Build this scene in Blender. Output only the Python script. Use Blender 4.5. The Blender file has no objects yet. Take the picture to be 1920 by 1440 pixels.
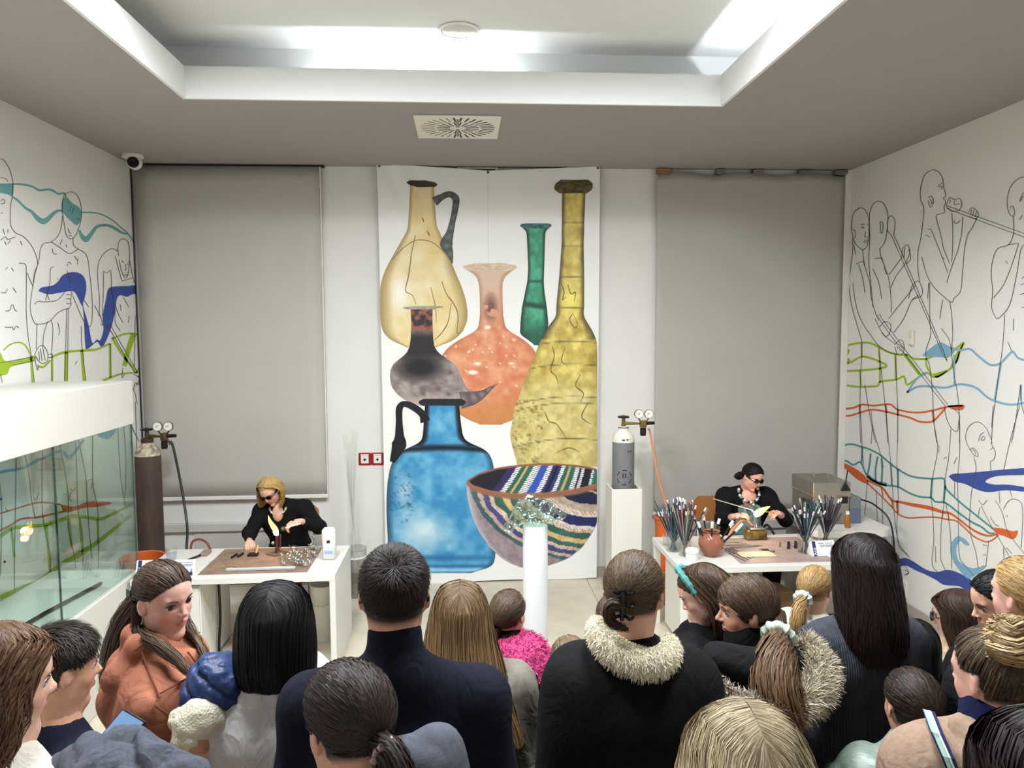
import bpy, bmesh, math, random
import numpy as np
from mathutils import Vector, Matrix
random.seed(7)
rng = np.random.default_rng(11)
sc = bpy.context.scene
C = sc.collection
PI = math.pi

# ------------------------------------------------------------------ camera
F, PITCH, ROLL, YAW, H = 1401.0, .07488, -.00546, .06553, 2.4
_cy, _sy, _cp, _sp, _cr, _sr = math.cos(YAW), math.sin(YAW), math.cos(PITCH), math.sin(PITCH), math.cos(ROLL), math.sin(ROLL)
FW = np.array([_sy*_cp, _cy*_cp, -_sp])
_rt = np.array([_cy, -_sy, 0.0]); _up = np.cross(_rt, FW)
RT = _rt*_cr + _up*_sr
UP = -_rt*_sr + _up*_cr
CAM = np.array([0, 0, H])
cam = bpy.data.cameras.new('camera'); cam_o = bpy.data.objects.new('camera', cam); C.objects.link(cam_o)
cam.sensor_width = 36.0; cam.lens = 36.0*F/1920.0; cam.clip_start = .05; cam.clip_end = 60
cam_o.matrix_world = Matrix(((RT[0], UP[0], -FW[0], CAM[0]), (RT[1], UP[1], -FW[1], CAM[1]), (RT[2], UP[2], -FW[2], CAM[2]), (0, 0, 0, 1)))
sc.camera = cam_o
def ray(x, y): return FW + RT*((x-960)/F) + UP*((720-y)/F)
def at_y(x, y, Y): d = ray(x, y); return CAM + d*(Y/d[1])
def at_x(x, y, X): d = ray(x, y); return CAM + d*(X/d[0])
def at_z(x, y, Z): d = ray(x, y); return CAM + d*((Z-H)/d[2])

# ------------------------------------------------------------------ world, exposure
w = bpy.data.worlds.new('hall_light'); sc.world = w; w.use_nodes = True
w.node_tree.nodes['Background'].inputs[0].default_value = (.97, .98, 1.0, 1)
w.node_tree.nodes['Background'].inputs[1].default_value = .5
sc.view_settings.view_transform = 'Standard'; sc.view_settings.look = 'None'
sc.view_settings.exposure = 0.06; sc.view_settings.gamma = 1.0; sc.view_settings.use_curve_mapping = False
sc.cycles.use_denoising = True
sc.cycles.max_bounces = 7; sc.cycles.diffuse_bounces = 4; sc.cycles.glossy_bounces = 2; sc.cycles.transmission_bounces = 6; sc.cycles.transparent_max_bounces = 12
sc.cycles.use_adaptive_sampling = True; sc.cycles.adaptive_threshold = .06; sc.cycles.adaptive_min_samples = 10
sc.cycles.caustics_reflective = False; sc.cycles.caustics_refractive = False
sc.cycles.sample_clamp_indirect = 6.0
LAMP_POWER = 96.0      # each square lamp in the ceiling recess
TUBE_POWER = 110.0      # emission of the fluorescent tubes lying in the ceiling trough

# ------------------------------------------------------------------ colours and materials
def lin(c):
    c = np.asarray(c, float)/255.0
    return np.where(c <= .04045, c/12.92, ((c+.055)/1.055)**2.4)
def L4(c): return tuple(float(v) for v in lin(c)) + (1.0,)
MATS = {}
def mat(name, col=(200, 200, 200), rough=.6, metal=0.0, spec=.5, noise=0, nscale=20, bump=0, bscale=60, emit=None, estr=0, attr=False,
        trans=0, ior=1.45, rib=None, alpha=1.0, sheen=0, coat=0, stretch=None, n2=None, wrinkle=0, wscale=9):
    """procedural principled material: base colour varied by noise, optional bump"""
    if name in MATS: return MATS[name]
    m = bpy.data.materials.new(name); m.use_nodes = True
    nt = m.node_tree; b = nt.nodes['Principled BSDF']; ln = nt.links.new
    b.inputs['Roughness'].default_value = rough; b.inputs['Metallic'].default_value = metal
    b.inputs['Specular IOR Level'].default_value = spec
    b.inputs['Transmission Weight'].default_value = trans; b.inputs['IOR'].default_value = ior
    if sheen: b.inputs['Sheen Weight'].default_value = sheen; b.inputs['Sheen Roughness'].default_value = .4
    if coat: b.inputs['Coat Weight'].default_value = coat
    if alpha < 1: b.inputs['Alpha'].default_value = alpha
    tc = nt.nodes.new('ShaderNodeTexCoord')
    co = tc.outputs['Object']
    if stretch:
        mp = nt.nodes.new('ShaderNodeMapping'); mp.inputs['Scale'].default_value = stretch; ln(co, mp.inputs[0]); co = mp.outputs[0]
    if attr:
        a = nt.nodes.new('ShaderNodeAttribute'); a.attribute_name = 'Col'; base = a.outputs['Color']
    else: base = None
    if noise:
        n = nt.nodes.new('ShaderNodeTexNoise'); n.inputs['Scale'].default_value = nscale; n.inputs['Detail'].default_value = 6; ln(co, n.inputs['Vector'])
        mx = nt.nodes.new('ShaderNodeMix'); mx.data_type = 'RGBA'
        if attr:
            mx.blend_type = 'MULTIPLY'; mx.inputs[0].default_value = noise
            ln(base, mx.inputs[6]); r = nt.nodes.new('ShaderNodeMapRange'); r.inputs[1].default_value = .3; r.inputs[2].default_value = .7; r.inputs[3].default_value = .4; r.inputs[4].default_value = 1.4
            ln(n.outputs[0], r.inputs[0]); ln(r.outputs[0], mx.inputs[7])
        else:
            r = nt.nodes.new('ShaderNodeMapRange'); r.inputs[1].default_value = .3; r.inputs[2].default_value = .7
            ln(n.outputs[0], r.inputs[0]); ln(r.outputs[0], mx.inputs[0])
            c = lin(col); c2 = lin(n2) if n2 is not None else np.clip(c*(1-noise), 0, 1)
            mx.inputs[6].default_value = (*c, 1); mx.inputs[7].default_value = (*c2, 1)
        base = mx.outputs[2]
    if base is not None: ln(base, b.inputs['Base Color'])
    else: b.inputs['Base Color'].default_value = L4(col)
    h = None
    if rib:
        wv = nt.nodes.new('ShaderNodeTexWave'); wv.wave_type = 'BANDS'; wv.bands_direction = rib[1]; wv.inputs['Scale'].default_value = rib[0]; wv.inputs['Distortion'].default_value = rib[3] if len(rib) > 3 else .6
        ln(co, wv.inputs['Vector']); h = (wv.outputs[1], rib[2])
    elif bump:
        n = nt.nodes.new('ShaderNodeTexNoise'); n.inputs['Scale'].default_value = bscale; n.inputs['Detail'].default_value = 4; ln(co, n.inputs['Vector']); h = (n.outputs[0], bump)
    if h:
        bp = nt.nodes.new('ShaderNodeBump'); bp.inputs['Strength'].default_value = h[1]; bp.inputs['Distance'].default_value = .01
        ln(h[0], bp.inputs['Height']); ln(bp.outputs[0], b.inputs['Normal'])
        if wrinkle:
            wn = nt.nodes.new('ShaderNodeTexNoise'); wn.inputs['Scale'].default_value = wscale; wn.inputs['Detail'].default_value = 2.5; wn.inputs['Distortion'].default_value = 1.2; ln(co, wn.inputs['Vector'])
            rg = nt.nodes.new('ShaderNodeMath'); rg.operation = 'PINGPONG'; rg.inputs[1].default_value = .12; ln(wn.outputs[0], rg.inputs[0])
            b2 = nt.nodes.new('ShaderNodeBump'); b2.inputs['Strength'].default_value = wrinkle; b2.inputs['Distance'].default_value = .12; ln(rg.outputs[0], b2.inputs['Height']); ln(b2.outputs[0], bp.inputs['Normal'])
    if emit is not None:
        b.inputs['Emission Color'].default_value = L4(emit); b.inputs['Emission Strength'].default_value = estr
    MATS[name] = m
    return m
def pane_mat(name, tint, refl=.08, rough=.0, gain=.5):
    """thin clear glass: mostly transparent, fresnel reflection on top"""
    if name in MATS: return MATS[name]
    m = bpy.data.materials.new(name); m.use_nodes = True; nt = m.node_tree; nt.nodes.clear(); ln = nt.links.new
    o = nt.nodes.new('ShaderNodeOutputMaterial'); t = nt.nodes.new('ShaderNodeBsdfTransparent'); g = nt.nodes.new('ShaderNodeBsdfGlossy')
    t.inputs[0].default_value = (*tint, 1); g.inputs['Roughness'].default_value = rough; g.inputs['Color'].default_value = (1, 1, 1, 1)
    fr = nt.nodes.new('ShaderNodeLayerWeight'); fr.inputs[0].default_value = .5
    pw = nt.nodes.new('ShaderNodeMath'); pw.operation = 'POWER'; pw.inputs[1].default_value = 4.0; ln(fr.outputs['Facing'], pw.inputs[0])
    ad = nt.nodes.new('ShaderNodeMath'); ad.operation = 'MULTIPLY_ADD'; ad.inputs[1].default_value = gain; ad.inputs[2].default_value = refl; ad.use_clamp = True
    mx = nt.nodes.new('ShaderNodeMixShader'); ln(pw.outputs[0], ad.inputs[0]); ln(ad.outputs[0], mx.inputs[0]); ln(t.outputs[0], mx.inputs[1]); ln(g.outputs[0], mx.inputs[2]); ln(mx.outputs[0], o.inputs[0])
    MATS[name] = m; return m

# ------------------------------------------------------------------ mesh helpers
def mesh_np(name, V, Fc, m, parent=None, smooth=True, col=None, fmat=None, suv=None):
    """V (n,3); Fc (k,4) or (k,3) int array, or a list of lists; col (n,3) linear vertex colours"""
    me = bpy.data.meshes.new(name)
    V = np.asarray(V, np.float32)
    if isinstance(Fc, np.ndarray):
        k, q = Fc.shape
        me.vertices.add(len(V)); me.vertices.foreach_set('co', V.ravel())
        me.loops.add(k*q); me.loops.foreach_set('vertex_index', Fc.astype(np.int32).ravel())
        me.polygons.add(k); me.polygons.foreach_set('loop_start', np.arange(0, k*q, q, dtype=np.int32))
        me.update(calc_edges=True)
    else:
        me.from_pydata([tuple(map(float, v)) for v in V], [], [tuple(map(int, f)) for f in Fc]); me.update()
    if smooth: me.polygons.foreach_set('use_smooth', np.ones(len(me.polygons), bool))
    if col is not None:
        a = me.color_attributes.new('Col', 'FLOAT_COLOR', 'POINT')
        a.data.foreach_set('color', np.hstack([np.asarray(col, np.float32), np.ones((len(V), 1), np.float32)]).ravel())
    if suv is not None:
        a = me.attributes.new('Suv', 'FLOAT_VECTOR', 'POINT'); a.data.foreach_set('vector', np.asarray(suv, np.float32).ravel())
    for mm in (m if isinstance(m, (list, tuple)) else [m]): me.materials.append(mm)
    if fmat is not None: me.polygons.foreach_set('material_index', np.asarray(fmat, np.int32))
    o = bpy.data.objects.new(name, me); C.objects.link(o)
    if parent is not None: o.parent = parent
    return o
def tag(o, label=None, cat=None, group=None, kind=None):
    if label: o['label'] = label
    if cat: o['category'] = cat
    if group: o['group'] = group
    if kind: o['kind'] = kind
    return o
def thing(name, label, cat, loc=(0, 0, 0), rz=0, group=None):
    o = bpy.data.objects.new(name, None); C.objects.link(o); o.empty_display_size = .1
    o.location = tuple(map(float, loc)); o.rotation_euler = (0, 0, rz)
    return tag(o, label, cat, group)
class B:
    """collects simple shapes and builds them as one mesh"""
    def __init__(s): s.V = []; s.F = []
    def add(s, V, Fc):
        n = len(s.V); s.V += [tuple(map(float, v)) for v in V]; s.F += [tuple(i+n for i in f) for f in Fc]; return s
    def box(s, x0, x1, y0, y1, z0, z1, bev=0):
        if bev:
            b = min(bev, (x1-x0)*.45, (y1-y0)*.45, (z1-z0)*.45); V = []
            # chamfered box: 24 verts
            P = {}
            for ix, x in enumerate((x0, x1)):
                for iy, y in enumerate((y0, y1)):
                    for iz, z in enumerate((z0, z1)):
                        sx, sy, sz = 1-2*ix, 1-2*iy, 1-2*iz
                        for ax in range(3):
                            P[ix, iy, iz, ax] = len(V)
                            V.append((x+(sx*b if ax != 0 else 0), y+(sy*b if ax != 1 else 0), z+(sz*b if ax != 2 else 0)))
            Fc = []
            for i in (0, 1):
                q = [P[i, 0, 0, 0], P[i, 1, 0, 0], P[i, 1, 1, 0], P[i, 0, 1, 0]]; Fc.append(q if i else q[::-1])
                q = [P[0, i, 0, 1], P[1, i, 0, 1], P[1, i, 1, 1], P[0, i, 1, 1]]; Fc.append(q[::-1] if i else q)
                q = [P[0, 0, i, 2], P[1, 0, i, 2], P[1, 1, i, 2], P[0, 1, i, 2]]; Fc.append(q if i else q[::-1])
            for i in (0, 1):
                for j in (0, 1):
                    q = [P[i, j, 0, 0], P[i, j, 0, 1], P[i, j, 1, 1], P[i, j, 1, 0]]; Fc.append(q if (i+j) % 2 == 0 else q[::-1])
                    q = [P[i, 0, j, 0], P[i, 1, j, 0], P[i, 1, j, 2], P[i, 0, j, 2]]; Fc.append(q)
                    q = [P[0, i, j, 1], P[1, i, j, 1], P[1, i, j, 2], P[0, i, j, 2]]; Fc.append(q)
                    for k in (0, 1): Fc.append([P[i, j, k, 0], P[i, j, k, 1], P[i, j, k, 2]])
            return s.add(V, Fc)
        V = [(x, y, z) for x in (x0, x1) for y in (y0, y1) for z in (z0, z1)]
        return s.add(V, [(0, 1, 3, 2), (4, 6, 7, 5), (0, 4, 5, 1), (2, 3, 7, 6), (0, 2, 6, 4), (1, 5, 7, 3)])
    def obox(s, c, u, v, wv, bev=0):
        """oriented box: centre and three half-axis vectors"""
        t = B().box(-1, 1, -1, 1, -1, 1); c = np.array(c, float); M = np.array([u, v, wv], float)
        return s.add([c + np.array(p) @ M for p in t.V], t.F)
    def lathe(s, prof, c=(0, 0, 0), n=24, axis=2, sx=1, sy=1):
        """profile [(r,z)...] about an axis"""
        V = []; Fc = []
        for r, z in prof:
            for k in range(n):
                a = 2*PI*k/n; p = [r*math.cos(a)*sx, r*math.sin(a)*sy, z]
                if axis == 1: p = [p[0], z, -p[1]]
                if axis == 0: p = [z, p[0], p[1]]
                V.append((c[0]+p[0], c[1]+p[1], c[2]+p[2]))
        for i in range(len(prof)-1):
            for k in range(n):
                k2 = (k+1) % n; Fc.append((i*n+k, i*n+k2, (i+1)*n+k2, (i+1)*n+k))
        if prof[0][0] > 1e-6: Fc.append(tuple(range(n))[::-1])
        if prof[-1][0] > 1e-6: Fc.append(tuple((len(prof)-1)*n+k for k in range(n)))
        return s.add(V, Fc)
    def cyl(s, a, b, r, r2=None, n=12):
        return s.tube([a, b], [r, r if r2 is None else r2], n)
    def tube(s, pts, r, n=8, cap=True):
        P = np.array(pts, float); k = len(P); r = np.broadcast_to(np.array(r, float), (k,))
        T = np.gradient(P, axis=0); T /= np.linalg.norm(T, axis=1)[:, None]+1e-12
        ref = np.array([0, 0, 1.0]) if abs(T[0, 2]) < .9 else np.array([1.0, 0, 0])
        V = []; u = np.cross(T[0], ref); u /= np.linalg.norm(u)
        for i in range(k):
            u = u - T[i]*(u @ T[i]); u /= np.linalg.norm(u)+1e-12; v = np.cross(T[i], u)
            for j in range(n):
                a = 2*PI*j/n; V.append(P[i]+(u*math.cos(a)+v*math.sin(a))*r[i])
        Fc = [(i*n+j, i*n+(j+1) % n, (i+1)*n+(j+1) % n, (i+1)*n+j) for i in range(k-1) for j in range(n)]
        if cap: Fc += [tuple(range(n))[::-1], tuple((k-1)*n+j for j in range(n))]
        return s.add(V, Fc)
    def sphere(s, c, r, n=12, m=8):
        r = np.broadcast_to(np.array(r, float), (3,))
        V = [(c[0], c[1], c[2]+r[2])]
        for i in range(1, m):
            for j in range(n):
                a, b = PI*i/m, 2*PI*j/n; V.append((c[0]+r[0]*math.sin(a)*math.cos(b), c[1]+r[1]*math.sin(a)*math.sin(b), c[2]+r[2]*math.cos(a)))
        V.append((c[0], c[1], c[2]-r[2])); e = len(V)-1
        Fc = [(0, 1+j, 1+(j+1) % n) for j in range(n)]
        for i in range(m-2):
            for j in range(n): Fc.append((1+i*n+j, 1+(i+1)*n+j, 1+(i+1)*n+(j+1) % n, 1+i*n+(j+1) % n))
        Fc += [(e, 1+(m-2)*n+(j+1) % n, 1+(m-2)*n+j) for j in range(n)]
        return s.add(V, Fc)
    def prism(s, poly, d):
        """closed polygon of 3D points extruded by vector d"""
        n = len(poly); d = np.array(d, float); V = [np.array(p, float) for p in poly]; V += [p+d for p in V]
        return s.add(V, [tuple(range(n))[::-1], tuple(range(n, 2*n))] + [(i, (i+1) % n, n+(i+1) % n, n+i) for i in range(n)])
    def build(s, name, m, parent=None, smooth=False):
        o = mesh_np(name, s.V, s.F, m, parent, False)
        me = o.data
        bm = bmesh.new(); bm.from_mesh(me); bmesh.ops.recalc_face_normals(bm, faces=bm.faces); bm.to_mesh(me); bm.free()
        if smooth:
            me.polygons.foreach_set('use_smooth', np.ones(len(me.polygons), bool))
            me.set_sharp_from_angle(angle=math.radians(40))
        return o
def curve_pts(pts, n=8):
    """Catmull-Rom through points"""
    P = np.array(pts, float); Q = np.vstack([2*P[0]-P[1], P, 2*P[-1]-P[-2]]); out = []
    for i in range(1, len(Q)-2):
        p0, p1, p2, p3 = Q[i-1:i+3]
        for t in np.linspace(0, 1, n, endpoint=False):
            out.append(.5*((2*p1)+(-p0+p2)*t+(2*p0-5*p1+4*p2-p3)*t*t+(-p0+3*p1-3*p2+p3)*t**3))
    out.append(P[-1]); return np.array(out)
def copy_tree(o, parent=None):
    c = o.copy(); C.objects.link(c); c.parent = parent
    for ch in list(o.children): copy_tree(ch, c)
    return c

# ------------------------------------------------------------------ signed-distance bodies, meshed with surface nets
def rc(a, b, r1, r2=None, k=.02): return ('rc', np.array(a, float), np.array(b, float), r1, r1 if r2 is None else r2, k, 1)
def el(c, r, k=.02, M=None, sub=False): return ('el', np.array(c, float), np.broadcast_to(np.array(r, float), (3,)), M, None, k, -1 if sub else 1)
def _bounds(p, inf=0):
    if p[0] == 'rc': lo = np.minimum(p[1]-p[3], p[2]-p[4]); hi = np.maximum(p[1]+p[3], p[2]+p[4])
    else: R_ = np.array([p[2].max()]*3) if p[3] is not None else p[2]; lo = p[1]-R_; hi = p[1]+R_
    return lo-inf, hi+inf
def sdf_eval(prims, o, dims, h, disp=None, cut=None):
    ax = [o[i]+h*np.arange(dims[i]) for i in range(3)]
    f = np.full(dims, .5, np.float32)
    for p in prims:
        m = 3*h + p[5]*1.2; lo, hi = _bounds(p, m)
        i0 = [max(0, int((lo[i]-o[i])/h)) for i in range(3)]; i1 = [min(dims[i], int((hi[i]-o[i])/h)+2) for i in range(3)]
        if any(i1[i] <= i0[i] for i in range(3)): continue
        X, Y, Z = np.meshgrid(*[ax[i][i0[i]:i1[i]] for i in range(3)], indexing='ij')
        P = np.stack([X, Y, Z], -1).astype(np.float32)
        if p[0] == 'rc':
            a, b, r1, r2 = p[1:5]; ba = b-a; L = float(ba@ba)+1e-12; q = P-a.astype(np.float32)
            t = np.clip((q@ba.astype(np.float32))/L, 0, 1); d = np.linalg.norm(q-t[..., None]*ba.astype(np.float32), axis=-1)-(r1+(r2-r1)*t)
        else:
            q = P-p[1].astype(np.float32)
            if p[3] is not None: q = q@p[3].astype(np.float32)
            r = p[2].astype(np.float32); k0 = np.linalg.norm(q/r, axis=-1); k1 = np.linalg.norm(q/(r*r), axis=-1)+1e-9; d = k0*(k0-1)/k1
        S = tuple(slice(i0[i], i1[i]) for i in range(3)); g = f[S]; k = p[5]
        if p[6] > 0:
            hh = np.clip(.5+.5*(g-d)/k, 0, 1); f[S] = g+(d-g)*hh-k*hh*(1-hh)
        else:
            d = -d; hh = np.clip(.5-.5*(g-d)/k, 0, 1); f[S] = g+(d-g)*hh+k*hh*(1-hh)
    if disp is not None or cut is not None:
        X, Y, Z = np.meshgrid(*ax, indexing='ij'); P = np.stack([X, Y, Z], -1)
        if disp is not None: f = f+disp(P)
        if cut is not None:
            for n, c in cut: f = np.maximum(f, c-P@np.array(n, float))
    return f.astype(np.float32)
_E = [(a, b) for a in range(8) for b in range(a+1, 8) if bin(a ^ b).count('1') == 1]
_CO = np.array([[(c >> 2) & 1, (c >> 1) & 1, c & 1] for c in range(8)])
def nets(f, o, h):
    s = f < 0; nx, ny, nz = f.shape
    cnt = np.zeros((nx-1, ny-1, nz-1), np.int8)
    for c in _CO: cnt += s[c[0]:nx-1+c[0], c[1]:ny-1+c[1], c[2]:nz-1+c[2]]
    act = (cnt > 0) & (cnt < 8); I = np.argwhere(act); idx = np.full(act.shape, -1, np.int32); idx[act] = np.arange(len(I))
    g = np.stack([f[I[:, 0]+c[0], I[:, 1]+c[1], I[:, 2]+c[2]] for c in _CO], 1)
    acc = np.zeros((len(I), 3)); n = np.zeros(len(I))
    for a, b in _E:
        fa, fb = g[:, a], g[:, b]; m = (fa < 0) != (fb < 0); t = np.where(m, fa/np.where(fa-fb == 0, 1, fa-fb), 0)
        acc += m[:, None]*(_CO[a]+t[:, None]*(_CO[b]-_CO[a])); n += m
    V = np.array(o)+h*(I+acc/np.maximum(n, 1)[:, None])
    Q = []
    for axn in range(3):
        u, v = (axn+1) % 3, (axn+2) % 3
        sl = [slice(None)]*3; s2 = [slice(None)]*3; sl[axn] = slice(0, -1); s2[axn] = slice(1, None)
        ch = s[tuple(sl)] != s[tuple(s2)]
        J = np.argwhere(ch); J = J[(J[:, u] > 0) & (J[:, v] > 0) & (J[:, u] < f.shape[u]-1) & (J[:, v] < f.shape[v]-1)]
        if not len(J): continue
        ins = s[J[:, 0], J[:, 1], J[:, 2]]
        def cell(du, dv):
            K = J.copy(); K[:, u] -= du; K[:, v] -= dv; return idx[K[:, 0], K[:, 1], K[:, 2]]
        q = np.stack([cell(1, 1), cell(0, 1), cell(0, 0), cell(1, 0)], 1)
        q[~ins] = q[~ins][:, ::-1]; Q.append(q[(q >= 0).all(1)])
    return V, np.vstack(Q)
def sdf_mesh(prims, h, disp=None, cut=None, pad=None):
    lo = np.min([_bounds(p)[0] for p in prims if p[6] > 0], 0); hi = np.max([_bounds(p)[1] for p in prims if p[6] > 0], 0)
    pad = pad or 3*h+.02; lo = lo-pad; hi = hi+pad; dims = tuple(int(v) for v in np.ceil((hi-lo)/h)+1)
    return nets(sdf_eval(prims, lo, dims, h, disp, cut), lo, h)
def folds(amp, freq, seed=0, squash=(1, 1, 1)):
    r = np.random.default_rng(seed); W = r.normal(size=(7, 3))*freq*np.array(squash); ph = r.uniform(0, 6.28, 7)
    def d(P):
        q = P@W[:4].T+ph[:4]; s_ = np.sin(q+1.3*np.sin(P@W[4]+ph[4])[..., None]); return (amp*(1-np.abs(s_[..., 0]+.6*s_[..., 1])/1.6*1.6)+amp*.4*s_[..., 2]*s_[..., 3]).astype(np.float32)
    return d

# ------------------------------------------------------------------ ribbons: hair and fur
def ribbons(P, W, N, col, tw=0.0):
    """P (S,K,3) paths, W (S,K) widths, N (S,K,3) outward normals, col (S,K,3)"""
    S, K, _ = P.shape
    T = np.gradient(P, axis=1); T /= np.linalg.norm(T, axis=2, keepdims=True)+1e-9
    side = np.cross(T, N); side /= np.linalg.norm(side, axis=2, keepdims=True)+1e-9
    if tw:
        f = tw*rng.normal(size=(S, 1, 1))+.35*tw*np.sin(np.arange(K)*.55+rng.uniform(0, 6.28, (S, 1)))[..., None]; up_ = np.cross(side, T); side = side*np.cos(f)+up_*np.sin(f)
    V = np.stack([P-side*W[..., None]/2, P+side*W[..., None]/2], 2).reshape(-1, 3)
    c = np.repeat(col.reshape(-1, 3), 2, axis=0)
    b = (np.arange(S)[:, None]*K+np.arange(K-1)[None]).ravel()*2
    wn_ = W/.0009; sd = rng.uniform(0, 400, (S, 1)); uu = np.stack([sd-wn_/2, sd+wn_/2], 2).reshape(-1); vv = np.repeat((np.cumsum(np.linalg.norm(np.diff(P, axis=1, prepend=P[:, :1]), axis=2), axis=1)/.06+sd*3).ravel(), 2)
    return V, np.stack([b, b+1, b+3, b+2], 1), c, np.stack([uu, vv, np.zeros_like(uu)], 1)
def join(*parts):
    V = []; Fc = []; c = []; u = []; n = 0
    for p in parts:
        V.append(p[0]); Fc.append(p[1]+n); c.append(p[2]); u.append(p[3] if len(p) > 3 else np.stack([np.arctan2(p[0][:, 1]-p[0][:, 1].mean(), p[0][:, 0]-p[0][:, 0].mean())*60, p[0][:, 2]*12, p[0][:, 2]*0], 1)); n += len(p[0])
    return np.vstack(V), np.vstack(Fc), np.vstack(c), np.vstack(u)
def unit(v): return v/(np.linalg.norm(v, axis=-1, keepdims=True)+1e-9)
# ------------------------------------------------------------------ the room
XL, XR, YB, YF, ZC = -2.925, 3.68, 7.0, -2.0, 3.87
CX0, CX1, CY0, CY1, CZ = -1.765, 1.752, -1.0, 5.024, 4.265     # ceiling recess
m_wall = mat('wall_paint', (226, 223, 217), .85, noise=.03, nscale=3, bump=.04, bscale=180)
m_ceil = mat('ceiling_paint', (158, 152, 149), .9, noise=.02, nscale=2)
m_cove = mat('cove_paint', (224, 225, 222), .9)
m_white = mat('white_lacquer', (216, 214, 207), .35, spec=.4, noise=.02, nscale=4)
m_white_matt = mat('white_matt', (226, 223, 214), .6)
m_tile = mat('floor_tile', (206, 195, 175), .28, spec=.4, noise=.10, nscale=5, n2=(190, 179, 160))
m_grout = mat('grout', (120, 112, 100), .9)
m_skirt = mat('skirting', (176, 166, 152), .5, noise=.1, nscale=8)

fl = B().box(XL-.1, XR+.1, YF, YB+.1, -.12, -.008).build('floor', m_grout); tag(fl, 'beige ceramic tiled floor of the room', kind='structure')
def cuts(a, b, o, p):
    v = [a]; k = math.floor((a-o)/p)+1
    while o+k*p < b-1e-6: v.append(o+k*p); k += 1
    return v+[b]
tm = {}
xs, ys = cuts(XL, XR, 1.16, .6), cuts(YF, YB, 6.72, .6)
for i in range(len(xs)-1):
    for j in range(len(ys)-1):
        wx, wy = xs[i+1]-xs[i], ys[j+1]-ys[j]; key = (round(wx, 3), round(wy, 3)); g = .0022
        if key not in tm:
            o = B().box(g, wx-g, g, wy-g, -.01, 0, .0012).build('floor_tile', m_tile, fl); tm[key] = o.data
        else:
            o = bpy.data.objects.new('floor_tile', tm[key]); C.objects.link(o); o.parent = fl
        o.location = (xs[i], ys[j], 0)
wb = tag(B().box(XL-.1, XR+.1, YB, YB+.1, 0, 4.6).build('wall_back', m_wall), kind='structure')
wl = tag(B().box(XL-.1, XL, YF, YB, 0, 4.6).build('wall_left', m_wall), kind='structure')
wr = tag(B().box(XR, XR+.1, YF, YB, 0, 4.6).build('wall_right', m_wall), kind='structure')
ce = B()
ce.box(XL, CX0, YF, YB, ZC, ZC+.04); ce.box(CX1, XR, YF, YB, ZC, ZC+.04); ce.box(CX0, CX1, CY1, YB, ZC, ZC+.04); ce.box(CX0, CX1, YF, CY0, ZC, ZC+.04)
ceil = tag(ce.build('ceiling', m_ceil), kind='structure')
O = .2
cv = B()
cv.box(CX0-O, CX1+O, CY0-O, CY1+O, CZ, CZ+.05)
cv.box(CX0-O-.04, CX0-O, CY0-O, CY1+O, ZC+.04, CZ+.05); cv.box(CX1+O, CX1+O+.04, CY0-O, CY1+O, ZC+.04, CZ+.05)
cv.box(CX0-O, CX1+O, CY1+O, CY1+O+.04, ZC+.04, CZ+.05); cv.box(CX0-O, CX1+O, CY0-O-.04, CY0-O, ZC+.04, CZ+.05)
cv.build('upper_ceiling', m_cove, ceil)
T = .02
for n_, a in enumerate([(CX0, CX0+T, CY0, CY1), (CX1-T, CX1, CY0, CY1), (CX0+T, CX1-T, CY1-T, CY1), (CX0+T, CX1-T, CY0, CY0+T)]):
    B().box(*a, ZC-.002, 4.07).build('cove_fascia', m_cove, ceil)
# fluorescent tubes lying in the trough behind the fascia
m_tube = mat('tube_glow', (255, 255, 255), .5, emit=(236, 245, 255), estr=TUBE_POWER)
m_cap = mat('tube_cap', (190, 190, 190), .4, metal=.8)
def tube_lamp(label, a, b):
    c = (np.array(a)+np.array(b))/2; t = thing('fluorescent_tube', label, 'lamp', (c[0], c[1], ZC+.04), group='tubes in the ceiling trough')
    a = np.array(a)-[c[0], c[1], ZC+.04]; b = np.array(b)-[c[0], c[1], ZC+.04]; d = (b-a)/np.linalg.norm(b-a)
    B().cyl(a+d*.02, b-d*.02, .013, n=8).build('glass_tube', m_tube, t)
    for p, q in ((a, a+d*.025), (b-d*.025, b)): B().cyl(p, q, .014, n=8).build('end_cap', m_cap, t)
    w_ = np.abs(d) < .5
    B().box(*(min(a[0], b[0])-.02*w_[0], max(a[0], b[0])+.02*w_[0], min(a[1], b[1])-.02*w_[1], max(a[1], b[1])+.02*w_[1], 0, .03)).build('batten', m_white_matt, t)
zt = ZC+.04+.047
tube_lamp('white fluorescent tube hidden in the trough above the glass banner', (-.92, CY1+.1, zt), (.33, CY1+.1, zt))
for i in range(5):
    tube_lamp('white fluorescent tube in the right hand ceiling trough, %s from the banner end' % ['first', 'second', 'third', 'fourth', 'fifth'][i], (CX1+.1, 4.9-1.2*i, zt), (CX1+.1, 3.75-1.2*i, zt))
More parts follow.
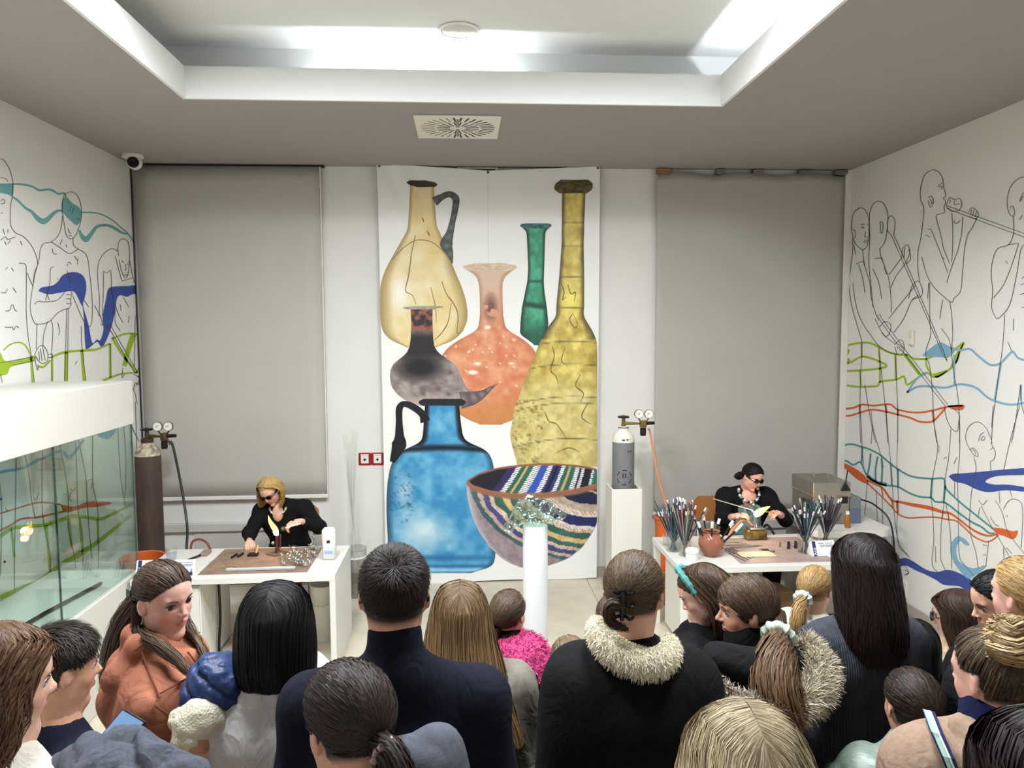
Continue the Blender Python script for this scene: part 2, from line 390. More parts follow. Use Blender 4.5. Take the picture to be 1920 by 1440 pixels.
# square lamps set in the upper ceiling above the audience
m_diff = mat('lamp_diffuser', (250, 250, 248), .5, emit=(250, 252, 255), estr=2.0)
for i, (x, y) in enumerate([(x, y) for y in (2.3, 3.4) for x in (-1.0, 1.0)]):
    t = thing('ceiling_lamp', ['square lamp at the back left of the ceiling recess', 'square lamp at the back right of the ceiling recess', 'square lamp at the front left of the ceiling recess', 'square lamp at the front right of the ceiling recess'][i], 'lamp', (x, y, CZ), group='square lamps in the ceiling recess')
    B().box(-.31, .31, -.31, .31, -.03, -.001, .004).build('frame', m_cove, t); B().box(-.28, .28, -.28, .28, -.034, -.03).build('diffuser', m_diff, t)
    l = bpy.data.lights.new('lamp_light', 'AREA'); l.shape = 'SQUARE'; l.size = .56; l.spread = math.radians(169); l.energy = LAMP_POWER; l.color = (.89, .955, 1.0); lo = bpy.data.objects.new('lamp_light', l); C.objects.link(lo); lo.parent = t; lo.location = (0, 0, -.04)
# skirting boards
tag(B().box(XL, XR, YB-.015, YB, 0, .1, .003).build('baseboard_back', m_skirt), kind='structure')
tag(B().box(XL, XL+.015, YF, YB-.015, 0, .1, .003).build('baseboard_left', m_skirt), kind='structure')
tag(B().box(XR-.015, XR, YF, YB-.015, 0, .1, .003).build('baseboard_right', m_skirt), kind='structure')

# ------------------------------------------------------------------ roller blinds
m_blind = mat('blind_cloth', (188, 183, 174), .9, noise=.04, nscale=2.0, bump=.05, bscale=400)
m_blind2 = mat('blind_cloth_right', (182, 177, 169), .9, noise=.05, nscale=1.6, bump=.05, bscale=400)
m_blindbar = mat('blind_bar', (226, 224, 218), .5)
m_dark = mat('dark_metal', (40, 38, 36), .5, metal=.4)
def cloth_grid(x0, x1, z0, z1, y, nx, nz, dy, th=.002):
    X, Z = np.meshgrid(np.linspace(x0, x1, nx), np.linspace(z0, z1, nz), indexing='ij'); Y = y+dy(X, Z)
    A = np.stack([X, Y, Z], -1).reshape(-1, 3); i = (np.arange(nx-1)[:, None]*nz+np.arange(nz-1)).ravel()
    Q = np.stack([i, i+nz, i+nz+1, i+1], 1); n = len(A)
    Bk = A+[0, th, 0]
    edge = [j for j in range(nz)] + [k*nz+nz-1 for k in range(1, nx)] + [(nx-1)*nz+j for j in range(nz-2, -1, -1)] + [k*nz for k in range(nx-2, 0, -1)]
    E = np.array([[edge[q], edge[(q+1) % len(edge)], edge[(q+1) % len(edge)]+n, edge[q]+n] for q in range(len(edge))])
    return np.vstack([A, Bk]), np.vstack([Q, Q[:, ::-1]+n, E])
t = thing('roller_blind', 'grey roller blind pulled down behind the blonde glass worker', 'blind', (-2.08, 6.95, .87))
V, Q = cloth_grid(-.81, .81, 0, 2.995, 0, 12, 20, lambda X, Z: .004*np.sin(X*3+Z)); mesh_np('blind_cloth', V, Q, m_blind, t)
B().box(-.82, .82, -.015, .012, -.035, 0, .005).build('bottom_bar', m_blindbar, t)
B().box(-.86, .85, -.02, .05, 2.985, 2.998).build('head_rail', m_dark, t)
for x in (-.835, .815): B().tube([(x, -.004, .0), (x, -.004, 2.985)], .006, 6).build('guide_wire', m_dark if x < 0 else m_blindbar, t)
t = thing('roller_blind', 'grey roller blind with sagging top edge behind the dark haired glass worker', 'blind', (2.71, 6.95, .635))
V, Q = cloth_grid(-.9, .9, 0, 3.2, 0, 40, 40, lambda X, Z: -.012*np.clip((Z-2.2), 0, 1)**2*np.abs(np.sin(X*6.5))+.004*np.sin(X*4+Z*.8))
top = np.abs(np.sin((V[:, 0]+.35)*5.2)); V[:, 2] -= np.clip((V[:, 2]-2.9)/.3, 0, 1)*.035*(1-top)
mesh_np('blind_cloth', V, Q, m_blind2, t)
B().box(-.91, .91, -.015, .012, -.035, 0, .005).build('bottom_bar', m_blindbar, t)
m_card = mat('brown_tape', (150, 112, 78), .8); m_bracket = mat('bracket_grey', (122, 115, 105), .6)
for x, w_, mm in ((-.84, .06, m_card), (-.3, .04, m_bracket), (.06, .05, m_bracket), (.5, .05, m_bracket), (.86, .06, m_bracket)):
    B().prism([(x-w_, -.03, 3.225), (x+w_, -.03, 3.225), (x+w_, -.03, 3.2), (x+w_*.6, -.03, 3.178), (x-w_, -.03, 3.185)], (0, .06, 0)).build('bracket', mm, t)
# window recess panels below the blinds
tag(B().box(-2.78, -1.3, 6.955, 7.0, .53, .615, .01).box(-2.5, -1.3, 6.985, 7.0, .02, .53).build('window_1', mat('sill_grey', (196, 192, 186), .6)), kind='structure')
tag(B().box(1.95, 3.6, 6.955, 7.0, .44, .53, .01).box(2.1, 3.5, 6.985, 7.0, .02, .44).build('window_2', MATS['sill_grey']), kind='structure')
tag(B().box(3.615, 3.68, 6.93, 7.0, .1, 3.87, .004).build('trim_1', m_white_matt), kind='structure')

# ------------------------------------------------------------------ ceiling things
m_plastic = mat('white_plastic', (224, 221, 212), .4)
m_black = mat('black_plastic', (18, 18, 19), .35)
t = thing('air_diffuser', 'square white ceiling air diffuser with radial slots', 'air vent', (-.02, 5.6, ZC))
B().box(-.305, .305, -.305, .305, -.012, -.001, .003).build('plate', m_plastic, t)
def slot(r0, r1, a, wd, mm):
    d = np.array([math.cos(a), math.sin(a), 0]); n = np.array([-d[1], d[0], 0])
    p = [d*r0-n*wd*.6, d*r1-n*wd, d*r1+n*wd, d*r0+n*wd*.6]
    B().prism([q+[0, 0, -.0135] for q in p], (0, 0, .0025)).build('slot', mm, t)
m_slot = mat('slot_dark', (26, 24, 22), .9); m_slat = mat('slot_half_shut', (150, 143, 132), .7)
for k in range(32):
    a = 2*PI*(k+.5)/32; left = math.cos(a) < -.1
    slot(.17, .27, a, .0065 if not left else .003, m_slot)
for k in range(20): slot(.06, .155, 2*PI*(k+.5)/20, .005, m_slot)
for s_ in (-1, 1): B().box(-.012, .012, .03*s_-.0+(.0 if s_ > 0 else -.2), .03*s_+(.2 if s_ > 0 else 0), -.015, -.012).build('damper', m_slat, t)
t = thing('ceiling_speaker', 'round white loudspeaker set flush in the upper ceiling', 'speaker', (-.003, 4.84, CZ))
B().lathe([(.122, 0), (.128, -.004), (.128, -.01), (.112, -.014), (.11, -.006), (.11, 0)], n=40).build('ring', m_plastic, t, True)
B().lathe([(0, -.0125), (.06, -.0125), (.109, -.009)], n=40).build('grille', mat('speaker_grille', (205, 202, 192), .7, bump=.5, bscale=500), t, True)
B().sphere((0, 0, -.013), .005, 8, 6).build('badge', m_plastic, t, True)
t = thing('security_camera', 'small white dome security camera in the ceiling corner', 'camera', (-2.76, 6.62, ZC))
B().lathe([(.085, 0), (.085, -.02), (.07, -.03), (0, -.03)], n=24).build('base', m_plastic, t, True)
B().sphere((.02, -.01, -.065), .06, 20, 14).build('ball', m_plastic, t, True)
B().lathe([(.0, .0), (.042, .0), (.045, .012), (.045, .03)], n=20, axis=1, c=(.025, -.072, -.07)).build('lens_cover', m_black, t, True)
t = thing('exit_sign', 'green emergency exit sign almost hidden behind the top of the banner', 'sign', (.15, 6.975, 3.715))
B().box(-.19, .19, -.02, .02, 0, .15, .004).build('housing', m_plastic, t)
B().box(-.165, .165, -.024, -.019, .01, .135).build('panel', mat('exit_green', (18, 92, 48), .4), t)
for x, w_ in ((-.1, .03), (-.03, .012), (.04, .012)): B().box(x, x+w_, -.026, -.0235, .03, .1).build('pictogram', m_plastic, t)
t = thing('call_point', 'left one of two red framed switch plates beside the banner', 'switch', (-.924, 7.0, 1.185))
m_red = mat('switch_red', (150, 22, 26), .35)
def plate(t):
    B().box(-.058, .058, -.014, 0, -.058, .058, .006).build('frame', m_red, t)
    B().box(-.036, .036, -.02, -.012, -.04, .034, .003).build('insert', m_plastic, t)
    B().box(-.038, .038, -.022, -.012, .036, .048, .002).build('label_strip', m_plastic, t)
    B().lathe([(0, 0), (.011, 0), (.011, .008)], n=14, axis=1, c=(0, -.0245, -.004)).build('keyhole', m_black, t)
plate(t)
t2 = copy_tree(t); t2.location = (-.806, 7.0, 1.185); t2['label'] = 'right one of two red framed switch plates, touching the banner edge'
t = thing('wall_outlet', 'white double power outlet low on the right mural wall', 'outlet', (XR, 5.9, .2))
B().box(-.012, 0, -.045, .045, -.07, .07, .004).build('plate', m_plastic, t)
for z in (-.035, .035): B().lathe([(0, 0), (.02, 0), (.02, .004)], n=14, axis=0, c=(-.0165, 0, z)).build('socket', mat('socket_grey', (190, 186, 178), .5), t)
B().box(-.045, -.012, -.018, .018, -.052, -.016, .006).build('plug', m_black, t)
B().tube(curve_pts([(-.04, 0, -.04), (-.06, 0, -.1), (-.05, .02, -.16), (-.04, -.05, -.19), (-.02, -.3, -.195)]), .005, 6).build('cable', m_black, t)
t = thing('wall_thermostat', 'small cream thermostat box on the right mural wall', 'thermostat', (XR, 5.9, 2.3))
B().box(-.028, 0, -.032, .032, -.06, .06, .008).build('case', mat('cream_plastic', (214, 208, 188), .5), t)
B().box(-.031, -.027, -.022, .022, -.05, .0, .001).build('cover', m_plastic, t)

# ------------------------------------------------------------------ murals painted on the side walls
M_INK = mat('mural_ink', (74, 66, 62), .8)
MC = dict(teal=mat('mural_teal', (104, 160, 158), .8), blue=mat('mural_blue', (58, 78, 150), .8), green=mat('mural_green', (150, 176, 38), .8), orange=mat('mural_orange', (205, 96, 46), .8),
          sky=mat('mural_sky', (124, 168, 192), .8), dteal=mat('mural_dark_teal', (72, 142, 136), .8))
def wall_pts(crop, pts, X):
    ox, oy, s_ = crop; P = np.array([at_x(ox+p[0]/s_, oy+p[1]/s_, X) for p in pts]); P[:, 1] = np.clip(P[:, 1], .5, YB-.02); return P
def stroke(bm, crop, pts, X, wd, lift, n=4, taper=False):
    """a painted line of real width on the wall plane X; wd in crop pixels (number or list)"""
    pts = np.array(pts, float)
    if len(pts) > 2: Q = curve_pts(pts, n)
    else: Q = np.array([pts[0], pts[-1]])
    W_ = np.array(wd if hasattr(wd, '__len__') else [wd]*len(pts), float)
    W_ = np.interp(np.linspace(0, 1, len(Q)), np.linspace(0, 1, len(W_)), W_)
    T_ = np.gradient(Q, axis=0); T_ /= np.linalg.norm(T_, axis=1)[:, None]+1e-9; N_ = np.stack([-T_[:, 1], T_[:, 0]], 1)
    a = wall_pts(crop, Q-N_*W_[:, None]/2, X); b = wall_pts(crop, Q+N_*W_[:, None]/2, X); k = len(Q)
    V = np.vstack([a, b]); V[:, 0] = X+lift
    bm.add(V, [(i, i+1, k+i+1, k+i) for i in range(k-1)])
def fill(bm, crop, pts, X, lift, n=3):
    P = curve_pts(list(pts)+[pts[0]], n)[:-1]; V = wall_pts(crop, P, X); V[:, 0] = X+lift
    from mathutils.geometry import tessellate_polygon
    tris = tessellate_polygon([[Vector((v[1], v[2], 0)) for v in V]])
    bm.add(V, [tuple(q) for q in tris])
def mural(wall, X, sgn, specs, lines, prefix):
    o_ = 0
    for name, label, col, items in specs:
        bm = B()
        for it in items:
            crop = it[0]
            if it[1] == 'f': fill(bm, crop, it[2], X, sgn*(.0012+.0003*o_))
            else: stroke(bm, crop, it[2], X, it[1], sgn*(.0012+.0003*o_))
        o = bm.build(name, MC[col], wall); o['label'] = label; o_ += 1
    for name, label, items in lines:
        bm = B()
        for crop, pts in items: stroke(bm, crop, pts, X, 3.0 if crop[2] > 3 else 2.6, sgn*.0035, 5)
        o = bm.build(name, M_INK, wall); o['label'] = label
A = (0, 280, 3.2); Bc = (0, 690, 2.824); Cc = (1560, 290, 2.667); D = (1560, 760, 3.6)
specsL = [
 ('painted_ribbon', 'teal ribbon painted across the foreheads', 'teal', [
  (A, [10, 12, 12, 14, 12, 14, 10, 12, 10], [(75, 208), (130, 210), (190, 222), (235, 245), (290, 240), (320, 250), (350, 268), (380, 262), (395, 280)]),
  (A, [12, 12, 14, 18, 28, 36, 28, 20, 14, 12], [(75, 285), (110, 310), (150, 350), (190, 375), (225, 415), (260, 432), (290, 415), (320, 385), (350, 368), (375, 370)]),
  (A, 8, [(490, 378), (560, 380), (620, 395), (680, 430), (720, 465), (770, 510), (820, 590)]),
  (A, [12, 24, 34, 24, 18, 16, 18, 14, 8], [(475, 485), (490, 520), (515, 540), (545, 510), (580, 465), (640, 455), (690, 475), (730, 500), (765, 508)]),
  (A, 'f', [(-40, 200), (0, 205), (70, 205), (80, 225), (75, 280), (45, 270), (0, 262), (-40, 258)]),
  (A, 'f', [(395, 278), (430, 320), (470, 345), (487, 375), (480, 430), (460, 455), (430, 435), (390, 395), (370, 360), (372, 310)])]),
 ('painted_ribbon', 'blue ribbon painted across the chests', 'blue', [(A, 'f', [(228, 850), (250, 828), (310, 818), (345, 795), (375, 755), (430, 736), (480, 745), (510, 780), (517, 840), (505, 900), (498, 940), (530, 1050), (552, 1160), (580, 1140), (600, 1145), (620, 1080), (615, 1000), (635, 900), (650, 835), (700, 822), (770, 820), (832, 815), (832, 862), (790, 870), (760, 885), (720, 875), (700, 900), (690, 970), (670, 1060), (640, 1140), (615, 1185), (600, 1180), (580, 1155), (530, 1195), (512, 1190), (505, 1080), (498, 960), (480, 920), (450, 860), (420, 850), (360, 860), (290, 870), (250, 858)])]),
 ('painted_ribbon', 'lime green ribbon painted across the legs', 'green', [
  (A, 8, [(20, 1205), (60, 1170), (110, 1158), (150, 1175), (180, 1230)]), (A, 'f', [(-60, 1210), (0, 1220), (40, 1275), (200, 1240), (205, 1265), (70, 1300), (45, 1345), (10, 1355), (-60, 1350)]),
  (A, [12, 14, 16, 12, 16, 12, 10], [(310, 1245), (360, 1225), (400, 1215), (450, 1210), (520, 1205), (580, 1200), (660, 1165)]),
  (A, 14, [(185, 1235), (195, 1410)]), (A, 12, [(312, 1245), (312, 1400)]), (A, 22, [(397, 1215), (393, 1400)]), (A, 18, [(490, 1205), (505, 1400)]), (A, 14, [(660, 1165), (660, 1370)]),
  (A, [12, 10, 12, 10, 8, 8, 10], [(675, 1135), (740, 1110), (815, 1108), (840, 1150), (848, 1230), (835, 1300), (815, 1345)]),
  (A, [34, 30, 26], [(800, 1110), (770, 1200), (745, 1300)]), (A, 14, [(670, 1130), (740, 1240), (820, 1340)]), (A, [14, 12, 10, 8], [(615, 1388), (700, 1355), (740, 1345), (820, 1340)]), (A, 12, [(225, 1300), (260, 1305), (300, 1265)])]),
 ('painted_ribbon', 'orange ribbon painted behind the showcase glass', 'orange', [(Bc, 8, [(-60, 790), (0, 770), (100, 740), (205, 712), (320, 722)]), (Bc, 10, [(-60, 890), (0, 860), (60, 830), (110, 800), (200, 790), (290, 770), (340, 758)]),
  (Bc, 'f', [(320, 722), (360, 730), (400, 733), (460, 708), (520, 706), (585, 710), (580, 722), (510, 735), (440, 742), (370, 762), (335, 758)])]),
 ('painted_ribbon', 'lime green ribbon painted behind the showcase glass', 'green', [(Bc, [26, 22, 20, 18, 18, 20, 22, 16, 18, 16, 14], [(-60, 920), (0, 890), (60, 850), (150, 838), (240, 830), (320, 805), (380, 785), (450, 790), (530, 800), (580, 780), (690, 725)]),
  (Bc, [24, 24, 22, 20, 26, 30, 22, 20, 18], [(0, 1215), (100, 1170), (200, 1130), (280, 1070), (340, 1030), (420, 985), (490, 940), (580, 870), (690, 780)]),
  (Bc, 10, [(365, 800), (380, 960)]), (Bc, 12, [(420, 790), (437, 985)]), (Bc, 10, [(515, 800), (520, 930)]), (Bc, 12, [(245, 830), (265, 1085)]), (Bc, 12, [(60, 850), (75, 1000)]), (Bc, 10, [(640, 770), (650, 800)])]),
 ('painted_ribbon', 'pale blue ribbon painted behind the showcase glass', 'sky', [(Bc, 14, [(-40, 560), (40, 545), (120, 530), (200, 490), (320, 440), (360, 475), (400, 440), (440, 380)]), (Bc, 'f', [(505, 345), (530, 325), (610, 320), (605, 345), (570, 375), (530, 365)])]),
]
linesL = [
 ('painted_figure', 'black outline of a man with covered eyes at the left edge', [(A, p) for p in [
  [(-30, 62), (0, 58), (20, 65), (45, 100), (65, 150), (75, 210), (70, 290), (62, 330), (60, 400), (62, 455), (90, 500), (140, 525), (185, 575), (215, 640), (225, 690)],
  [(110, 682), (150, 690), (155, 740), (155, 860), (155, 980), (165, 1110), (185, 1240), (205, 1400)], [(225, 690), (205, 740), (195, 820)], [(-20, 165), (0, 170), (30, 175), (45, 195)], [(0, 310), (20, 300), (25, 320), (0, 328)], [(0, 385), (15, 380)],
  [(15, 475), (25, 510)], [(45, 480), (45, 500)], [(0, 545), (30, 525), (45, 540), (90, 525)], [(25, 550), (35, 575)], [(60, 545), (45, 570)], [(120, 550), (130, 575)], [(5, 858), (30, 860), (42, 835)], [(75, 830), (95, 860)], [(30, 970), (55, 965), (68, 930)],
  [(75, 930), (85, 960), (100, 972)], [(25, 1065), (50, 1068), (70, 1065), (80, 1082), (95, 1060), (110, 1070)], [(30, 720), (45, 705)], [(65, 710), (80, 730)], [(160, 740), (180, 790), (198, 825)], [(0, 1350), (12, 1400)]]]),
 ('painted_figure', 'black outline of a man holding a blowing iron in the middle', [(A, p) for p in [
  [(375, 300), (385, 275), (405, 260), (430, 256), (460, 275), (480, 320), (487, 370), (482, 430), (465, 490), (440, 530), (415, 535), (395, 510), (385, 460), (375, 395), (370, 350), (375, 300)], [(405, 475), (415, 500), (425, 505)], [(412, 515), (430, 520)], [(425, 340), (415, 370)], [(440, 350), (430, 385)], [(455, 410), (475, 425)],
  [(372, 400), (365, 470), (345, 520), (305, 555), (260, 565), (240, 600), (230, 670), (210, 740), (195, 820), (180, 920), (182, 980), (205, 1040), (235, 1048), (290, 1035), (340, 985), (380, 962), (410, 955)],
  [(435, 530), (440, 575), (470, 600), (505, 620), (525, 660), (535, 740), (545, 830), (552, 930), (550, 1020), (540, 1062), (520, 1055), (490, 1010), (460, 940), (435, 880)], [(305, 555), (360, 590), (415, 625), (470, 598)],
  [(205, 930), (225, 912), (270, 915), (340, 905), (375, 870), (390, 850)], [(390, 850), (420, 845), (430, 870), (420, 900), (425, 930), (410, 955)], [(395, 870), (425, 872)], [(395, 895), (425, 898)], [(395, 925), (422, 925)], [(320, 705), (300, 720), (297, 800), (280, 870), (270, 910)], [(280, 870), (295, 905)],
  [(220, 1048), (218, 1120), (215, 1200)], [(285, 1030), (260, 1110), (255, 1190)], [(305, 1020), (315, 1080), (308, 1230), (310, 1400)], [(398, 955), (386, 1400)], [(408, 955), (402, 1400)], [(205, 1230), (235, 1180), (265, 1185), (285, 1230), (280, 1270), (255, 1285), (230, 1270), (205, 1230)],
  [(240, 1195), (250, 1270)], [(255, 1190), (268, 1265)], [(230, 1210), (235, 1265)], [(205, 1240), (215, 1300), (225, 1325), (225, 1290)], [(0, 1282), (200, 1243)], [(70, 1297), (205, 1268)], [(285, 1232), (310, 1228), (310, 1245), (285, 1250)], [(485, 1060), (490, 1190), (515, 1400)], [(500, 900), (530, 945)],
  [(345, 1040), (355, 1090), (350, 1115)], [(370, 540), (358, 575)], [(310, 595), (320, 625), (340, 628)], [(395, 570), (398, 590)], [(450, 1290), (460, 1270)], [(340, 775), (345, 780)], [(400, 700), (412, 675), (425, 690)], [(400, 730), (425, 800)], [(445, 640), (460, 665)], [(466, 650), (463, 690)]]]),
 ('painted_figure', 'black outline of a bald man bending his head near the corner', [(A, p) for p in [
  [(710, 640), (705, 590), (715, 550), (738, 538), (765, 555), (775, 600), (775, 660), (768, 740), (755, 770), (740, 760), (725, 720), (712, 660)], [(728, 670), (742, 680)], [(755, 690), (768, 690)], [(750, 690), (755, 720), (745, 725)], [(742, 752), (762, 755)],
  [(705, 610), (670, 596), (640, 610), (610, 640), (590, 680), (583, 740), (588, 820), (595, 900), (595, 960), (590, 1000)], [(615, 730), (640, 740), (660, 725), (665, 770), (665, 850)], [(620, 740), (618, 850), (612, 1000)], [(690, 640), (710, 720), (730, 790)], [(775, 660), (790, 740), (805, 800)], [(730, 790), (795, 772)],
  [(590, 985), (605, 1015), (615, 1055), (600, 1045)], [(565, 935), (605, 1010)], [(640, 1050), (810, 1345)], [(655, 1045), (825, 1340)], [(690, 930), (705, 980), (735, 1040)], [(740, 890), (770, 945)], [(815, 870), (822, 960), (810, 1020), (808, 1100), (805, 1300)], [(775, 1000), (770, 1040)], [(660, 1170), (665, 1370)],
  [(735, 1310), (730, 1370), (745, 1350)], [(800, 1350), (835, 1370), (830, 1410), (810, 1400), (800, 1440)], [(690, 960), (690, 1040), (720, 1090)], [(720, 930), (725, 970)], [(665, 850), (680, 900), (675, 990)]]]),
 ('painted_figure', 'black outlines of standing legs seen through the showcase glass', [(Bc, p) for p in [
  [(85, 400), (80, 700), (75, 1000), (75, 1220)], [(-20, 480), (5, 700), (5, 900), (0, 1100)], [(120, 400), (150, 560), (165, 700), (185, 800)], [(225, 380), (220, 700), (235, 850), (265, 990), (265, 1085)], [(270, 380), (285, 560), (290, 760), (300, 900), (305, 1060)], [(300, 340), (345, 560), (360, 700), (360, 850), (385, 960), (400, 1060)], [(405, 340), (450, 560), (460, 700), (470, 850), (485, 1010)],
  [(395, 320), (405, 560), (410, 740), (435, 880), (437, 1055)], [(490, 300), (490, 600), (515, 740), (520, 900), (518, 1055)], [(620, 250), (630, 480), (645, 640), (665, 740)], [(650, 250), (665, 500), (660, 690)], [(370, 640), (385, 650), (400, 635)], [(460, 600), (475, 590), (490, 600), (480, 640)], [(375, 660), (365, 690), (378, 705)], [(175, 690), (190, 698), (205, 660)], [(25, 740), (40, 760)], [(690, 100), (712, 130), (725, 190)], [(715, 100), (735, 60), (722, 40)], [(690, 290), (705, 330), (735, 390)], [(715, 180), (720, 330), (722, 500)]]]),
]
mural(wl, XL, 1, specsL, linesL, 'left')
specsR = [
 ('painted_ribbon', 'lime green ribbon painted at hip height of the men', 'green', [(Cc, 10, [(45, 1060), (70, 1010), (85, 980), (70, 970), (90, 950), (160, 940), (200, 945), (240, 965), (290, 990), (340, 1000), (375, 1000), (410, 1020), (470, 1020), (520, 1005), (580, 1010), (620, 970), (660, 940), (640, 985), (620, 1040), (580, 1080), (530, 1110), (500, 1110)]),
  (Cc, 10, [(45, 1060), (100, 1035), (150, 1010), (200, 1020), (260, 1045), (270, 1060), (220, 1072), (120, 1080), (60, 1085), (45, 1100), (55, 1145), (120, 1160), (190, 1160), (230, 1155), (245, 1135), (320, 1125), (360, 1110), (375, 1150), (410, 1130), (470, 1090), (500, 1110)]),
  (Cc, 9, [(148, 945), (150, 1010)]), (Cc, 9, [(140, 1080), (145, 1155)]), (Cc, 9, [(235, 965), (240, 1050), (240, 1140)]), (Cc, 11, [(318, 1000), (320, 1125)]), (Cc, 9, [(470, 1020), (475, 1060), (500, 1100)]), (Cc, 16, [(365, 1000), (440, 1100)]), (Cc, 'f', [(500, 1098), (580, 1076), (530, 1115)]), (Cc, 'f', [(42, 1064), (75, 1018), (92, 1030), (60, 1062)]), (Cc, 'f', [(590, 1062), (625, 985), (662, 938), (640, 990), (625, 1040)])]),
 ('painted_ribbon', 'pale blue ribbon painted at hip height of the men', 'sky', [(Cc, 'f', [(450, 1005), (490, 970), (540, 938), (580, 955), (605, 970), (600, 1000), (560, 1012), (500, 1010)]), (Cc, 11, [(600, 965), (640, 978), (690, 972), (730, 1005), (790, 1050), (840, 1045), (880, 1005), (905, 985), (930, 1015), (970, 1028), (1040, 1030)]),
  (Cc, 9, [(375, 1190), (410, 1140), (440, 1110), (480, 1090)]), (Cc, 11, [(375, 1190), (430, 1160), (500, 1160), (570, 1165), (640, 1148), (720, 1165), (780, 1215), (840, 1240), (900, 1250), (970, 1240), (1040, 1235)]), (Cc, 8, [(612, 1000), (612, 1150)]), (Cc, 11, [(845, 1045), (815, 1225)]), (Cc, 9, [(945, 1150), (945, 1230)])]),
 ('painted_ribbon', 'orange ribbon painted at thigh height', 'orange', [(Cc, 9, [(40, 1305), (55, 1275), (110, 1265), (150, 1250), (210, 1255), (290, 1248), (330, 1275), (420, 1290), (500, 1280), (580, 1260), (655, 1255)]), (Cc, 9, [(40, 1305), (90, 1305), (140, 1290), (200, 1275), (270, 1285), (330, 1300), (390, 1315), (440, 1335), (500, 1335), (540, 1300), (570, 1265)]),
  (Cc, 9, [(140, 1255), (140, 1295)]), (Cc, 7, [(270, 1250), (275, 1290)]), (Cc, 9, [(330, 1272), (330, 1305)]), (Cc, 11, [(505, 1280), (510, 1335)]), (Cc, 'f', [(575, 1255), (655, 1250), (662, 1265), (645, 1278), (600, 1272)]), (Cc, 'f', [(38, 1310), (50, 1272), (65, 1275), (60, 1308)])]),
 ('painted_ribbon', 'teal ladder-like ribbon painted above the orange band', 'dteal', [(D, 12, [(45, 340), (70, 280), (130, 262), (200, 280), (250, 295), (320, 330), (380, 380), (445, 430), (540, 480), (670, 495), (755, 495), (770, 560), (850, 640), (940, 715), (1010, 770), (1090, 835)]), (D, 12, [(45, 340), (60, 370), (100, 375), (145, 402), (195, 385), (235, 470), (300, 520), (370, 540), (445, 550), (530, 595), (600, 618), (670, 625), (700, 650), (770, 660), (850, 720), (940, 785), (1010, 820), (1060, 860), (1100, 865)]),
  (D, 12, [(205, 285), (200, 385)]), (D, 12, [(262, 325), (255, 400), (240, 470)]), (D, 12, [(310, 345), (295, 430), (295, 515)]), (D, 12, [(335, 355), (340, 430), (335, 525)]), (D, 10, [(398, 400), (405, 540)]), (D, 12, [(447, 430), (447, 550)]), (D, 14, [(678, 495), (668, 625)]), (D, 14, [(765, 540), (755, 655)]), (D, 24, [(240, 475), (300, 520), (370, 535)])]),
 ('painted_ribbon', 'long orange ribbon sloping down the right wall', 'orange', [(D, 'f', [(48, 375), (100, 395), (180, 440), (240, 495), (240, 530), (180, 505), (120, 455), (60, 400)]), (D, [16, 12, 12, 14, 14, 22, 26, 18, 14, 12, 12, 14, 12, 10], [(240, 505), (300, 535), (345, 560), (405, 640), (450, 650), (540, 670), (650, 690), (750, 720), (800, 730), (860, 770), (930, 825), (1000, 865), (1060, 880), (1120, 870)]),
  (D, 9, [(240, 525), (320, 600), (400, 680), (450, 735), (520, 760), (610, 755), (700, 755), (780, 770), (840, 780), (890, 820), (960, 885), (1040, 920), (1090, 905), (1125, 875)]), (D, 8, [(405, 640), (410, 690)]), (D, 14, [(440, 645), (445, 725)]), (D, 8, [(335, 555), (345, 615)]), (D, 8, [(750, 715), (745, 765)]), (D, 8, [(785, 730), (790, 775)]), (D, 'f', [(1085, 825), (1150, 830), (1220, 850), (1255, 845), (1245, 885), (1215, 902), (1160, 880), (1120, 868)])]),
 ('painted_ribbon', 'royal blue forked ribbon by the bald painted head', 'blue', [(D, 'f', [(790, 480), (820, 462), (900, 458), (1040, 445), (1180, 432), (1320, 426), (1320, 465), (1180, 472), (1090, 482), (1035, 515), (1100, 535), (1190, 535), (1320, 557), (1320, 582), (1180, 572), (1060, 585), (980, 568), (900, 530), (830, 515)])]),
 ('painted_ribbon', 'royal blue ribbon painted at the feet', 'blue', [(D, 'f', [(330, 985), (395, 1020), (440, 1040), (500, 1030), (560, 1060), (640, 1110), (710, 1125), (770, 1112), (830, 1120), (930, 1170), (1000, 1240), (930, 1260), (860, 1220), (760, 1212), (700, 1175), (620, 1135), (560, 1110), (500, 1080), (440, 1095), (400, 1085), (330, 1050)])]),
 ('painted_ribbon', 'grey blue hooked ribbon painted near the crouching figure', 'sky', [(D, 'f', [(805, 930), (850, 882), (900, 905), (930, 940), (900, 940), (865, 915), (840, 960), (850, 1040), (900, 1080), (960, 1100), (1030, 1080), (1030, 1100), (960, 1150), (920, 1170), (860, 1110), (815, 1040), (800, 980)])]),
]
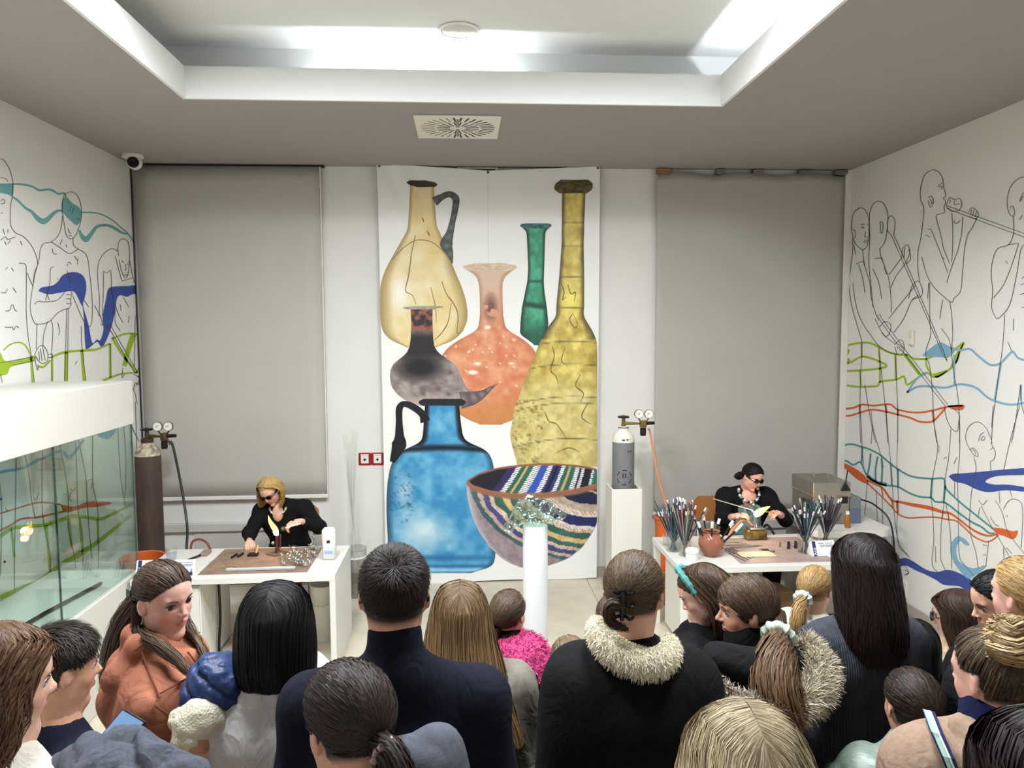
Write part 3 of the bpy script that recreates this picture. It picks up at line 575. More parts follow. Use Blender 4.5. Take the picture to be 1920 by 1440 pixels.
linesR = [
 ('painted_figure', 'black outline of the man nearest the corner, face turned out', [(Cc, p) for p in [
  [(100, 370), (102, 320), (115, 285), (140, 267), (165, 275), (183, 310), (187, 360), (185, 420), (175, 460), (155, 475), (135, 462), (112, 435), (102, 390), (100, 370)], [(105, 375), (115, 380), (118, 410), (108, 420)], [(145, 365), (153, 360), (162, 366), (150, 370)], [(175, 352), (185, 350)], [(143, 352), (165, 347)], [(170, 385), (165, 410), (178, 412)], [(160, 435), (170, 428), (180, 430), (172, 440), (160, 435)],
  [(103, 420), (105, 480), (95, 560), (88, 640), (95, 730), (120, 830), (150, 930)], [(155, 475), (160, 530), (175, 590), (190, 640), (195, 700), (215, 780), (235, 830)], [(120, 548), (155, 535), (165, 560)], [(105, 640), (115, 720), (135, 800), (165, 860), (190, 895)], [(190, 895), (230, 950), (280, 985), (330, 1000)], [(215, 820), (260, 900), (320, 950)], [(135, 550), (155, 620), (165, 690)], [(110, 450), (120, 500)],
  [(150, 930), (150, 960), (145, 1100), (140, 1300), (145, 1440)], [(165, 1150), (190, 1300), (210, 1400), (222, 1440)], [(235, 980), (250, 1100), (270, 1290), (280, 1440)]]]),
 ('painted_figure', 'black outline of the second man with a long spoon', [(Cc, p) for p in [
  [(188, 350), (190, 290), (205, 250), (232, 233), (260, 245), (278, 290), (280, 340), (270, 420), (255, 455), (240, 470)], [(243, 335), (255, 340), (255, 380), (245, 390), (242, 335)], [(188, 350), (190, 420), (185, 520), (190, 600), (200, 690), (205, 760)], [(240, 470), (245, 510), (265, 560), (285, 620), (295, 700), (298, 790)], [(212, 520), (250, 518), (255, 530)], [(285, 600), (310, 570), (330, 540), (350, 515)], [(295, 665), (320, 610), (345, 575)],
  [(350, 515), (355, 470), (380, 450), (390, 490), (370, 540), (345, 575)], [(365, 465), (360, 520)], [(385, 470), (395, 520), (375, 545)], [(280, 385), (278, 345), (285, 315), (300, 307), (315, 330), (315, 370), (310, 400), (320, 425)], [(280, 385), (295, 400), (310, 430)], [(310, 430), (555, 995)], [(322, 425), (562, 990), (555, 995)], [(285, 820), (340, 750), (390, 690), (420, 650)], [(310, 890), (360, 820), (400, 730), (440, 700)],
  [(385, 720), (400, 660), (430, 632), (450, 660), (452, 700), (430, 715), (400, 725)], [(228, 800), (250, 840), (360, 990), (570, 1260)], [(238, 797), (262, 835), (375, 985), (580, 1250)], [(240, 860), (265, 835), (295, 850), (290, 890), (270, 910), (250, 890)], [(315, 950), (345, 925), (362, 955), (355, 995), (330, 1000), (315, 960)], [(325, 960), (350, 985)], [(335, 945), (358, 970)], [(260, 560), (275, 600)], [(205, 570), (235, 640), (250, 720)], [(318, 1010), (325, 1150), (330, 1300), (330, 1440)], [(565, 1270), (575, 1320), (600, 1370), (628, 1382), (635, 1340), (638, 1300), (610, 1270)]]]),
 ('painted_figure', 'black outline of the tall bald man blowing a pipe', [(Cc, p) for p in [
  [(445, 230), (443, 180), (460, 110), (490, 82), (515, 78), (540, 92), (556, 125), (558, 155), (570, 205), (558, 218), (570, 235), (562, 262), (562, 290), (525, 303), (525, 330)], [(445, 230), (460, 265), (455, 340), (445, 420), (432, 480), (430, 560), (440, 640)], [(483, 215), (497, 207), (508, 225), (503, 255), (490, 260), (483, 230)], [(490, 222), (500, 235), (495, 250)], [(538, 165), (552, 158), (550, 175)], [(530, 160), (552, 140)],
  [(525, 330), (545, 400), (560, 470), (590, 545)], [(495, 370), (520, 430), (555, 520), (580, 590)], [(600, 290), (605, 360), (605, 450), (600, 540)], [(730, 310), (700, 370), (680, 400), (665, 470), (655, 580), (645, 680), (615, 715)], [(655, 310), (650, 390), (630, 480), (600, 560), (575, 640)], [(450, 510), (475, 600), (510, 660), (560, 710), (600, 738), (612, 715)], [(485, 640), (480, 720)], [(610, 330), (620, 345), (645, 330)],
  [(575, 250), (590, 215), (615, 225), (640, 220), (650, 245), (640, 275), (605, 285), (580, 265)], [(595, 225), (590, 245)], [(615, 228), (612, 248), (640, 245)], [(685, 290), (700, 265), (720, 275), (735, 300), (720, 320), (690, 310)], [(700, 275), (695, 300)], [(712, 275), (705, 308)], [(725, 285), (716, 312)], [(570, 253), (700, 300), (960, 393), (1040, 422)], [(578, 270), (700, 316), (960, 411), (1040, 440)], [(572, 255), (580, 272)],
  [(590, 735), (600, 800), (605, 900), (600, 990), (612, 1100), (630, 1200), (640, 1340), (640, 1440)], [(490, 640), (490, 820), (495, 900), (470, 990), (490, 1060), (505, 1200), (510, 1330), (525, 1440)], [(548, 870), (585, 920), (600, 985)], [(555, 725), (540, 820)], [(470, 400), (490, 412)], [(478, 370), (492, 375)], [(555, 515), (565, 522)]]]),
 ('painted_figure', 'black outline of the man at the right edge with folded arm', [(Cc, p) for p in [
  [(880, 270), (878, 220), (895, 160), (930, 122), (960, 112), (1000, 125)], [(880, 270), (892, 300), (908, 310)], [(890, 265), (905, 258), (915, 290), (908, 312)], [(908, 310), (910, 390), (885, 450), (830, 470), (805, 530), (798, 600), (805, 680), (800, 760), (815, 805), (835, 817), (880, 770), (900, 720)], [(880, 450), (935, 445)], [(935, 445), (905, 540), (860, 650), (810, 715)], [(900, 720), (925, 600), (945, 480), (960, 450)],
  [(865, 800), (860, 900), (850, 1000), (835, 1100), (820, 1220), (805, 1330), (800, 1440)], [(945, 230), (960, 205)], [(940, 235), (955, 195), (975, 190)], [(940, 325), (955, 300)], [(910, 820), (908, 880)], [(880, 935), (900, 980)], [(880, 545), (870, 530)], [(950, 620), (975, 600)], [(945, 650), (975, 640)], [(940, 700), (975, 690)], [(950, 765), (975, 760)], [(945, 1150), (920, 1330), (900, 1440)], [(945, 1150), (950, 1250), (975, 1330)]]]),
 ('painted_figure', 'black outline of a bald head looking up, low on the wall', [(D, p) for p in [
  [(935, 300), (910, 250), (905, 200), (925, 145), (965, 115), (1000, 115), (1040, 150), (1060, 190), (1080, 235), (1078, 262), (1100, 300), (1105, 335), (1090, 370), (1072, 380), (1075, 440)], [(935, 300), (955, 288), (985, 320), (985, 345), (960, 335), (935, 300)], [(948, 300), (965, 310), (975, 335)], [(1008, 230), (1022, 208), (1035, 222), (1020, 238), (1008, 230)], [(992, 240), (1003, 200), (1028, 183)], [(1070, 300), (1090, 285), (1098, 295)], [(1072, 250), (1085, 255)],
  [(960, 345), (975, 420), (965, 480), (945, 580), (935, 700), (930, 800), (945, 900), (975, 1000), (990, 1110)], [(1010, 680), (1070, 800), (1130, 900), (1200, 1020)], [(1160, 700), (1190, 650), (1230, 632), (1280, 660), (1290, 760), (1280, 960)], [(1105, 640), (1150, 720), (1180, 830), (1220, 900), (1300, 1000)], [(1060, 920), (1040, 1090)], [(990, 640), (1020, 670), (1050, 640)], [(1000, 690), (990, 740)], [(1180, 740), (1190, 755)], [(1070, 750), (1100, 800), (1130, 815)], [(1160, 960), (1165, 1060), (1180, 1120)], [(1180, 960), (1215, 1000)], [(1130, 580), (1135, 660)], [(1200, 570), (1220, 620)], [(1020, 940), (1050, 948)], [(1020, 1010), (1045, 1010)]]]),
 ('painted_figure', 'black outlines of long legs and feet low on the right wall', [(D, p) for p in [
  [(190, 0), (200, 150), (205, 280), (215, 400)], [(265, 40), (275, 130), (300, 230), (335, 350), (350, 420)], [(275, 130), (265, 260)], [(365, 0), (380, 200), (400, 400), (410, 530), (420, 700), (450, 920), (520, 1020)], [(445, 0), (445, 200), (440, 400), (450, 650), (440, 800), (450, 940), (490, 990), (530, 1030)], [(685, 100), (715, 280), (690, 440), (670, 560), (680, 700), (690, 900), (680, 1080), (760, 1150), (850, 1200)], [(805, 160), (790, 350), (765, 500), (760, 650), (740, 800), (735, 1000), (740, 1050), (780, 1130), (855, 1190)],
  [(860, 60), (865, 300), (850, 500), (855, 700), (860, 1000), (900, 1080), (960, 1150)], [(1090, 0), (1080, 150)], [(1270, 0), (1210, 220), (1160, 440)], [(400, 880), (430, 1000), (480, 1060), (520, 1130), (490, 1145)], [(240, 520), (215, 830)], [(340, 620), (350, 860), (390, 940)], [(300, 580), (310, 860)], [(770, 650), (800, 850), (810, 1100)], [(725, 270), (725, 320)], [(755, 360), (775, 350)], [(825, 395), (845, 350)], [(700, 950), (703, 1060)], [(490, 1110), (520, 1125), (500, 1140)], [(830, 520), (830, 610)]]]),
]
mural(wr, XR, -1, specsR, linesR, 'right')
# ------------------------------------------------------------------ glass showcase on the left wall
m_pane = pane_mat('showcase_glass', (.87, .93, .90), .03); m_bub = pane_mat('bubble_glass', (.88, .90, .88), .22, .02, 1.0)
m_glass = pane_mat('clear_glass', (.965, .975, .97), .07)
m_edge = mat('glass_edge', (52, 82, 74), .2)
SX, SY0, SY1 = -2.306, 2.9, 5.37
t = thing('display_case', 'large white museum showcase with greenish glass panes on the left wall', 'display case', (XL+.02, SY0, 0))
dx = SX-(XL+.02); dy = SY1-SY0
m_case = mat('case_white', (204, 200, 192), .5)
B().box(0, dx, 0, dy, .0, .70, .006).build('plinth', m_case, t)
B().box(0, dx, 0, dy, 1.745, 2.048, .004).build('top_box', m_case, t)
B().box(.01, dx-.03, .03, dy-.03, .7, .712).build('display_floor', mat('case_floor', (214, 216, 210), .3), t)
js = [0, 1.46-.0, dy-.012]
for a, b in ((.012, 1.455), (1.462, dy-.012)): B().box(dx-.022, dx-.012, a, b, .712, 1.745).build('glass_pane', m_pane, t)
for a in (0.006, dy-.016): B().box(.01, dx-.012, a, a+.01, .712, 1.745).build('glass_pane', m_pane, t)
for a in (1.455, dy-.014): B().box(dx-.022, dx-.0115, a, a+.006, .712, 1.745).build('pane_joint', m_edge, t)
for a, z in ((.12, .95), (.12, 1.35), (.3, .95), (.3, 1.35)): B().lathe([(0, 0), (.008, 0), (.008, .006)], n=10, axis=0, c=(.012, dy-.3-a*2.2, z)).build('wall_peg', m_dark, t)
B().box(.06, .26, .5, 1.5, .712, .722).build('glass_shelf', m_pane, t)
B().tube([(.3, .35, .73), (.42, 1.6, .73), (.5, 2.1, .73)], .012, 8).build('blowing_iron', m_dark, t)

# ------------------------------------------------------------------ the printed banner
YBN = 6.93
m_banner = mat('banner_vinyl', (240, 238, 234), .55, noise=.015, nscale=6)
m_print = mat('banner_print', rough=.5, attr=True)
t = thing('banner', 'tall white vinyl banner printed with antique glass vessels', 'banner', at_y(915, 1085, YBN)*[1, 1, 0])
BO = np.array(t.location)
def bpt(px, py, lift=0):
    p = at_y(px, py, YBN-lift)
    fold = .004*np.sin(px*.02)*np.sin(py*.006+1)+.010*np.exp(-((px-706)**2+(py-306)**2)/9000)*np.sin((px-706-.55*(py-306))*.13)+.010*np.exp(-((px-1125)**2+(py-312)**2)/9000)*np.sin((px-1125+.55*(py-312))*.13)
    return p+np.array([0, fold, 0])-BO
nu, nv = 60, 90; V = []
for v in np.linspace(0, 1, nv):
    for u in np.linspace(0, 1, nu):
        xl, xr = 706+18*v**.8, 1125-6.5*v; yt = 306+6*u+11*(1-abs(2*u-1)); yb = 1098-16*u+2*math.sin(u*9)
        V.append(bpt(xl+(xr-xl)*u, yt+(yb-yt)*v))
V = np.array(V); i = (np.arange(nv-1)[:, None]*nu+np.arange(nu-1)).ravel(); Q = np.stack([i, i+1, i+nu+1, i+nu], 1)
mesh_np('vinyl_sheet', np.vstack([V, V+[0, .003, 0]]), np.vstack([Q, Q[:, ::-1]+len(V)]), m_banner, t)
for px, py in ((711, 311), (915, 323), (1121, 315)):
    p = bpt(px, py, .001); B().lathe([(.0, -.004), (.012, -.003), (.013, 0), (.006, .001), (.006, .06)], n=14, axis=1, c=p).build('eyelet', mat('eyelet_metal', (110, 106, 100), .4, metal=.7), t)
B().prism([bpt(914.5, 330, .0006), bpt(916, 330, .0006), bpt(916.5, 495, .0006), bpt(915, 495, .0006)], (0, .0004, 0)).build('seam', mat('seam_grey', (224, 222, 218), .6), t)
def vnoise(x, y, seed=0):
    x = np.asarray(x, float); y = np.asarray(y, float); xi = np.floor(x).astype(int); yi = np.floor(y).astype(int); fx = x-xi; fy = y-yi; fx = fx*fx*(3-2*fx); fy = fy*fy*(3-2*fy)
    def hsh(a, b): n = np.sin(a*127.1+b*311.7+seed*74.7)*43758.5453; return n-np.floor(n)
    return (hsh(xi, yi)*(1-fx)+hsh(xi+1, yi)*fx)*(1-fy)+(hsh(xi, yi+1)*(1-fx)+hsh(xi+1, yi+1)*fx)*fy
def fbm(x, y, seed=0, o=4): return sum(vnoise(x*2**k, y*2**k, seed+k)*.5**(k+1) for k in range(o))
def mixc(a, b, t_): t_ = np.clip(t_, 0, 1)[..., None]; return np.asarray(a, float)*(1-t_)+np.asarray(b, float)*t_
EC = (700, 300, 3.428); FC = (700, 700, 3.428)
def printed(name, label, rows, fn, lift, nu=40, nv=110, crop=EC):
    R_ = np.array(rows, float); ys = np.linspace(R_[0, 0], R_[-1, 0], nv)
    def sm(c):
        v = np.interp(ys, R_[:, 0], R_[:, c]); k = np.ones(5)/5; p = np.pad(v, 2, 'edge'); return np.convolve(p, k, 'valid')
    xl, xr = sm(1), sm(2); u = np.linspace(-1, 1, nu); U, Yc = np.meshgrid(u, ys); X = xl[:, None]+(xr-xl)[:, None]*(U+1)/2
    col = fn(U, (Yc-ys[0])/(ys[-1]-ys[0]), X, Yc+(1371.2 if crop is FC else 0))
    V = np.array([bpt(crop[0]+x/crop[2], crop[1]+y/crop[2], lift) for x, y in zip(X.ravel(), Yc.ravel())])
    i = (np.arange(nv-1)[:, None]*nu+np.arange(nu-1)).ravel()
    o = mesh_np(name, V, np.stack([i, i+1, i+nu+1, i+nu], 1), m_print, t, col=lin(np.clip(col, 0, 255)).reshape(-1, 3)); o['label'] = label; return o
def strip(name, label, pts, wd, col, lift, crop):
    Q = curve_pts(pts, 8); W_ = np.interp(np.linspace(0, 1, len(Q)), np.linspace(0, 1, len(wd)), wd); T_ = np.gradient(Q, axis=0); T_ /= np.linalg.norm(T_, axis=1)[:, None]; N_ = np.stack([-T_[:, 1], T_[:, 0]], 1)
    us = np.array([-1, -.5, 0, .5, 1]); V = []; c = []
    for k in range(len(Q)):
        for u in us:
            p = Q[k]+N_[k]*W_[k]/2*u; V.append(bpt(crop[0]+p[0]/crop[2], crop[1]+p[1]/crop[2], lift)); c.append(np.array(col)*(1.0+.5*(1-abs(u))*(.5+.5*math.sin(k*.9))))
    n = 5; i = (np.arange(len(Q)-1)[:, None]*n+np.arange(n-1)).ravel()
    o = mesh_np(name, V, np.stack([i, i+1, i+n+1, i+n], 1), m_print, t, col=lin(np.clip(c, 0, 255)))
    if label: o['label'] = label
    return o
def crackl(x, y, seed, s=60, wd=.018):
    return np.abs(fbm(x/s, y/s, seed, 3)-.44) < wd
def f_amber(u, v, x, y):
    n = fbm(x/90, y/90, 3); c = mixc((222, 196, 132), (236, 222, 182), n*1.6-.3); c = mixc(c, (246, 240, 222), (1-np.hypot((x-170)/90, (y-850)/190))*1.2)
    c = mixc(c, (140, 112, 58), (np.abs(u)-.72)*2.6+.25*(n-.4)); c = mixc(c, (205, 165, 90), np.clip((x-330)/300, 0, .5)*(y < 600))
    return c
printed('printed_jug', 'pale amber glass jug with long neck', [(150, 238, 390), (250, 233, 392), (350, 228, 400), (430, 222, 408), (460, 215, 425), (520, 180, 450), (600, 135, 490), (680, 90, 510), (750, 60, 540), (820, 45, 570), (900, 42, 595), (980, 45, 607), (1040, 48, 602), (1100, 60, 575), (1150, 100, 530), (1185, 170, 460), (1205, 230, 380)], f_amber, .002, 60, 130)
def rim(label, rows, c0, c1, lift, crop=EC): return printed('printed_rim', label, rows, lambda u, v, x, y: mixc(c0, c1, fbm(x/22, y/9, 2)*1.4-.1), lift, 30, 14, crop)
rim('dark rim of the amber jug', [(131, 240, 320), (140, 214, 385), (148, 210, 405), (158, 232, 413), (168, 240, 410), (174, 300, 392)], (38, 32, 22), (92, 80, 52), .0032)
strip('printed_handle', 'dark grey handle of the amber jug', [(392, 268), (440, 238), (490, 220), (530, 250), (525, 320), (508, 400), (492, 470), (470, 540), (492, 600), (507, 665)], [62, 40, 38, 46, 40, 38, 48, 86, 44, 10], (72, 76, 72), .0030, EC)
def f_red(u, v, x, y):
    n = fbm(x/45, y/45, 13); c = mixc((206, 118, 84), (226, 168, 130), n*1.7-.35); c = mixc(c, (214, 182, 158), (1100-y)/300*(y < 1120)); c = mixc(c, (150, 96, 78), (np.abs(u)-.6)*1.2*(y < 1100)); c = mixc(c, (120, 80, 70), 1.3*(1-np.hypot((x-755)/60, (y-950)/120))*(n > .38))
    c = mixc(c, (176, 92, 52), (np.abs(u)-.8)*3*(y > 1150)); c = mixc(c, (196, 128, 70), np.clip((y-1450)/250, 0, .8)); s_ = (vnoise(x/22, y/12, 4) > .93) & (y > 1100) & (y < 1500); c[s_] = (250, 226, 196)
    hl = np.maximum(0, 1-np.hypot((x-640)/42, (y-1365)/18))+np.maximum(0, 1-np.hypot((x-670)/26, (y-1310)/12))+np.maximum(0, 1-np.hypot((x-885)/20, (y-1308)/8))+np.maximum(0, 1-np.hypot((x-735)/26, (y-1075)/14)); return mixc(c, (255, 250, 236), hl*1.6)
printed('printed_flask', 'orange red glass flask with flared lip', [(664, 690, 800), (670, 610, 890), (678, 580, 925), (690, 568, 928), (705, 600, 905), (725, 640, 870), (760, 668, 840), (800, 680, 830), (900, 685, 830), (1000, 685, 835), (1080, 675, 850), (1110, 640, 890), (1150, 560, 960), (1200, 485, 1020), (1250, 445, 1050), (1330, 420, 1068), (1400, 418, 1072), (1500, 440, 1050), (1580, 490, 1010), (1640, 560, 950), (1690, 650, 860), (1701, 710, 800)], f_red, .0036, 60, 130)
rim('pale lip of the orange flask', [(664, 690, 800), (670, 610, 890), (678, 580, 925), (690, 568, 928), (705, 600, 905), (714, 640, 860)], (190, 160, 128), (226, 206, 180), .0042)
def f_green(u, v, x, y):
    n = fbm(x/30, y/40, 21); c = mixc((30, 112, 82), (78, 168, 130), n*1.5-.25+.35*(1-np.abs(u))); c = mixc(c, (14, 52, 42), (np.abs(u)-.62)*3); c = mixc(c, (16, 60, 48), np.clip((y-1000)/200, 0, .6)); c = mixc(c, (18, 66, 52), 1.2-np.abs(y-930-.15*(x-1000))/22); return mixc(c, (18, 66, 52), 1.0-np.abs(y-780)/14)
printed('printed_bottle', 'dark green slender glass bottle', [(410, 955, 1140), (420, 940, 1146), (435, 955, 1135), (445, 975, 1115), (470, 985, 1105), (560, 990, 1102), (700, 995, 1098), (780, 990, 1095), (850, 975, 1100), (950, 955, 1115), (1050, 945, 1125), (1120, 942, 1115), (1160, 1000, 1085), (1190, 1040, 1068)], f_green, .0040, 30, 110)
rim('green rim of the slender bottle', [(408, 980, 1120), (416, 942, 1146), (428, 944, 1144), (440, 975, 1115)], (14, 44, 42), (64, 128, 118), .0046)
def f_tall(u, v, x, y):
    n = fbm(x/50, y/50, 31); c = mixc((170, 146, 62), (226, 206, 118), n*1.6-.3+.25*(1-np.abs(u))); c = mixc(c, (66, 58, 32), (np.abs(u)-.62)*2.4*(y < 1150)); c = mixc(c, (104, 92, 46), (np.abs(u)-.82)*2.2*(y >= 1150))
    c = mixc(c, (236, 220, 112), 1.1*(1-np.hypot((x-1270)/80, (y-900)/130))); c = mixc(c, (214, 202, 150), np.clip((y-1350)/250, 0, .6)*(.4+n))
    for yl in (400, 550, 752, 950, 1165, 1312, 1520, 1560, 1790): c = mixc(c, (80, 68, 34), .75*(1-np.abs(y-yl-.004*(x-1280)**2/10)/5))
    b_ = fbm(x/34, y/34, 44); c = c*(.88+.26*b_)[..., None]; return mixc(c, (120, 102, 48), (fbm(x/18, y/18, 47)-.53)*4*(x < 1100)*(y > 1540))
printed('printed_bottle', 'tall yellow amber glass bottle with long ringed neck', [(185, 1215, 1365), (300, 1213, 1360), (400, 1212, 1355), (550, 1210, 1352), (750, 1195, 1355), (950, 1175, 1355), (990, 1178, 1350), (1020, 1165, 1360), (1060, 1130, 1385), (1110, 1100, 1415), (1170, 1070, 1438), (1300, 1020, 1440), (1400, 975, 1440), (1500, 945, 1440), (1600, 905, 1440), (1700, 890, 1440), (1760, 878, 1440), (1830, 890, 1440), (1900, 910, 1440), (1970, 930, 1440)], f_tall, .0048, 70, 190)
rim('brown rim of the tall bottle', [(128, 1220, 1370), (138, 1180, 1408), (160, 1165, 1413), (190, 1160, 1408), (205, 1175, 1395), (214, 1205, 1360)], (44, 38, 24), (124, 108, 66), .0054)
def f_duck(u, v, x, y):
    n = fbm(x/35, y/35, 51); c = mixc((96, 86, 82), (172, 158, 154), n*1.6-.2); c = mixc(c, (30, 26, 28), 1.5*(1-np.hypot((x-300)/190, (y-1330)/110))+.3*(n-.4)); c = mixc(c, (34, 28, 30), np.clip((y-1080)/60, 0, 1)*np.clip((1300-y)/60, 0, 1)*.95)
    top = (y < 1100); c2 = mixc((150, 88, 74), (46, 38, 38), (n-.4)*5); c[top] = c2[top]; c = mixc(c, (190, 172, 164), np.clip((y-1470)/120, 0, .8)*(n > .3)); return c
printed('printed_flask', 'dark grey glass flask shaped like a bird', [(945, 240, 385), (962, 240, 380), (1050, 245, 380), (1150, 240, 385), (1200, 232, 392), (1240, 215, 420), (1270, 180, 460), (1310, 130, 520), (1350, 110, 548), (1400, 108, 568), (1450, 115, 590), (1480, 135, 620), (1510, 160, 645), (1540, 200, 650), (1562, 260, 640), (1578, 310, 590)], f_duck, .0056, 50, 110)
strip('printed_beak', 'curved grey beak of the bird flask', [(560, 1545), (640, 1530), (700, 1505), (750, 1470), (795, 1440)], [110, 88, 52, 26, 4], (96, 84, 84), .0062, EC)
rim('thin grey lip of the bird flask', [(939, 300, 440), (945, 200, 460), (952, 183, 420), (960, 235, 385)], (120, 112, 100), (190, 182, 168), .0062)
def f_blue(u, v, x, y):
    y = y-1371.2; n = fbm(x/70, y/70, 61); c = mixc((52, 134, 184), (120, 184, 214), n*1.8-.45); c = mixc(c, (206, 226, 232), 1.0*(1-np.hypot((x-330)/240, (y-1020)/190))+.25*(n-.4)); c = mixc(c, (190, 212, 220), .9*(1-np.hypot((x-200)/80, (y-760)/160)))
    c = mixc(c, (8, 14, 22), (np.abs(u)-.66)*4.5*(y < 470)); c = mixc(c, (12, 44, 70), (np.abs(u)-.86)*5*(y >= 470)); c = mixc(c, (8, 20, 32), 1.15-np.abs(y-478-14*u*u*(y > 470))/26); c = mixc(c, (30, 100, 150), .8-np.abs(y-1185)/34); c = mixc(c, (26, 90, 140), .9-np.abs(y-1238)/14); c = mixc(c, (224, 236, 240), .9-np.abs(y-1262)/9)
    return mixc(c, (40, 84, 110), (fbm(x/12, y/16, 3)-.56)*5*(np.hypot((x-190)/90, (y-790)/170) < 1))
printed('printed_jug', 'square shouldered blue glass jug', [(205, 332, 552), (300, 325, 560), (400, 318, 575), (440, 305, 600), (460, 270, 650), (480, 220, 700), (510, 170, 740), (560, 125, 765), (620, 105, 775), (700, 92, 775), (800, 85, 770), (900, 85, 770), (1000, 90, 775), (1100, 95, 780), (1180, 110, 785), (1230, 150, 770), (1260, 220, 720), (1282, 330, 600)], f_blue, .0066, 60, 130, FC)
rim('black rim of the blue jug', [(164, 330, 560), (172, 300, 590), (185, 288, 597), (198, 296, 592), (208, 320, 570)], (12, 14, 18), (30, 42, 52), .0072, FC)
strip('printed_handle', 'black handle of the blue jug', [(335, 310), (315, 262), (260, 218), (200, 196), (168, 225), (166, 310), (168, 400), (165, 460), (122, 570)], [66, 46, 44, 36, 44, 42, 58, 96, 34], (14, 16, 20), .0070, FC)
for pts, wd in (([(270, 485), (245, 600), (238, 660), (225, 750), (208, 840), (250, 870), (275, 930)], 5), ([(440, 780), (470, 860), (520, 930), (545, 1000), (538, 1110), (580, 1095)], 5), ([(395, 1155), (440, 1110), (480, 1040), (500, 920)], 5), ([(370, 820), (400, 950), (405, 1050)], 4), ([(120, 640), (200, 560), (280, 515), (380, 530), (460, 600), (480, 640)], 4), ([(345, 455), (365, 490)], 6), ([(315, 370), (325, 400)], 6)):
    strip('printed_crack', None, pts, [wd, wd*1.4, wd*.6], (110, 84, 46), .0026, EC)
for pts, wd in (([(1285, 985), (1262, 1025), (1290, 1075), (1312, 1060), (1285, 990)], 5), ([(1150, 1200), (1162, 1260), (1140, 1350), (1170, 1385), (1190, 1440)], 6), ([(1205, 780), (1225, 850), (1215, 900), (1240, 880)], 6), ([(1250, 800), (1270, 860), (1300, 850), (1290, 910)], 6), ([(1330, 1380), (1300, 1450), (1350, 1500), (1330, 1560)], 6), ([(1100, 1620), (1130, 1680), (1180, 1700), (1240, 1790)], 6), ([(1230, 1210), (1210, 1290), (1250, 1320)], 5), ([(1380, 1560), (1340, 1650), (1400, 1700)], 6), ([(1180, 1880), (1260, 1850), (1330, 1880)], 5)):
    strip('printed_crack', None, pts, [wd, wd*1.5, wd*.6], (112, 96, 44), .0052, EC)
# mosaic bowl
def bowl_body(u, v, x, y):
    y = y-1371.2; r = np.hypot((x-1430)/1.42, (y-640))+fbm(x/60, y/60, 71)*26
    bands = [(0, (60, 40, 46)), (95, (74, 44, 46)), (128, (188, 170, 150)), (140, (30, 32, 66)), (222, (176, 160, 142)), (262, (190, 150, 118)), (285, (206, 198, 190)), (298, (34, 40, 92)), (360, (214, 206, 198)), (378, (176, 126, 98)), (402, (52, 96, 86)), (440, (204, 176, 120)), (470, (56, 100, 88)), (500, (184, 150, 126)), (522, (72, 70, 120)), (548, (186, 162, 150)), (566, (60, 92, 96)), (590, (150, 134, 140))]
    c = np.zeros(x.shape+(3,)); 
    for b, k in bands: c[r >= b] = k
    st = (np.sin((x*.9-y)*.42) > .3) & (((r > 262) & (r < 285)) | ((r > 378) & (r < 402)) | ((r > 500) & (r < 522))); c[st] = (232, 222, 208)
    n = fbm(x/25, y/25, 5); c = c*(.82+.4*n)[..., None]; c = mixc(c, (205, 208, 210), (np.abs(u)-.9)*6*(u < 0)); rimy = np.interp(x, [598, 640, 750, 900, 1100, 1300, 1437], [690, 730, 765, 785, 780, 755, 720]); return mixc(c, (150, 100, 76), 1.6-np.abs(y-rimy-8)/16)
printed('printed_bowl', 'striped mosaic glass bowl', [(690, 598, 1437), (760, 600, 1437), (800, 604, 1437), (900, 630, 1437), (960, 652, 1437), (1020, 680, 1408), (1120, 750, 1340), (1190, 830, 1250), (1230, 900, 1140), (1246, 960, 1080)], bowl_body, .0078, 130, 90, FC)
def bowl_in(u, v, x, y):
    y = y-1371.2; k = x+ (y-680)*.75*np.clip(1.2-(x-600)/900, .1, 1)
    bands = [(0, (26, 26, 34)), (700, (30, 28, 40)), (820, (46, 44, 92)), (872, (240, 238, 236)), (905, (44, 100, 84)), (935, (206, 172, 112)), (950, (48, 104, 86)), (985, (242, 240, 238)), (1018, (214, 220, 236)), (1035, (52, 84, 176)), (1085, (240, 238, 236)), (1118, (40, 46, 108)), (1140, (20, 22, 30)), (1158, (44, 52, 112)), (1180, (244, 242, 240)), (1205, (42, 96, 80)), (1230, (200, 168, 116)), (1246, (46, 100, 84)), (1278, (244, 240, 238)), (1308, (40, 46, 96)), (1322, (236, 226, 222)), (1342, (26, 28, 44)), (1392, (240, 238, 236)), (1408, (40, 110, 96))]
    c = np.zeros(x.shape+(3,))
    for b, q in bands: c[k >= b] = q
    st = (np.sin((y+x*.3)*.5) > .55) & (c.min(-1) > 200); c[st] = (70, 70, 78)
    top = np.interp(x, [598, 680, 800, 950, 1100, 1250, 1437], [690, 640, 605, 585, 578, 580, 610]); c = mixc(c, (150, 96, 70), 1.5-np.abs(y-top-4)/9); bot = np.interp(x, [598, 640, 750, 900, 1100, 1300, 1437], [690, 730, 765, 785, 780, 755, 720]); return mixc(c, (158, 106, 82), 1.5-np.abs(y-bot+4)/9)
ys_ = np.linspace(578, 785, 40); rows = []
for y in ys_:
    xx = np.linspace(598, 1437, 400); top = np.interp(xx, [598, 680, 800, 950, 1100, 1250, 1437], [690, 640, 605, 585, 578, 580, 610]); bot = np.interp(xx, [598, 640, 750, 900, 1100, 1300, 1437], [690, 730, 765, 785, 780, 755, 720]); ok = xx[(y >= top-.01) & (y <= bot+.01)]
    if len(ok): rows.append((y, ok[0], ok[-1]))
printed('printed_bowl', 'striped inside of the mosaic bowl', rows, bowl_in, .0086, 150, 60, FC)

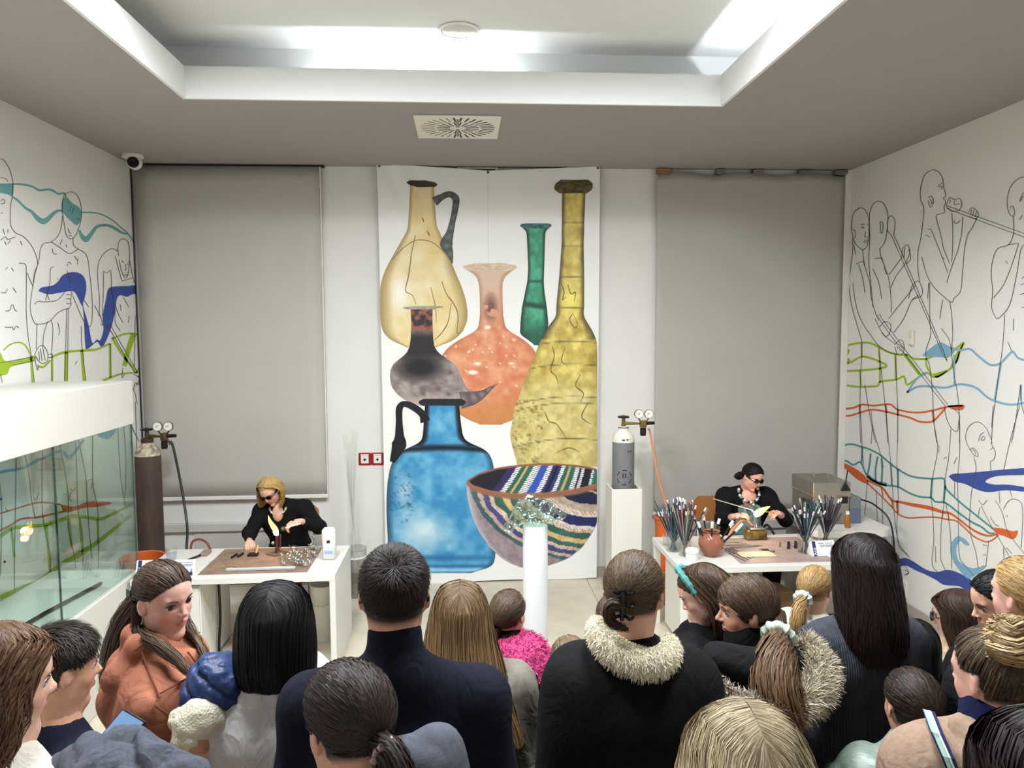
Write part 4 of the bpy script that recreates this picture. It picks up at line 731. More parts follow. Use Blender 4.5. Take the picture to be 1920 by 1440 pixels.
# ------------------------------------------------------------------ gas cylinders
m_rust = mat('rusty_brown', (84, 66, 56), .65, noise=.5, nscale=9, n2=(60, 46, 40), bump=.2, bscale=40, stretch=(1, 1, .35))
m_flaked = mat('flaked_white', (214, 204, 176), .7, noise=.6, nscale=28, n2=(96, 78, 60))
m_brass = mat('brass', (150, 124, 78), .35, metal=.9, noise=.2, nscale=30); m_bronze = mat('old_brass', (92, 76, 54), .5, metal=.7)
m_face = mat('gauge_face', (232, 230, 222), .4)
def regulator(t, z, x0, brass, hose_col):
    """valve, two gauges, knob, outlet; local to a cylinder whose axis is x=y=0"""
    B().cyl((0, 0, z-.075), (0, 0, z), .02, .016, 12).build('valve_body', brass, t, True)
    B().lathe([(0, 0), (.012, 0), (.05, .004), (.052, .012), (.045, .02), (.012, .022), (0, .03)], c=(0, 0, z), n=16, sx=1, sy=1).build('hand_wheel', m_black, t, True)
    B().tube([(.01, -.005, z-.045), (.06, -.012, z-.045), (x0-.035, -.02, z-.047)], [.016, .014, .009], 10).build('stem', brass, t, True)
    rb = B().lathe([(0, -.035), (.03, -.032), (.034, 0), (.03, .03), (0, .034)], c=(x0, -.02, z-.05), n=16).build('regulator_body', brass, t, True)
    B().lathe([(0, -.105), (.024, -.104), (.027, -.09), (.027, -.042), (.02, -.036)], c=(x0, -.02, z-.05), n=16).build('adjusting_knob', m_black, t, True)
    B().cyl((x0+.03, -.02, z-.045), (x0+.1, -.02, z-.043), .016, .014, 10).build('side_knob', m_black, t, True)
    for gx in (-.042, .045):
        B().cyl((x0+gx*.6, -.025, z-.03), (x0+gx, -.03, z+.0), .007, n=8).build('gauge_stem', brass, t, True)
        g = B().lathe([(0, .02), (.036, .02), (.04, .01), (.04, -.012), (.036, -.014)], c=(x0+gx, -.035, z+.04), n=22, axis=1).build('gauge', mat('gauge_case', (120, 112, 96), .35, metal=.7), t, True)
        B().lathe([(0, 0), (.035, 0), (.035, .002)], c=(x0+gx, -.0505, z+.04), n=22, axis=1).build('dial', m_face, g)
        B().obox((x0+gx-.004, -.0512, z+.042), (.012, 0, .006), (0, .0004, 0), (-.001, 0, .002)).build('needle', m_black, g)
    return (x0+.045, -.03, z-.09)
p = at_y(278, 852, 6.5)
t = thing('gas_cylinder', 'tall rusty brown gas cylinder with flaking white shoulder in the left corner', 'gas cylinder', (-2.69, 6.5, 0))
B().lathe([(.06, 0), (.098, .005), (.104, .03), (.104, 1.33), (.1, 1.345)], n=36).build('body', m_rust, t, True)
B().lathe([(.1035, 1.335), (.1, 1.355), (.085, 1.395), (.058, 1.42), (.05, 1.43), (.05, 1.445)], n=36).build('shoulder', m_flaked, t, True)
B().lathe([(.05, 1.44), (.05, 1.475), (.04, 1.48), (0, 1.482)], n=24).build('neck_ring', mat('dark_rust', (70, 48, 38), .7, noise=.4, nscale=20), t, True)
e = regulator(t, 1.545, .15, m_bronze, None)
p2 = at_y(350, 1030, 6.1)-[-2.69, 6.5, 0]
m_hose_b = mat('black_hose', (34, 44, 42), .5); m_hose_r = mat('red_hose', (128, 62, 56), .55); m_hose_o = mat('orange_hose', (196, 128, 92), .5)
B().tube(curve_pts([e, (e[0]+.03, e[1], e[2]-.05), (.29, -.05, 1.05), (.36, -.15, .75), p2, (p2[0]+.01, p2[1], .4)], 10), .011, 8).build('hose', m_hose_b, t, True)
B().cyl((e[0]-.02, e[1], e[2]+.03), (e[0]+.01, e[1], e[2]-.03), .01, n=8).build('hose_nipple', mat('red_brass', (120, 70, 60), .4, metal=.6), t)
t = thing('pedestal', 'square white plinth under the grey gas cylinder', 'pedestal', (1.407, 6.44, 0))
PB = B(); a = .132
PB.box(-a, a, -a, a, 0, .97); PB.box(-a, a, -a, -a+.018, .97, 1.0); PB.box(-a, a, a-.018, a, .97, 1.0); PB.box(-a, -a+.018, -a+.018, a-.018, .97, 1.0); PB.box(a-.018, a, -a+.018, a-.018, .97, 1.0)
PB.build('column_box', m_white_matt, t)
B().box(-a+.02, a-.02, -a+.02, a-.02, .9705, .974).build('inner_board', mat('dull_brown', (120, 104, 84), .8), t)
m_grey_cyl = mat('grey_steel_paint', (122, 124, 124), .45, noise=.15, nscale=10); m_cyl_white = mat('cyl_white', (226, 222, 210), .45)
t = thing('gas_cylinder', 'grey gas cylinder with white top standing on the square plinth', 'gas cylinder', (1.402, 6.44, .975))
B().lathe([(.07, 0), (.094, .004), (.097, .02), (.097, .42), (.0965, .425)], n=36).build('body', m_grey_cyl, t, True)
B().lathe([(.0968, .424), (.096, .45), (.085, .485), (.06, .515), (.045, .525), (.045, .555), (.03, .56), (0, .56)], n=36).build('shoulder', m_cyl_white, t, True)
B().lathe([(.0462, .545), (.0462, .553)], n=24).build('neck_band', m_dark, t, True)
e = regulator(t, .63, .17, m_brass, None)
# stencilled emblem, text and stickers following the curved surface
def on_cyl(pts, r, nm, mm, z0, a0, lab=None):
    V = []; 
    for x, z in pts: an = a0+x/r; V.append((r*math.sin(an)*1.0, -r*math.cos(an), z0+z))
    o = B().prism(V, (0, -.0006, 0)).build(nm, mm, t)
    if lab: o['label'] = lab
m_stencil = mat('stencil_black', (34, 36, 38), .7); m_smudge = mat('stencil_smudge', (86, 74, 76), .8)
for tri in ([(-.045, -.008), (-.008, -.008), (-.008, .04)], [(.004, -.008), (.04, -.008), (.004, .04)], [(-.035, -.02), (.035, -.02), (0, -.055)]): on_cyl(tri, .0975, 'stencil_mark', m_stencil, .125, -.1, 'black stencilled triangle')
for k in range(6):
    a1, a2 = 2*PI*(k+.12)/6, 2*PI*(k+.8)/6; arc = [(.068*math.cos(a_), .068*math.sin(a_)-.005) for a_ in np.linspace(a1, a2, 7)]+[(.06*math.cos(a_), .06*math.sin(a_)-.005) for a_ in np.linspace(a2, a1, 7)]
    for q in range(6): on_cyl([arc[q], arc[q+1], arc[12-q], arc[13-q]], .0975, 'stencil_mark', m_stencil, .125, -.1)
for x in (0, .025): on_cyl([(x, 0), (x+.018, 0), (x+.02, .014), (x-.002, .016)], .0975, 'stencil_mark', m_smudge, .34, .15)
on_cyl([(0, 0), (.028, 0), (.028, .012), (0, .012)], .0972, 'printed_word', mat('label_blue', (40, 50, 110), .5), .443, -.35)
on_cyl([(0, -.011), (.011, 0), (0, .011), (-.011, 0)], .0972, 'hazard_sticker', mat('sticker_green', (30, 60, 50), .5), .452, .16)
on_cyl([(0, -.011), (.011, 0), (0, .011), (-.011, 0)], .0972, 'hazard_sticker', mat('sticker_yellow', (210, 200, 70), .5), .452, .45)
pe = at_y(1262, 985, 6.2)-[1.402, 6.44, .975]
B().tube(curve_pts([e, (e[0]+.02, e[1], e[2]-.06), ((e[0]+pe[0])/2-.015, -.15, (e[2]+pe[2])/2-.05), pe, (pe[0]+.03, pe[1], pe[2]-.25)], 10), .010, 8).build('hose', m_hose_o, t, True)

# ------------------------------------------------------------------ white column with glass sculpture
pc = at_y(1003.5, 985, 4.2)
t = thing('column', 'slim round white column standing in front of the banner', 'pedestal', (pc[0], 4.2, 0))
ztop = pc[2]
B().lathe([(.0, 0), (.073, 0), (.0735, .02), (.0715, .03), (.0715, ztop-.004), (.069, ztop), (0, ztop)], n=40).build('shaft', mat('column_white', (194, 194, 192), .45), t, True)
m_ice = pane_mat('cast_glass', (.70, .84, .77), .20, .10, .9)
t = thing('glass_sculpture', 'crumpled pale green cast glass slab lying on the white column', 'sculpture', (pc[0], 4.2, ztop))
pr = [rc((-.15, -.02, -.015), (-.08, 0, .08), .03, .04, .03), rc((-.08, 0, .08), (-.03, .01, .135), .045, .028, .03), rc((-.03, 0, .12), (.06, 0, .085), .045, .045, .03), rc((.06, 0, .085), (.14, -.01, .045), .042, .028, .03), rc((-.09, -.03, .035), (.09, -.03, .04), .035, .035, .03), rc((.14, -.01, .045), (.165, 0, .05), .024, .012, .02), rc((-.13, 0, .02), (-.165, -.01, -.02), .03, .014, .02), rc((-.06, .03, .03), (.07, .03, .05), .035, .035, .03), rc((.02, 0, .105), (.085, -.02, .11), .03, .02, .02)]
V, Q = sdf_mesh(pr, .006, folds(.011, 42, 5), cut=None); V[:, 2] += max(0, .003-V[np.hypot(V[:, 0], V[:, 1]) < .065][:, 2].min()); mesh_np('glass_slab', V, Q, m_ice, t)

# ------------------------------------------------------------------ glass working tables
m_mat = mat('work_board', (150, 122, 102), .6, noise=.35, nscale=9, n2=(118, 96, 84)); m_steel = mat('steel', (176, 178, 178), .3, metal=.9)
m_alu = mat('aluminium', (196, 200, 204), .4, metal=.3)
TZ = .70
t = thing('work_table', 'white desk of the blonde glass worker at left', 'table', (-1.59, 5.49, 0))
B().box(-.69, .69, -.355, .355, TZ-.045, TZ, .003).build('table_top', m_white, t)
B().box(.65, .69, -.355, .355, 0, TZ-.045, .002).build('leg_panel', m_white, t)
B().box(-.69, -.65, -.355, .355, 0, TZ-.045, .002).build('leg_panel', m_white, t)
t = thing('drawer_unit', 'white drawer unit under the left end of the blonde worker desk', 'cabinet', (-2.02, 5.49, 0))
B().box(-.19, .19, -.31, .33, .02, .63, .003).build('carcass', m_white_matt, t)
for z0, z1 in ((.03, .3), (.31, .62)): o = B().box(-.185, .185, -.328, -.311, z0, z1, .002).build('drawer', m_white, t); B().box(-.05, .05, -.338, -.327, z1-.03, z1-.02).build('handle', m_alu, o)
tag(B().tube(curve_pts([(-1.81, 5.5, .6), (-1.805, 5.5, .3), (-1.8, 5.45, .012), (-1.7, 5.5, .012), (-1.5, 5.75, .015), (-1.35, 5.8, .012)], 8), .01, 8).build('power_cable', m_black, None, True), 'black cable hanging under the blonde worker desk', 'cable')
t = thing('work_board', 'scorched brown board on the blonde worker desk', 'board', (-1.48, 5.51, TZ))
B().box(-.375, .375, -.3, .3, 0, .004, .001).build('sheet', m_mat, t)
t = thing('metal_bar', 'flat light grey metal bar along the front of the scorched board', 'bar', (-1.44, 5.275, TZ+.004))
B().box(-.24, .24, -.014, .014, 0, .018, .003).build('bar', m_alu, t)
for x in (-.1, .0, .1): B().lathe([(0, 0), (.004, 0), (.004, .001)], n=8, c=(x, 0, .018)).build('rivet', m_steel, t)
# burner and flame
m_fl_y = mat('flame_yellow', (255, 190, 60), .5, emit=(255, 196, 70), estr=7); m_fl_w = mat('flame_white', (255, 240, 200), .5, emit=(255, 236, 190), estr=22)
m_copper = mat('burner_metal', (122, 82, 72), .4, metal=.7)
def flame_light(name, loc, power, col):
    l = bpy.data.lights.new(name, 'POINT'); l.energy = power; l.color = col; l.shadow_soft_size = .03; o = bpy.data.objects.new(name, l); C.objects.link(o); o.location = loc; return o
bl = np.array([-1.415, 5.66, TZ+.004])
t = thing('torch_burner', 'upright bench torch burning in front of the blonde worker', 'burner', bl)
B().prism([(-.085, -.02, 0), (0, -.085, 0), (.09, .01, 0), (.0, .07, 0)], (0, 0, .008)).build('base_plate', mat('plate_brown', (104, 78, 68), .6), t)
B().cyl((-.0, 0, .008), (-.004, -.01, .05), .02, .014, 12).build('foot', m_copper, t, True)
B().cyl((-.004, -.01, .045), (.008, -.03, .15), .011, .012, 12).build('barrel', m_copper, t, True)
B().cyl((.018, 0, .045), (.028, -.015, .15), .006, .006, 8).build('gas_tube', m_copper, t, True)
B().sphere((-.03, -.015, .085), .014, 10, 8).build('valve_knob', m_steel, t, True)
fb = np.array([.008, -.03, .152]); ft = fb+np.array([-.062, -.02, .155])
def flame(t, a, b, r, nm='flame'):
    a = np.array(a); b = np.array(b); k = np.linspace(0, 1, 12)
    rr = r*np.array([.45, .75, .95, 1, .97, .9, .8, .68, .54, .4, .24, .05]); P = a+(b-a)*k[:, None]+np.array([[.004*math.sin(q*7), 0, 0] for q in k])
    o = B().tube(P, rr, 10).build(nm, m_fl_y, t, True)
    P2 = a+(b-a)*(k[:, None]*.42); o2 = B().tube(P2-[0, .006, 0], rr*.75+.004, 10).build('flame_core', m_fl_w, t, True); return o
flame(t, fb, ft, .019)
# tools and glass on the left desk
t = thing('tweezers_block', 'small dark block with a wooden peg on the scorched board', 'tool', (-1.585, 5.62, TZ+.004))
B().box(-.04, .035, -.025, .025, 0, .02, .003).build('block', m_dark, t); B().cyl((.02, 0, .02), (.03, .02, .075), .008, n=10).build('peg', mat('pale_wood', (206, 160, 96), .6), t, True)
for k, (x, y) in enumerate([(-1.72, 5.6), (-1.68, 5.62)]):
    tag(B().obox((x, y, TZ+.012), (.008, .04, 0), (.006, -.0012, 0), (0, 0, .008)).build('graphite_stick', m_dark, None), ['dark graphite stick lying nearer the board edge', 'dark graphite stick lying beside the small dark block'][k], 'tool', 'graphite sticks on the scorched board')
for k in range(5):
    x = -1.86+.035*k; tag(B().cyl((x, 5.45+.04*k, TZ+.009), (x+.07, 5.74+.01*k, TZ+.009), .0045, n=6).build('glass_rod', m_glass, None, True), 'clear glass rod lying at the left of the scorched board', 'glass rod', 'loose rods on the left desk')
bubs = []
for k in range(26):
    for _ in range(40):
        x, y, r = -1.19+rng.normal()*.07, 5.5+rng.normal()*.1, rng.uniform(.016, .034)
        if x > -1.118: x = -2.236-x
        if all((x-a)**2+(y-b)**2 > (r+c)**2*.95 for a, b, c in bubs) and abs(x+1.19) < .17 and 5.31 < y < 5.72: break
    bubs.append((x, y, r))
    t = thing('glass_bubble', 'small clear blown glass bubble in the heap on the scorched board', 'glass bubble', (x, y, TZ+.0045+r), group='blown glass bubbles on the left desk')
    B().sphere((0, 0, 0), r, 12, 8).build('bulb', m_bub, t, True); a_ = rng.uniform(0, 6.28); B().cyl((r*.8*math.cos(a_), r*.8*math.sin(a_), r*.4), (1.5*r*math.cos(a_), 1.5*r*math.sin(a_), r*.95), .006, n=6).build('neck', m_bub, t, True)
t = thing('glass_flask', 'tallest clear glass flask at the back of the bubble heap', 'glass bubble', (-1.15, 5.69, TZ+.004))
B().lathe([(0, 0), (.03, .004), (.042, .03), (.036, .06), (.016, .08), (.013, .11), (.019, .118)], n=18).build('bulb', m_bub, t, True)
for k in range(7): tag(B().sphere((-1.7+.02*k+rng.normal()*.01, 5.35+rng.normal()*.02, TZ+.012), .008, 8, 6).build('glass_crumb', mat('amber_crumb', (236, 196, 120), .15, trans=.6), None, True), 'amber glass crumb in the small pile at the front of the board', 'glass crumb', 'amber glass crumbs')
pd = at_z(618, 1048, TZ)
t = thing('soap_dispenser', 'white rounded plastic dispenser at the right end of the blonde worker desk', 'dispenser', (pd[0], pd[1], TZ))
B().box(-.048, .048, -.035, .035, 0, .235, .014).build('body', m_plastic, t, True); B().box(-.04, .04, -.0375, -.034, .02, .1, .001).build('window', mat('frosted_window', (196, 204, 208), .3), t); B().box(-.012, .012, -.04, -.034, .13, .15, .002).build('button', m_dark, t); B().box(-.03, .03, -.0385, -.0365, .05, .07).build('sticker', mat('pale_blue_label', (150, 168, 190), .5), t)
pt = at_z(322, 1052, TZ)
t = thing('water_glass', 'clear tumbler half full of water behind the name card', 'glass', (pt[0], pt[1], TZ))
B().lathe([(0, .002), (.03, .002), (.043, .1), (.04, .1), (.028, .006), (0, .006)], n=20).build('tumbler', m_glass, t, True); B().lathe([(0, .008), (.0275, .008), (.035, .06), (0, .06)], n=20).build('water', pane_mat('water', (.85, .9, .97), .05), t, True)
t = thing('hose_clamp', 'grey clamp with black handle and red hose at the back of the left desk', 'tool', at_z(385, 1040, TZ))
B().box(-.03, .03, -.05, .06, 0, .025, .004).build('clamp', mat('clamp_grey', (138, 124, 112), .6), t); B().cyl((-.02, -.05, .012), (-.07, -.16, .012), .008, n=8).build('handle', m_black, t, True)
B().tube(curve_pts([(.02, .06, .02), (-.03, .12, .06), (-.1, .16, .075), (-.16, .17, .04), (-.17, .17, -.1), (-.17, .17, -.3)], 8), .009, 8).build('hose', m_hose_r, t, True)
t = thing('orange_tub', 'orange plastic tub partly hidden behind the left name card', 'tub', (-2.45, 5.75, 0))
B().lathe([(.0, .0), (.13, .0), (.155, .66), (.165, .67), (.163, .68), (.15, .675), (.125, .02), (0, .02)], n=28).build('tub', mat('orange_plastic', (196, 92, 40), .45), t, True)
# name cards
m_paper = mat('card_white', (238, 237, 232), .6); m_navy = mat('card_navy', (34, 42, 96), .6); m_ptext = mat('card_text', (120, 122, 150), .7)
def name_card(label, px0, px1, py, rz=0.0):
    a = at_z(px0, py, TZ); b = at_z(px1, py, TZ); wdt = np.linalg.norm(b-a); c = (a+b)/2
    t = thing('name_card', label, 'sign', (c[0], c[1]+.045, TZ), rz, 'tent name cards'); h = .105; s_ = wdt/2
    B().prism([(-s_, -.045, 0), (-s_, .045, 0), (-s_, .002, h), (-s_, -.002, h)], (wdt, 0, 0)).build('card', m_paper, t)
    def fp(u, v, l=.0008): return np.array([-s_+u*wdt, -.045+.043*v-l*.9, h*v+l*.4])
    B().prism([fp(.06, .0), fp(.2, .0), fp(.2, .99), fp(.06, .99)], (0, -.0004, .0002)).build('blue_band', m_navy, t)
    for v, u0, u1 in ((.8, .32, .56), (.8, .6, .9), (.68, .36, .92), (.6, .4, .54), (.6, .58, .88)): B().prism([fp(u0, v), fp(u1, v), fp(u1, v+.045), fp(u0, v+.045)], (0, -.0004, .0002)).build('text_line', m_ptext, t)
    for u0, sz in ((.73, .7), (.83, 1.0)):
        pts = [(0, 0), (.05, 0), (.062, .1), (.055, .18), (.018, .26), (.015, .42), (-.015, .42), (-.018, .26), (-.055, .18), (-.062, .1), (-.05, 0)]
        B().prism([fp(u0+.05+p_[0]*sz, .04+p_[1]*sz) for p_ in pts], (0, -.0004, .0002)).build('flask_emblem', m_navy, t)
    fc = bpy.data.curves.new('band_lettering', 'FONT'); fc.body = 'Anti'; fc.size = .034; fc.extrude = .0003; fo = bpy.data.objects.new('band_lettering', fc); C.objects.link(fo); fo.parent = t; fc.materials.append(m_paper); fc.resolution_u = 2
    up = np.array([0, .043, h]); up = up/np.linalg.norm(up); nrm = np.cross([1, 0, 0], up); o_ = fp(.19, .08, .0016)
    fm = bpy.data.meshes.new_from_object(fo); bpy.data.objects.remove(fo); fo = bpy.data.objects.new('band_lettering', fm); C.objects.link(fo); fo.parent = t
    fo.matrix_local = Matrix(((0, -1, nrm[0], o_[0]), (up[1], 0, nrm[1], o_[1]), (up[2], 0, nrm[2], o_[2]), (0, 0, 0, 1)))
    return t
name_card('white tent name card with blue band standing nearest the showcase', 254, 303, 1082)
name_card('white tent name card with blue band beside the water glass', 312, 363, 1081)
# waste bin with long glass tubes, bucket
m_bin = pane_mat('bin_plastic', (.86, .87, .86), .06, .2)
t = thing('waste_bin', 'translucent white waste bin holding long glass tubes', 'bin', (-.985, 6.66, 0))
B().lathe([(0, .004), (.09, .004), (.105, .43), (.108, .44), (.103, .44), (.087, .01), (0, .01)], n=28).build('bin', m_bin, t, True); B().lathe([(.1, .36), (.104, .36), (.104, .375), (.1, .375)], n=28).build('liner_rim', m_plastic, t, True)
for k in range(7):
    a_ = rng.uniform(0, 6.28); x0, y0 = .05*math.cos(a_), .05*math.sin(a_)
    tag(B().cyl((-.985+x0, 6.66+y0, .02), (-1.03+.02*k-.04, 6.68+.3*y0, 1.4+.1*rng.random()), .008, n=8).build('glass_tube', m_glass, None, True), 'long clear glass tube standing in the waste bin', 'glass tube', 'tubes in the waste bin')
for k in range(5):
    a_ = k*1.26; tag(B().cyl((-.975+.04*math.cos(a_), 6.65+.04*math.sin(a_), .02), (-.96+.09*math.cos(a_), 6.65+.08*math.sin(a_), .5+.03*k), .006, n=6).build('glass_tube', m_glass, None, True), 'short clear glass tube poking out of the waste bin', 'glass tube', 'short tubes in the waste bin')
t = thing('bucket', 'white plastic bucket under the blonde worker desk', 'bucket', (-1.1, 5.75, 0))
B().lathe([(0, 0), (.085, 0), (.1, .42), (.106, .43), (.1, .435), (.08, .01), (0, .01)], n=28).build('pail', m_plastic, t, True); B().tube([(.1*math.cos(a_), .1*math.sin(a_)*.3-.09, .36+.07*math.sin(a_)) for a_ in np.linspace(PI, 2*PI, 12)], .003, 6).build('handle', m_steel, t)

# right desk
t = thing('work_table', 'white desk of the dark haired glass worker at right', 'table', (2.15, 5.475, 0))
B().box(-.63, .64, -.395, .395, TZ-.045, TZ, .003).build('table_top', m_white, t)
for x in (-.6, .6):
    for y in (-.36, .36): B().box(x-.025, x+.025, y-.025, y+.025, 0, TZ-.045, .002).build('leg', m_white, t)
t = thing('drawer_unit', 'white drawer unit under the left end of the right desk', 'cabinet', (1.78, 5.5, 0))
B().box(-.17, .17, -.3, .3, .02, .6, .003).build('carcass', m_white_matt, t)
for z0, z1 in ((.03, .2), (.21, .39), (.4, .59)): o = B().box(-.165, .165, -.318, -.301, z0, z1, .002).build('drawer', m_white, t); B().box(-.05, .05, -.328, -.317, z1-.03, z1-.022).build('handle', m_alu, o)
t = thing('cardboard_box', 'brown cardboard box lying under the right desk', 'box', (2.38, 5.75, 0), .12)
m_cb = mat('cardboard', (150, 122, 88), .85, noise=.12, nscale=12)
B().box(-.2, .2, -.16, .16, .0, .3).build('carton', m_cb, t); B().obox((0, -.2, .285), (.2, 0, 0), (0, .06, .02), (0, 0, .002)).build('flap', m_cb, t); B().box(-.2, .2, -.02, .02, .3005, .3015).build('tape', m_card, t)
t = thing('work_board', 'pale grey board covering the middle of the right desk', 'board', (2.28, 5.47, TZ)); B().box(-.3, .4, -.33, .3, 0, .004, .001).build('sheet', mat('work_board_grey', (172, 150, 142), .5, noise=.2, nscale=9, n2=(146, 128, 122)), t)
t = thing('ceramic_tile', 'cream ceramic tile at the front edge of the right desk', 'tile', at_z(1418, 1041, TZ)+[0, 0, .004]); B().box(-.13, .13, -.06, .06, 0, .008, .002).build('tile', mat('cream_tile', (224, 204, 172), .4), t)
t = thing('burner', 'brass block bench burner in front of the dark haired worker', 'burner', (2.33, 5.74, TZ+.004))
B().box(-.09, .075, -.05, .05, 0, .085, .012).build('block', mat('sooty_brass', (172, 142, 78), .45, metal=.5, noise=.75, nscale=14, n2=(48, 38, 24)), t); B().box(-.07, .055, -.055, .04, .085, .098, .003).build('top_plate', m_steel, t)
B().cyl((-.02, -.02, .09), (-.03, -.035, .2), .01, .008, 10).build('barrel', m_steel, t, True); B().cyl((.0, -.01, .09), (-.015, -.03, .19), .006, n=8).build('gas_tube', m_steel, t, True)
B().tube(curve_pts([(-.02, .02, .1), (-.08, .06, .14), (-.16, .08, .06), (-.2, .06, .01)], 8), .012, 8).build('hose', m_hose_o, t, True); B().tube(curve_pts([(.05, .02, .06), (.12, .08, .09), (.18, .12, .03), (.2, .12, -.0)], 8), .01, 8).build('black_hose', m_black, t, True)
fb2 = np.array([-.034, -.04, .205]); flame(t, fb2, fb2+np.array([.125, .0, .065]), .027)
# tools on the right desk
for k, (x, y) in enumerate([(2.5, 5.52), (2.56, 5.53)]): tag(B().obox((x, y, TZ+.012), (.035, .075, 0), (.009, -.004, 0), (0, 0, .007)).build('graphite_rod', m_dark, None), ['dark flat rod on the right desk, nearer the burner', 'dark flat rod on the right desk, nearer the rod jars'][k], 'tool', 'flat rods on the right desk')
tag(B().cyl((2.42, 5.5, TZ+.01), (2.47, 5.6, TZ+.01), .005, n=6).build('steel_pick', m_steel, None, True), 'short bright steel pick beside the flat rods', 'tool')
t = thing('wire_comb', 'small dark triangular wire rake on the cream tile', 'tool', at_z(1437, 1035, TZ)+[0, 0, .013]); B().prism([(-.045, .03, 0), (.03, .035, 0), (.012, -.02, 0)], (0, 0, .003)).build('blade', m_dark, t); B().tube(curve_pts([(.012, -.02, .002), (.025, -.05, .002), (.05, -.03, .002), (.03, -.015, .002)], 6), .0025, 6).build('loop', m_dark, t)
for k in range(10):
    x, y = 1.98+.02*k, 5.62-.012*k+rng.normal()*.02; a_ = -.25+rng.normal()*.15
    tag(B().cyl((x-.1, y+.1*a_+.03, TZ+.008+.004*(k % 3)), (x+.14, y-.14*a_-.03, TZ+.008+.004*(k % 3)), .0035, n=6).build('wire_tool', m_steel if k % 2 else mat('tan_wire', (176, 150, 118), .5), None, True), 'thin metal tool in the loose pile left of the brass burner', 'tool', 'loose tools on the right desk')
for k in range(4): tag(B().cyl((1.94+.03*k, 5.5, TZ+.008), (2.03+.03*k, 5.17+.03*k, TZ+.008), .002, n=5).build('steel_rod', m_dark, None, True), 'thin dark rod lying towards the front of the right desk', 'rod', 'thin rods on the right desk')
# jars with glass rods
m_amberglass = pane_mat('pink_amber_glass', (.86, .5, .40), .05)
RODN = ['navy', 'dark teal', 'dark plum', 'dark red', 'pale grey', 'slate grey', 'black', 'olive cream', 'blue grey', 'sea green', 'mauve', 'dark violet']
RODC = [(40, 60, 84), (24, 74, 80), (70, 30, 46), (120, 40, 48), (170, 176, 170), (60, 66, 72), (30, 30, 40), (176, 168, 128), (88, 96, 120), (36, 96, 82), (150, 130, 140), (54, 44, 60)]
ROD = [mat('rod_glass_%d' % k, c, .12, spec=.7) for k, c in enumerate(RODC)]
m_tip = mat('rod_paper_tip', (226, 226, 222), .6)
def rod_jar(label, px, py, r, h, n, lean, L, cols, rods_label, seed, tipf=.36, square=False):
    p = at_z(px, py, TZ); rr = np.random.default_rng(seed)
    t = thing('rod_jar', label, 'jar', (p[0], p[1], TZ+.004), group='glass jars of rods')
    B().lathe([(0, .0), (r*.93, 0), (r, .01), (r, h*.9), (r*.96, h), (r*.9, h), (r*.94, h*.88), (r*.93, .008), (0, .006)], n=22).build('jar', m_glass, t, True)
    for k in range(n):
        a_ = 2*PI*k/n+rr.uniform(-.3, .3); q = rr.uniform(.2, 1)
        b0 = np.array([p[0]-r*.6*q*math.cos(a_), p[1]-r*.6*q*math.sin(a_), TZ+.013]); l = L*rr.uniform(.75, 1.1); d = unit(np.array([math.cos(a_)*q*lean*rr.uniform(.5, 1.3), math.sin(a_)*q*lean*.6, 1.0])); ci = int(rr.choice(cols)); m_ = ROD[ci]
        o = thing('glass_rod', RODN[ci]+' '+rods_label, 'glass rod', b0, group='glass rods '+rods_label[rods_label.index('in the'):])
        B().cyl((0, 0, 0), d*l, .0045, n=6).build('rod', m_, o, True)
        if rr.random() < tipf: B().cyl(d*(l-.025), d*(l+.004), .0065, n=6).build('paper_tip', m_tip, o, True)
rod_jar('clear glass jar packed with blue and grey rods at the far left of the desk', 1262, 1033, .055, .16, 40, .62, .38, [0, 1, 4, 5, 8, 9], 'glass rod in the leftmost jar of the right desk', 1)
rod_jar('clear glass jar packed with dark red rods beside the pink vase', 1284, 1042, .045, .12, 36, .6, .39, [2, 3, 3, 7, 9, 5, 10], 'glass rod in the jar beside the white tub', 2)
rod_jar('clear glass jar of dark rods beside the right name card', 1510, 1036, .058, .14, 38, .6, .37, [1, 5, 6, 0, 6, 4], 'glass rod in the jar left of the right name card', 3, .35)
rod_jar('clear glass jar of black rods behind the right name card', 1549, 1024, .06, .12, 36, .66, .36, [5, 6, 10, 4, 6, 11], 'glass rod in the jar behind the right name card', 4, .35)
tg = at_z(1252, 1024, TZ); t = thing('beaker', 'short empty clear glass beaker at the far left of the right desk', 'glass', (tg[0]+.0, tg[1]+.03, TZ+.001)); B().lathe([(0, 0), (.032, 0), (.033, .085), (.030, .085), (.029, .006), (0, .006)], n=18).build('beaker', m_glass, t, True)
tv = at_z(1333, 1042, TZ)
t = thing('glass_vase', 'round pink amber glass vase holding dark white-tipped tools', 'vase', (tv[0], tv[1], TZ+.001))
B().lathe([(0, 0), (.042, 0), (.052, .008), (.08, .045), (.094, .09), (.092, .125), (.076, .158), (.058, .172), (.056, .18), (.066, .19), (.062, .192), (.051, .18), (.053, .17), (.07, .154), (.086, .124), (.088, .09), (.074, .047), (.046, .012), (0, .01)], n=32).build('vase', mat('pink_amber_vase', (222, 146, 116), .12, trans=.6, spec=.7, ior=1.3), t, True)
for k in range(9):
    a_ = 2*PI*k/9; d = unit(np.array([math.cos(a_)*.75+.3, math.sin(a_)*.4, 1.0])); o = thing('marver_tool', 'black tool with white wrapped end standing in the pink vase', 'tool', np.array([tv[0]+.02*math.cos(a_), tv[1]+.02*math.sin(a_), TZ+.03]), group='tools in the pink vase')
    l = rng.uniform(.24, .3); B().cyl((0, 0, 0), d*l, .006, n=6).build('shaft', m_black, o, True); B().cyl(d*(l-.035), d*(l+.008), .011, n=8).build('white_end', m_tip, o, True)
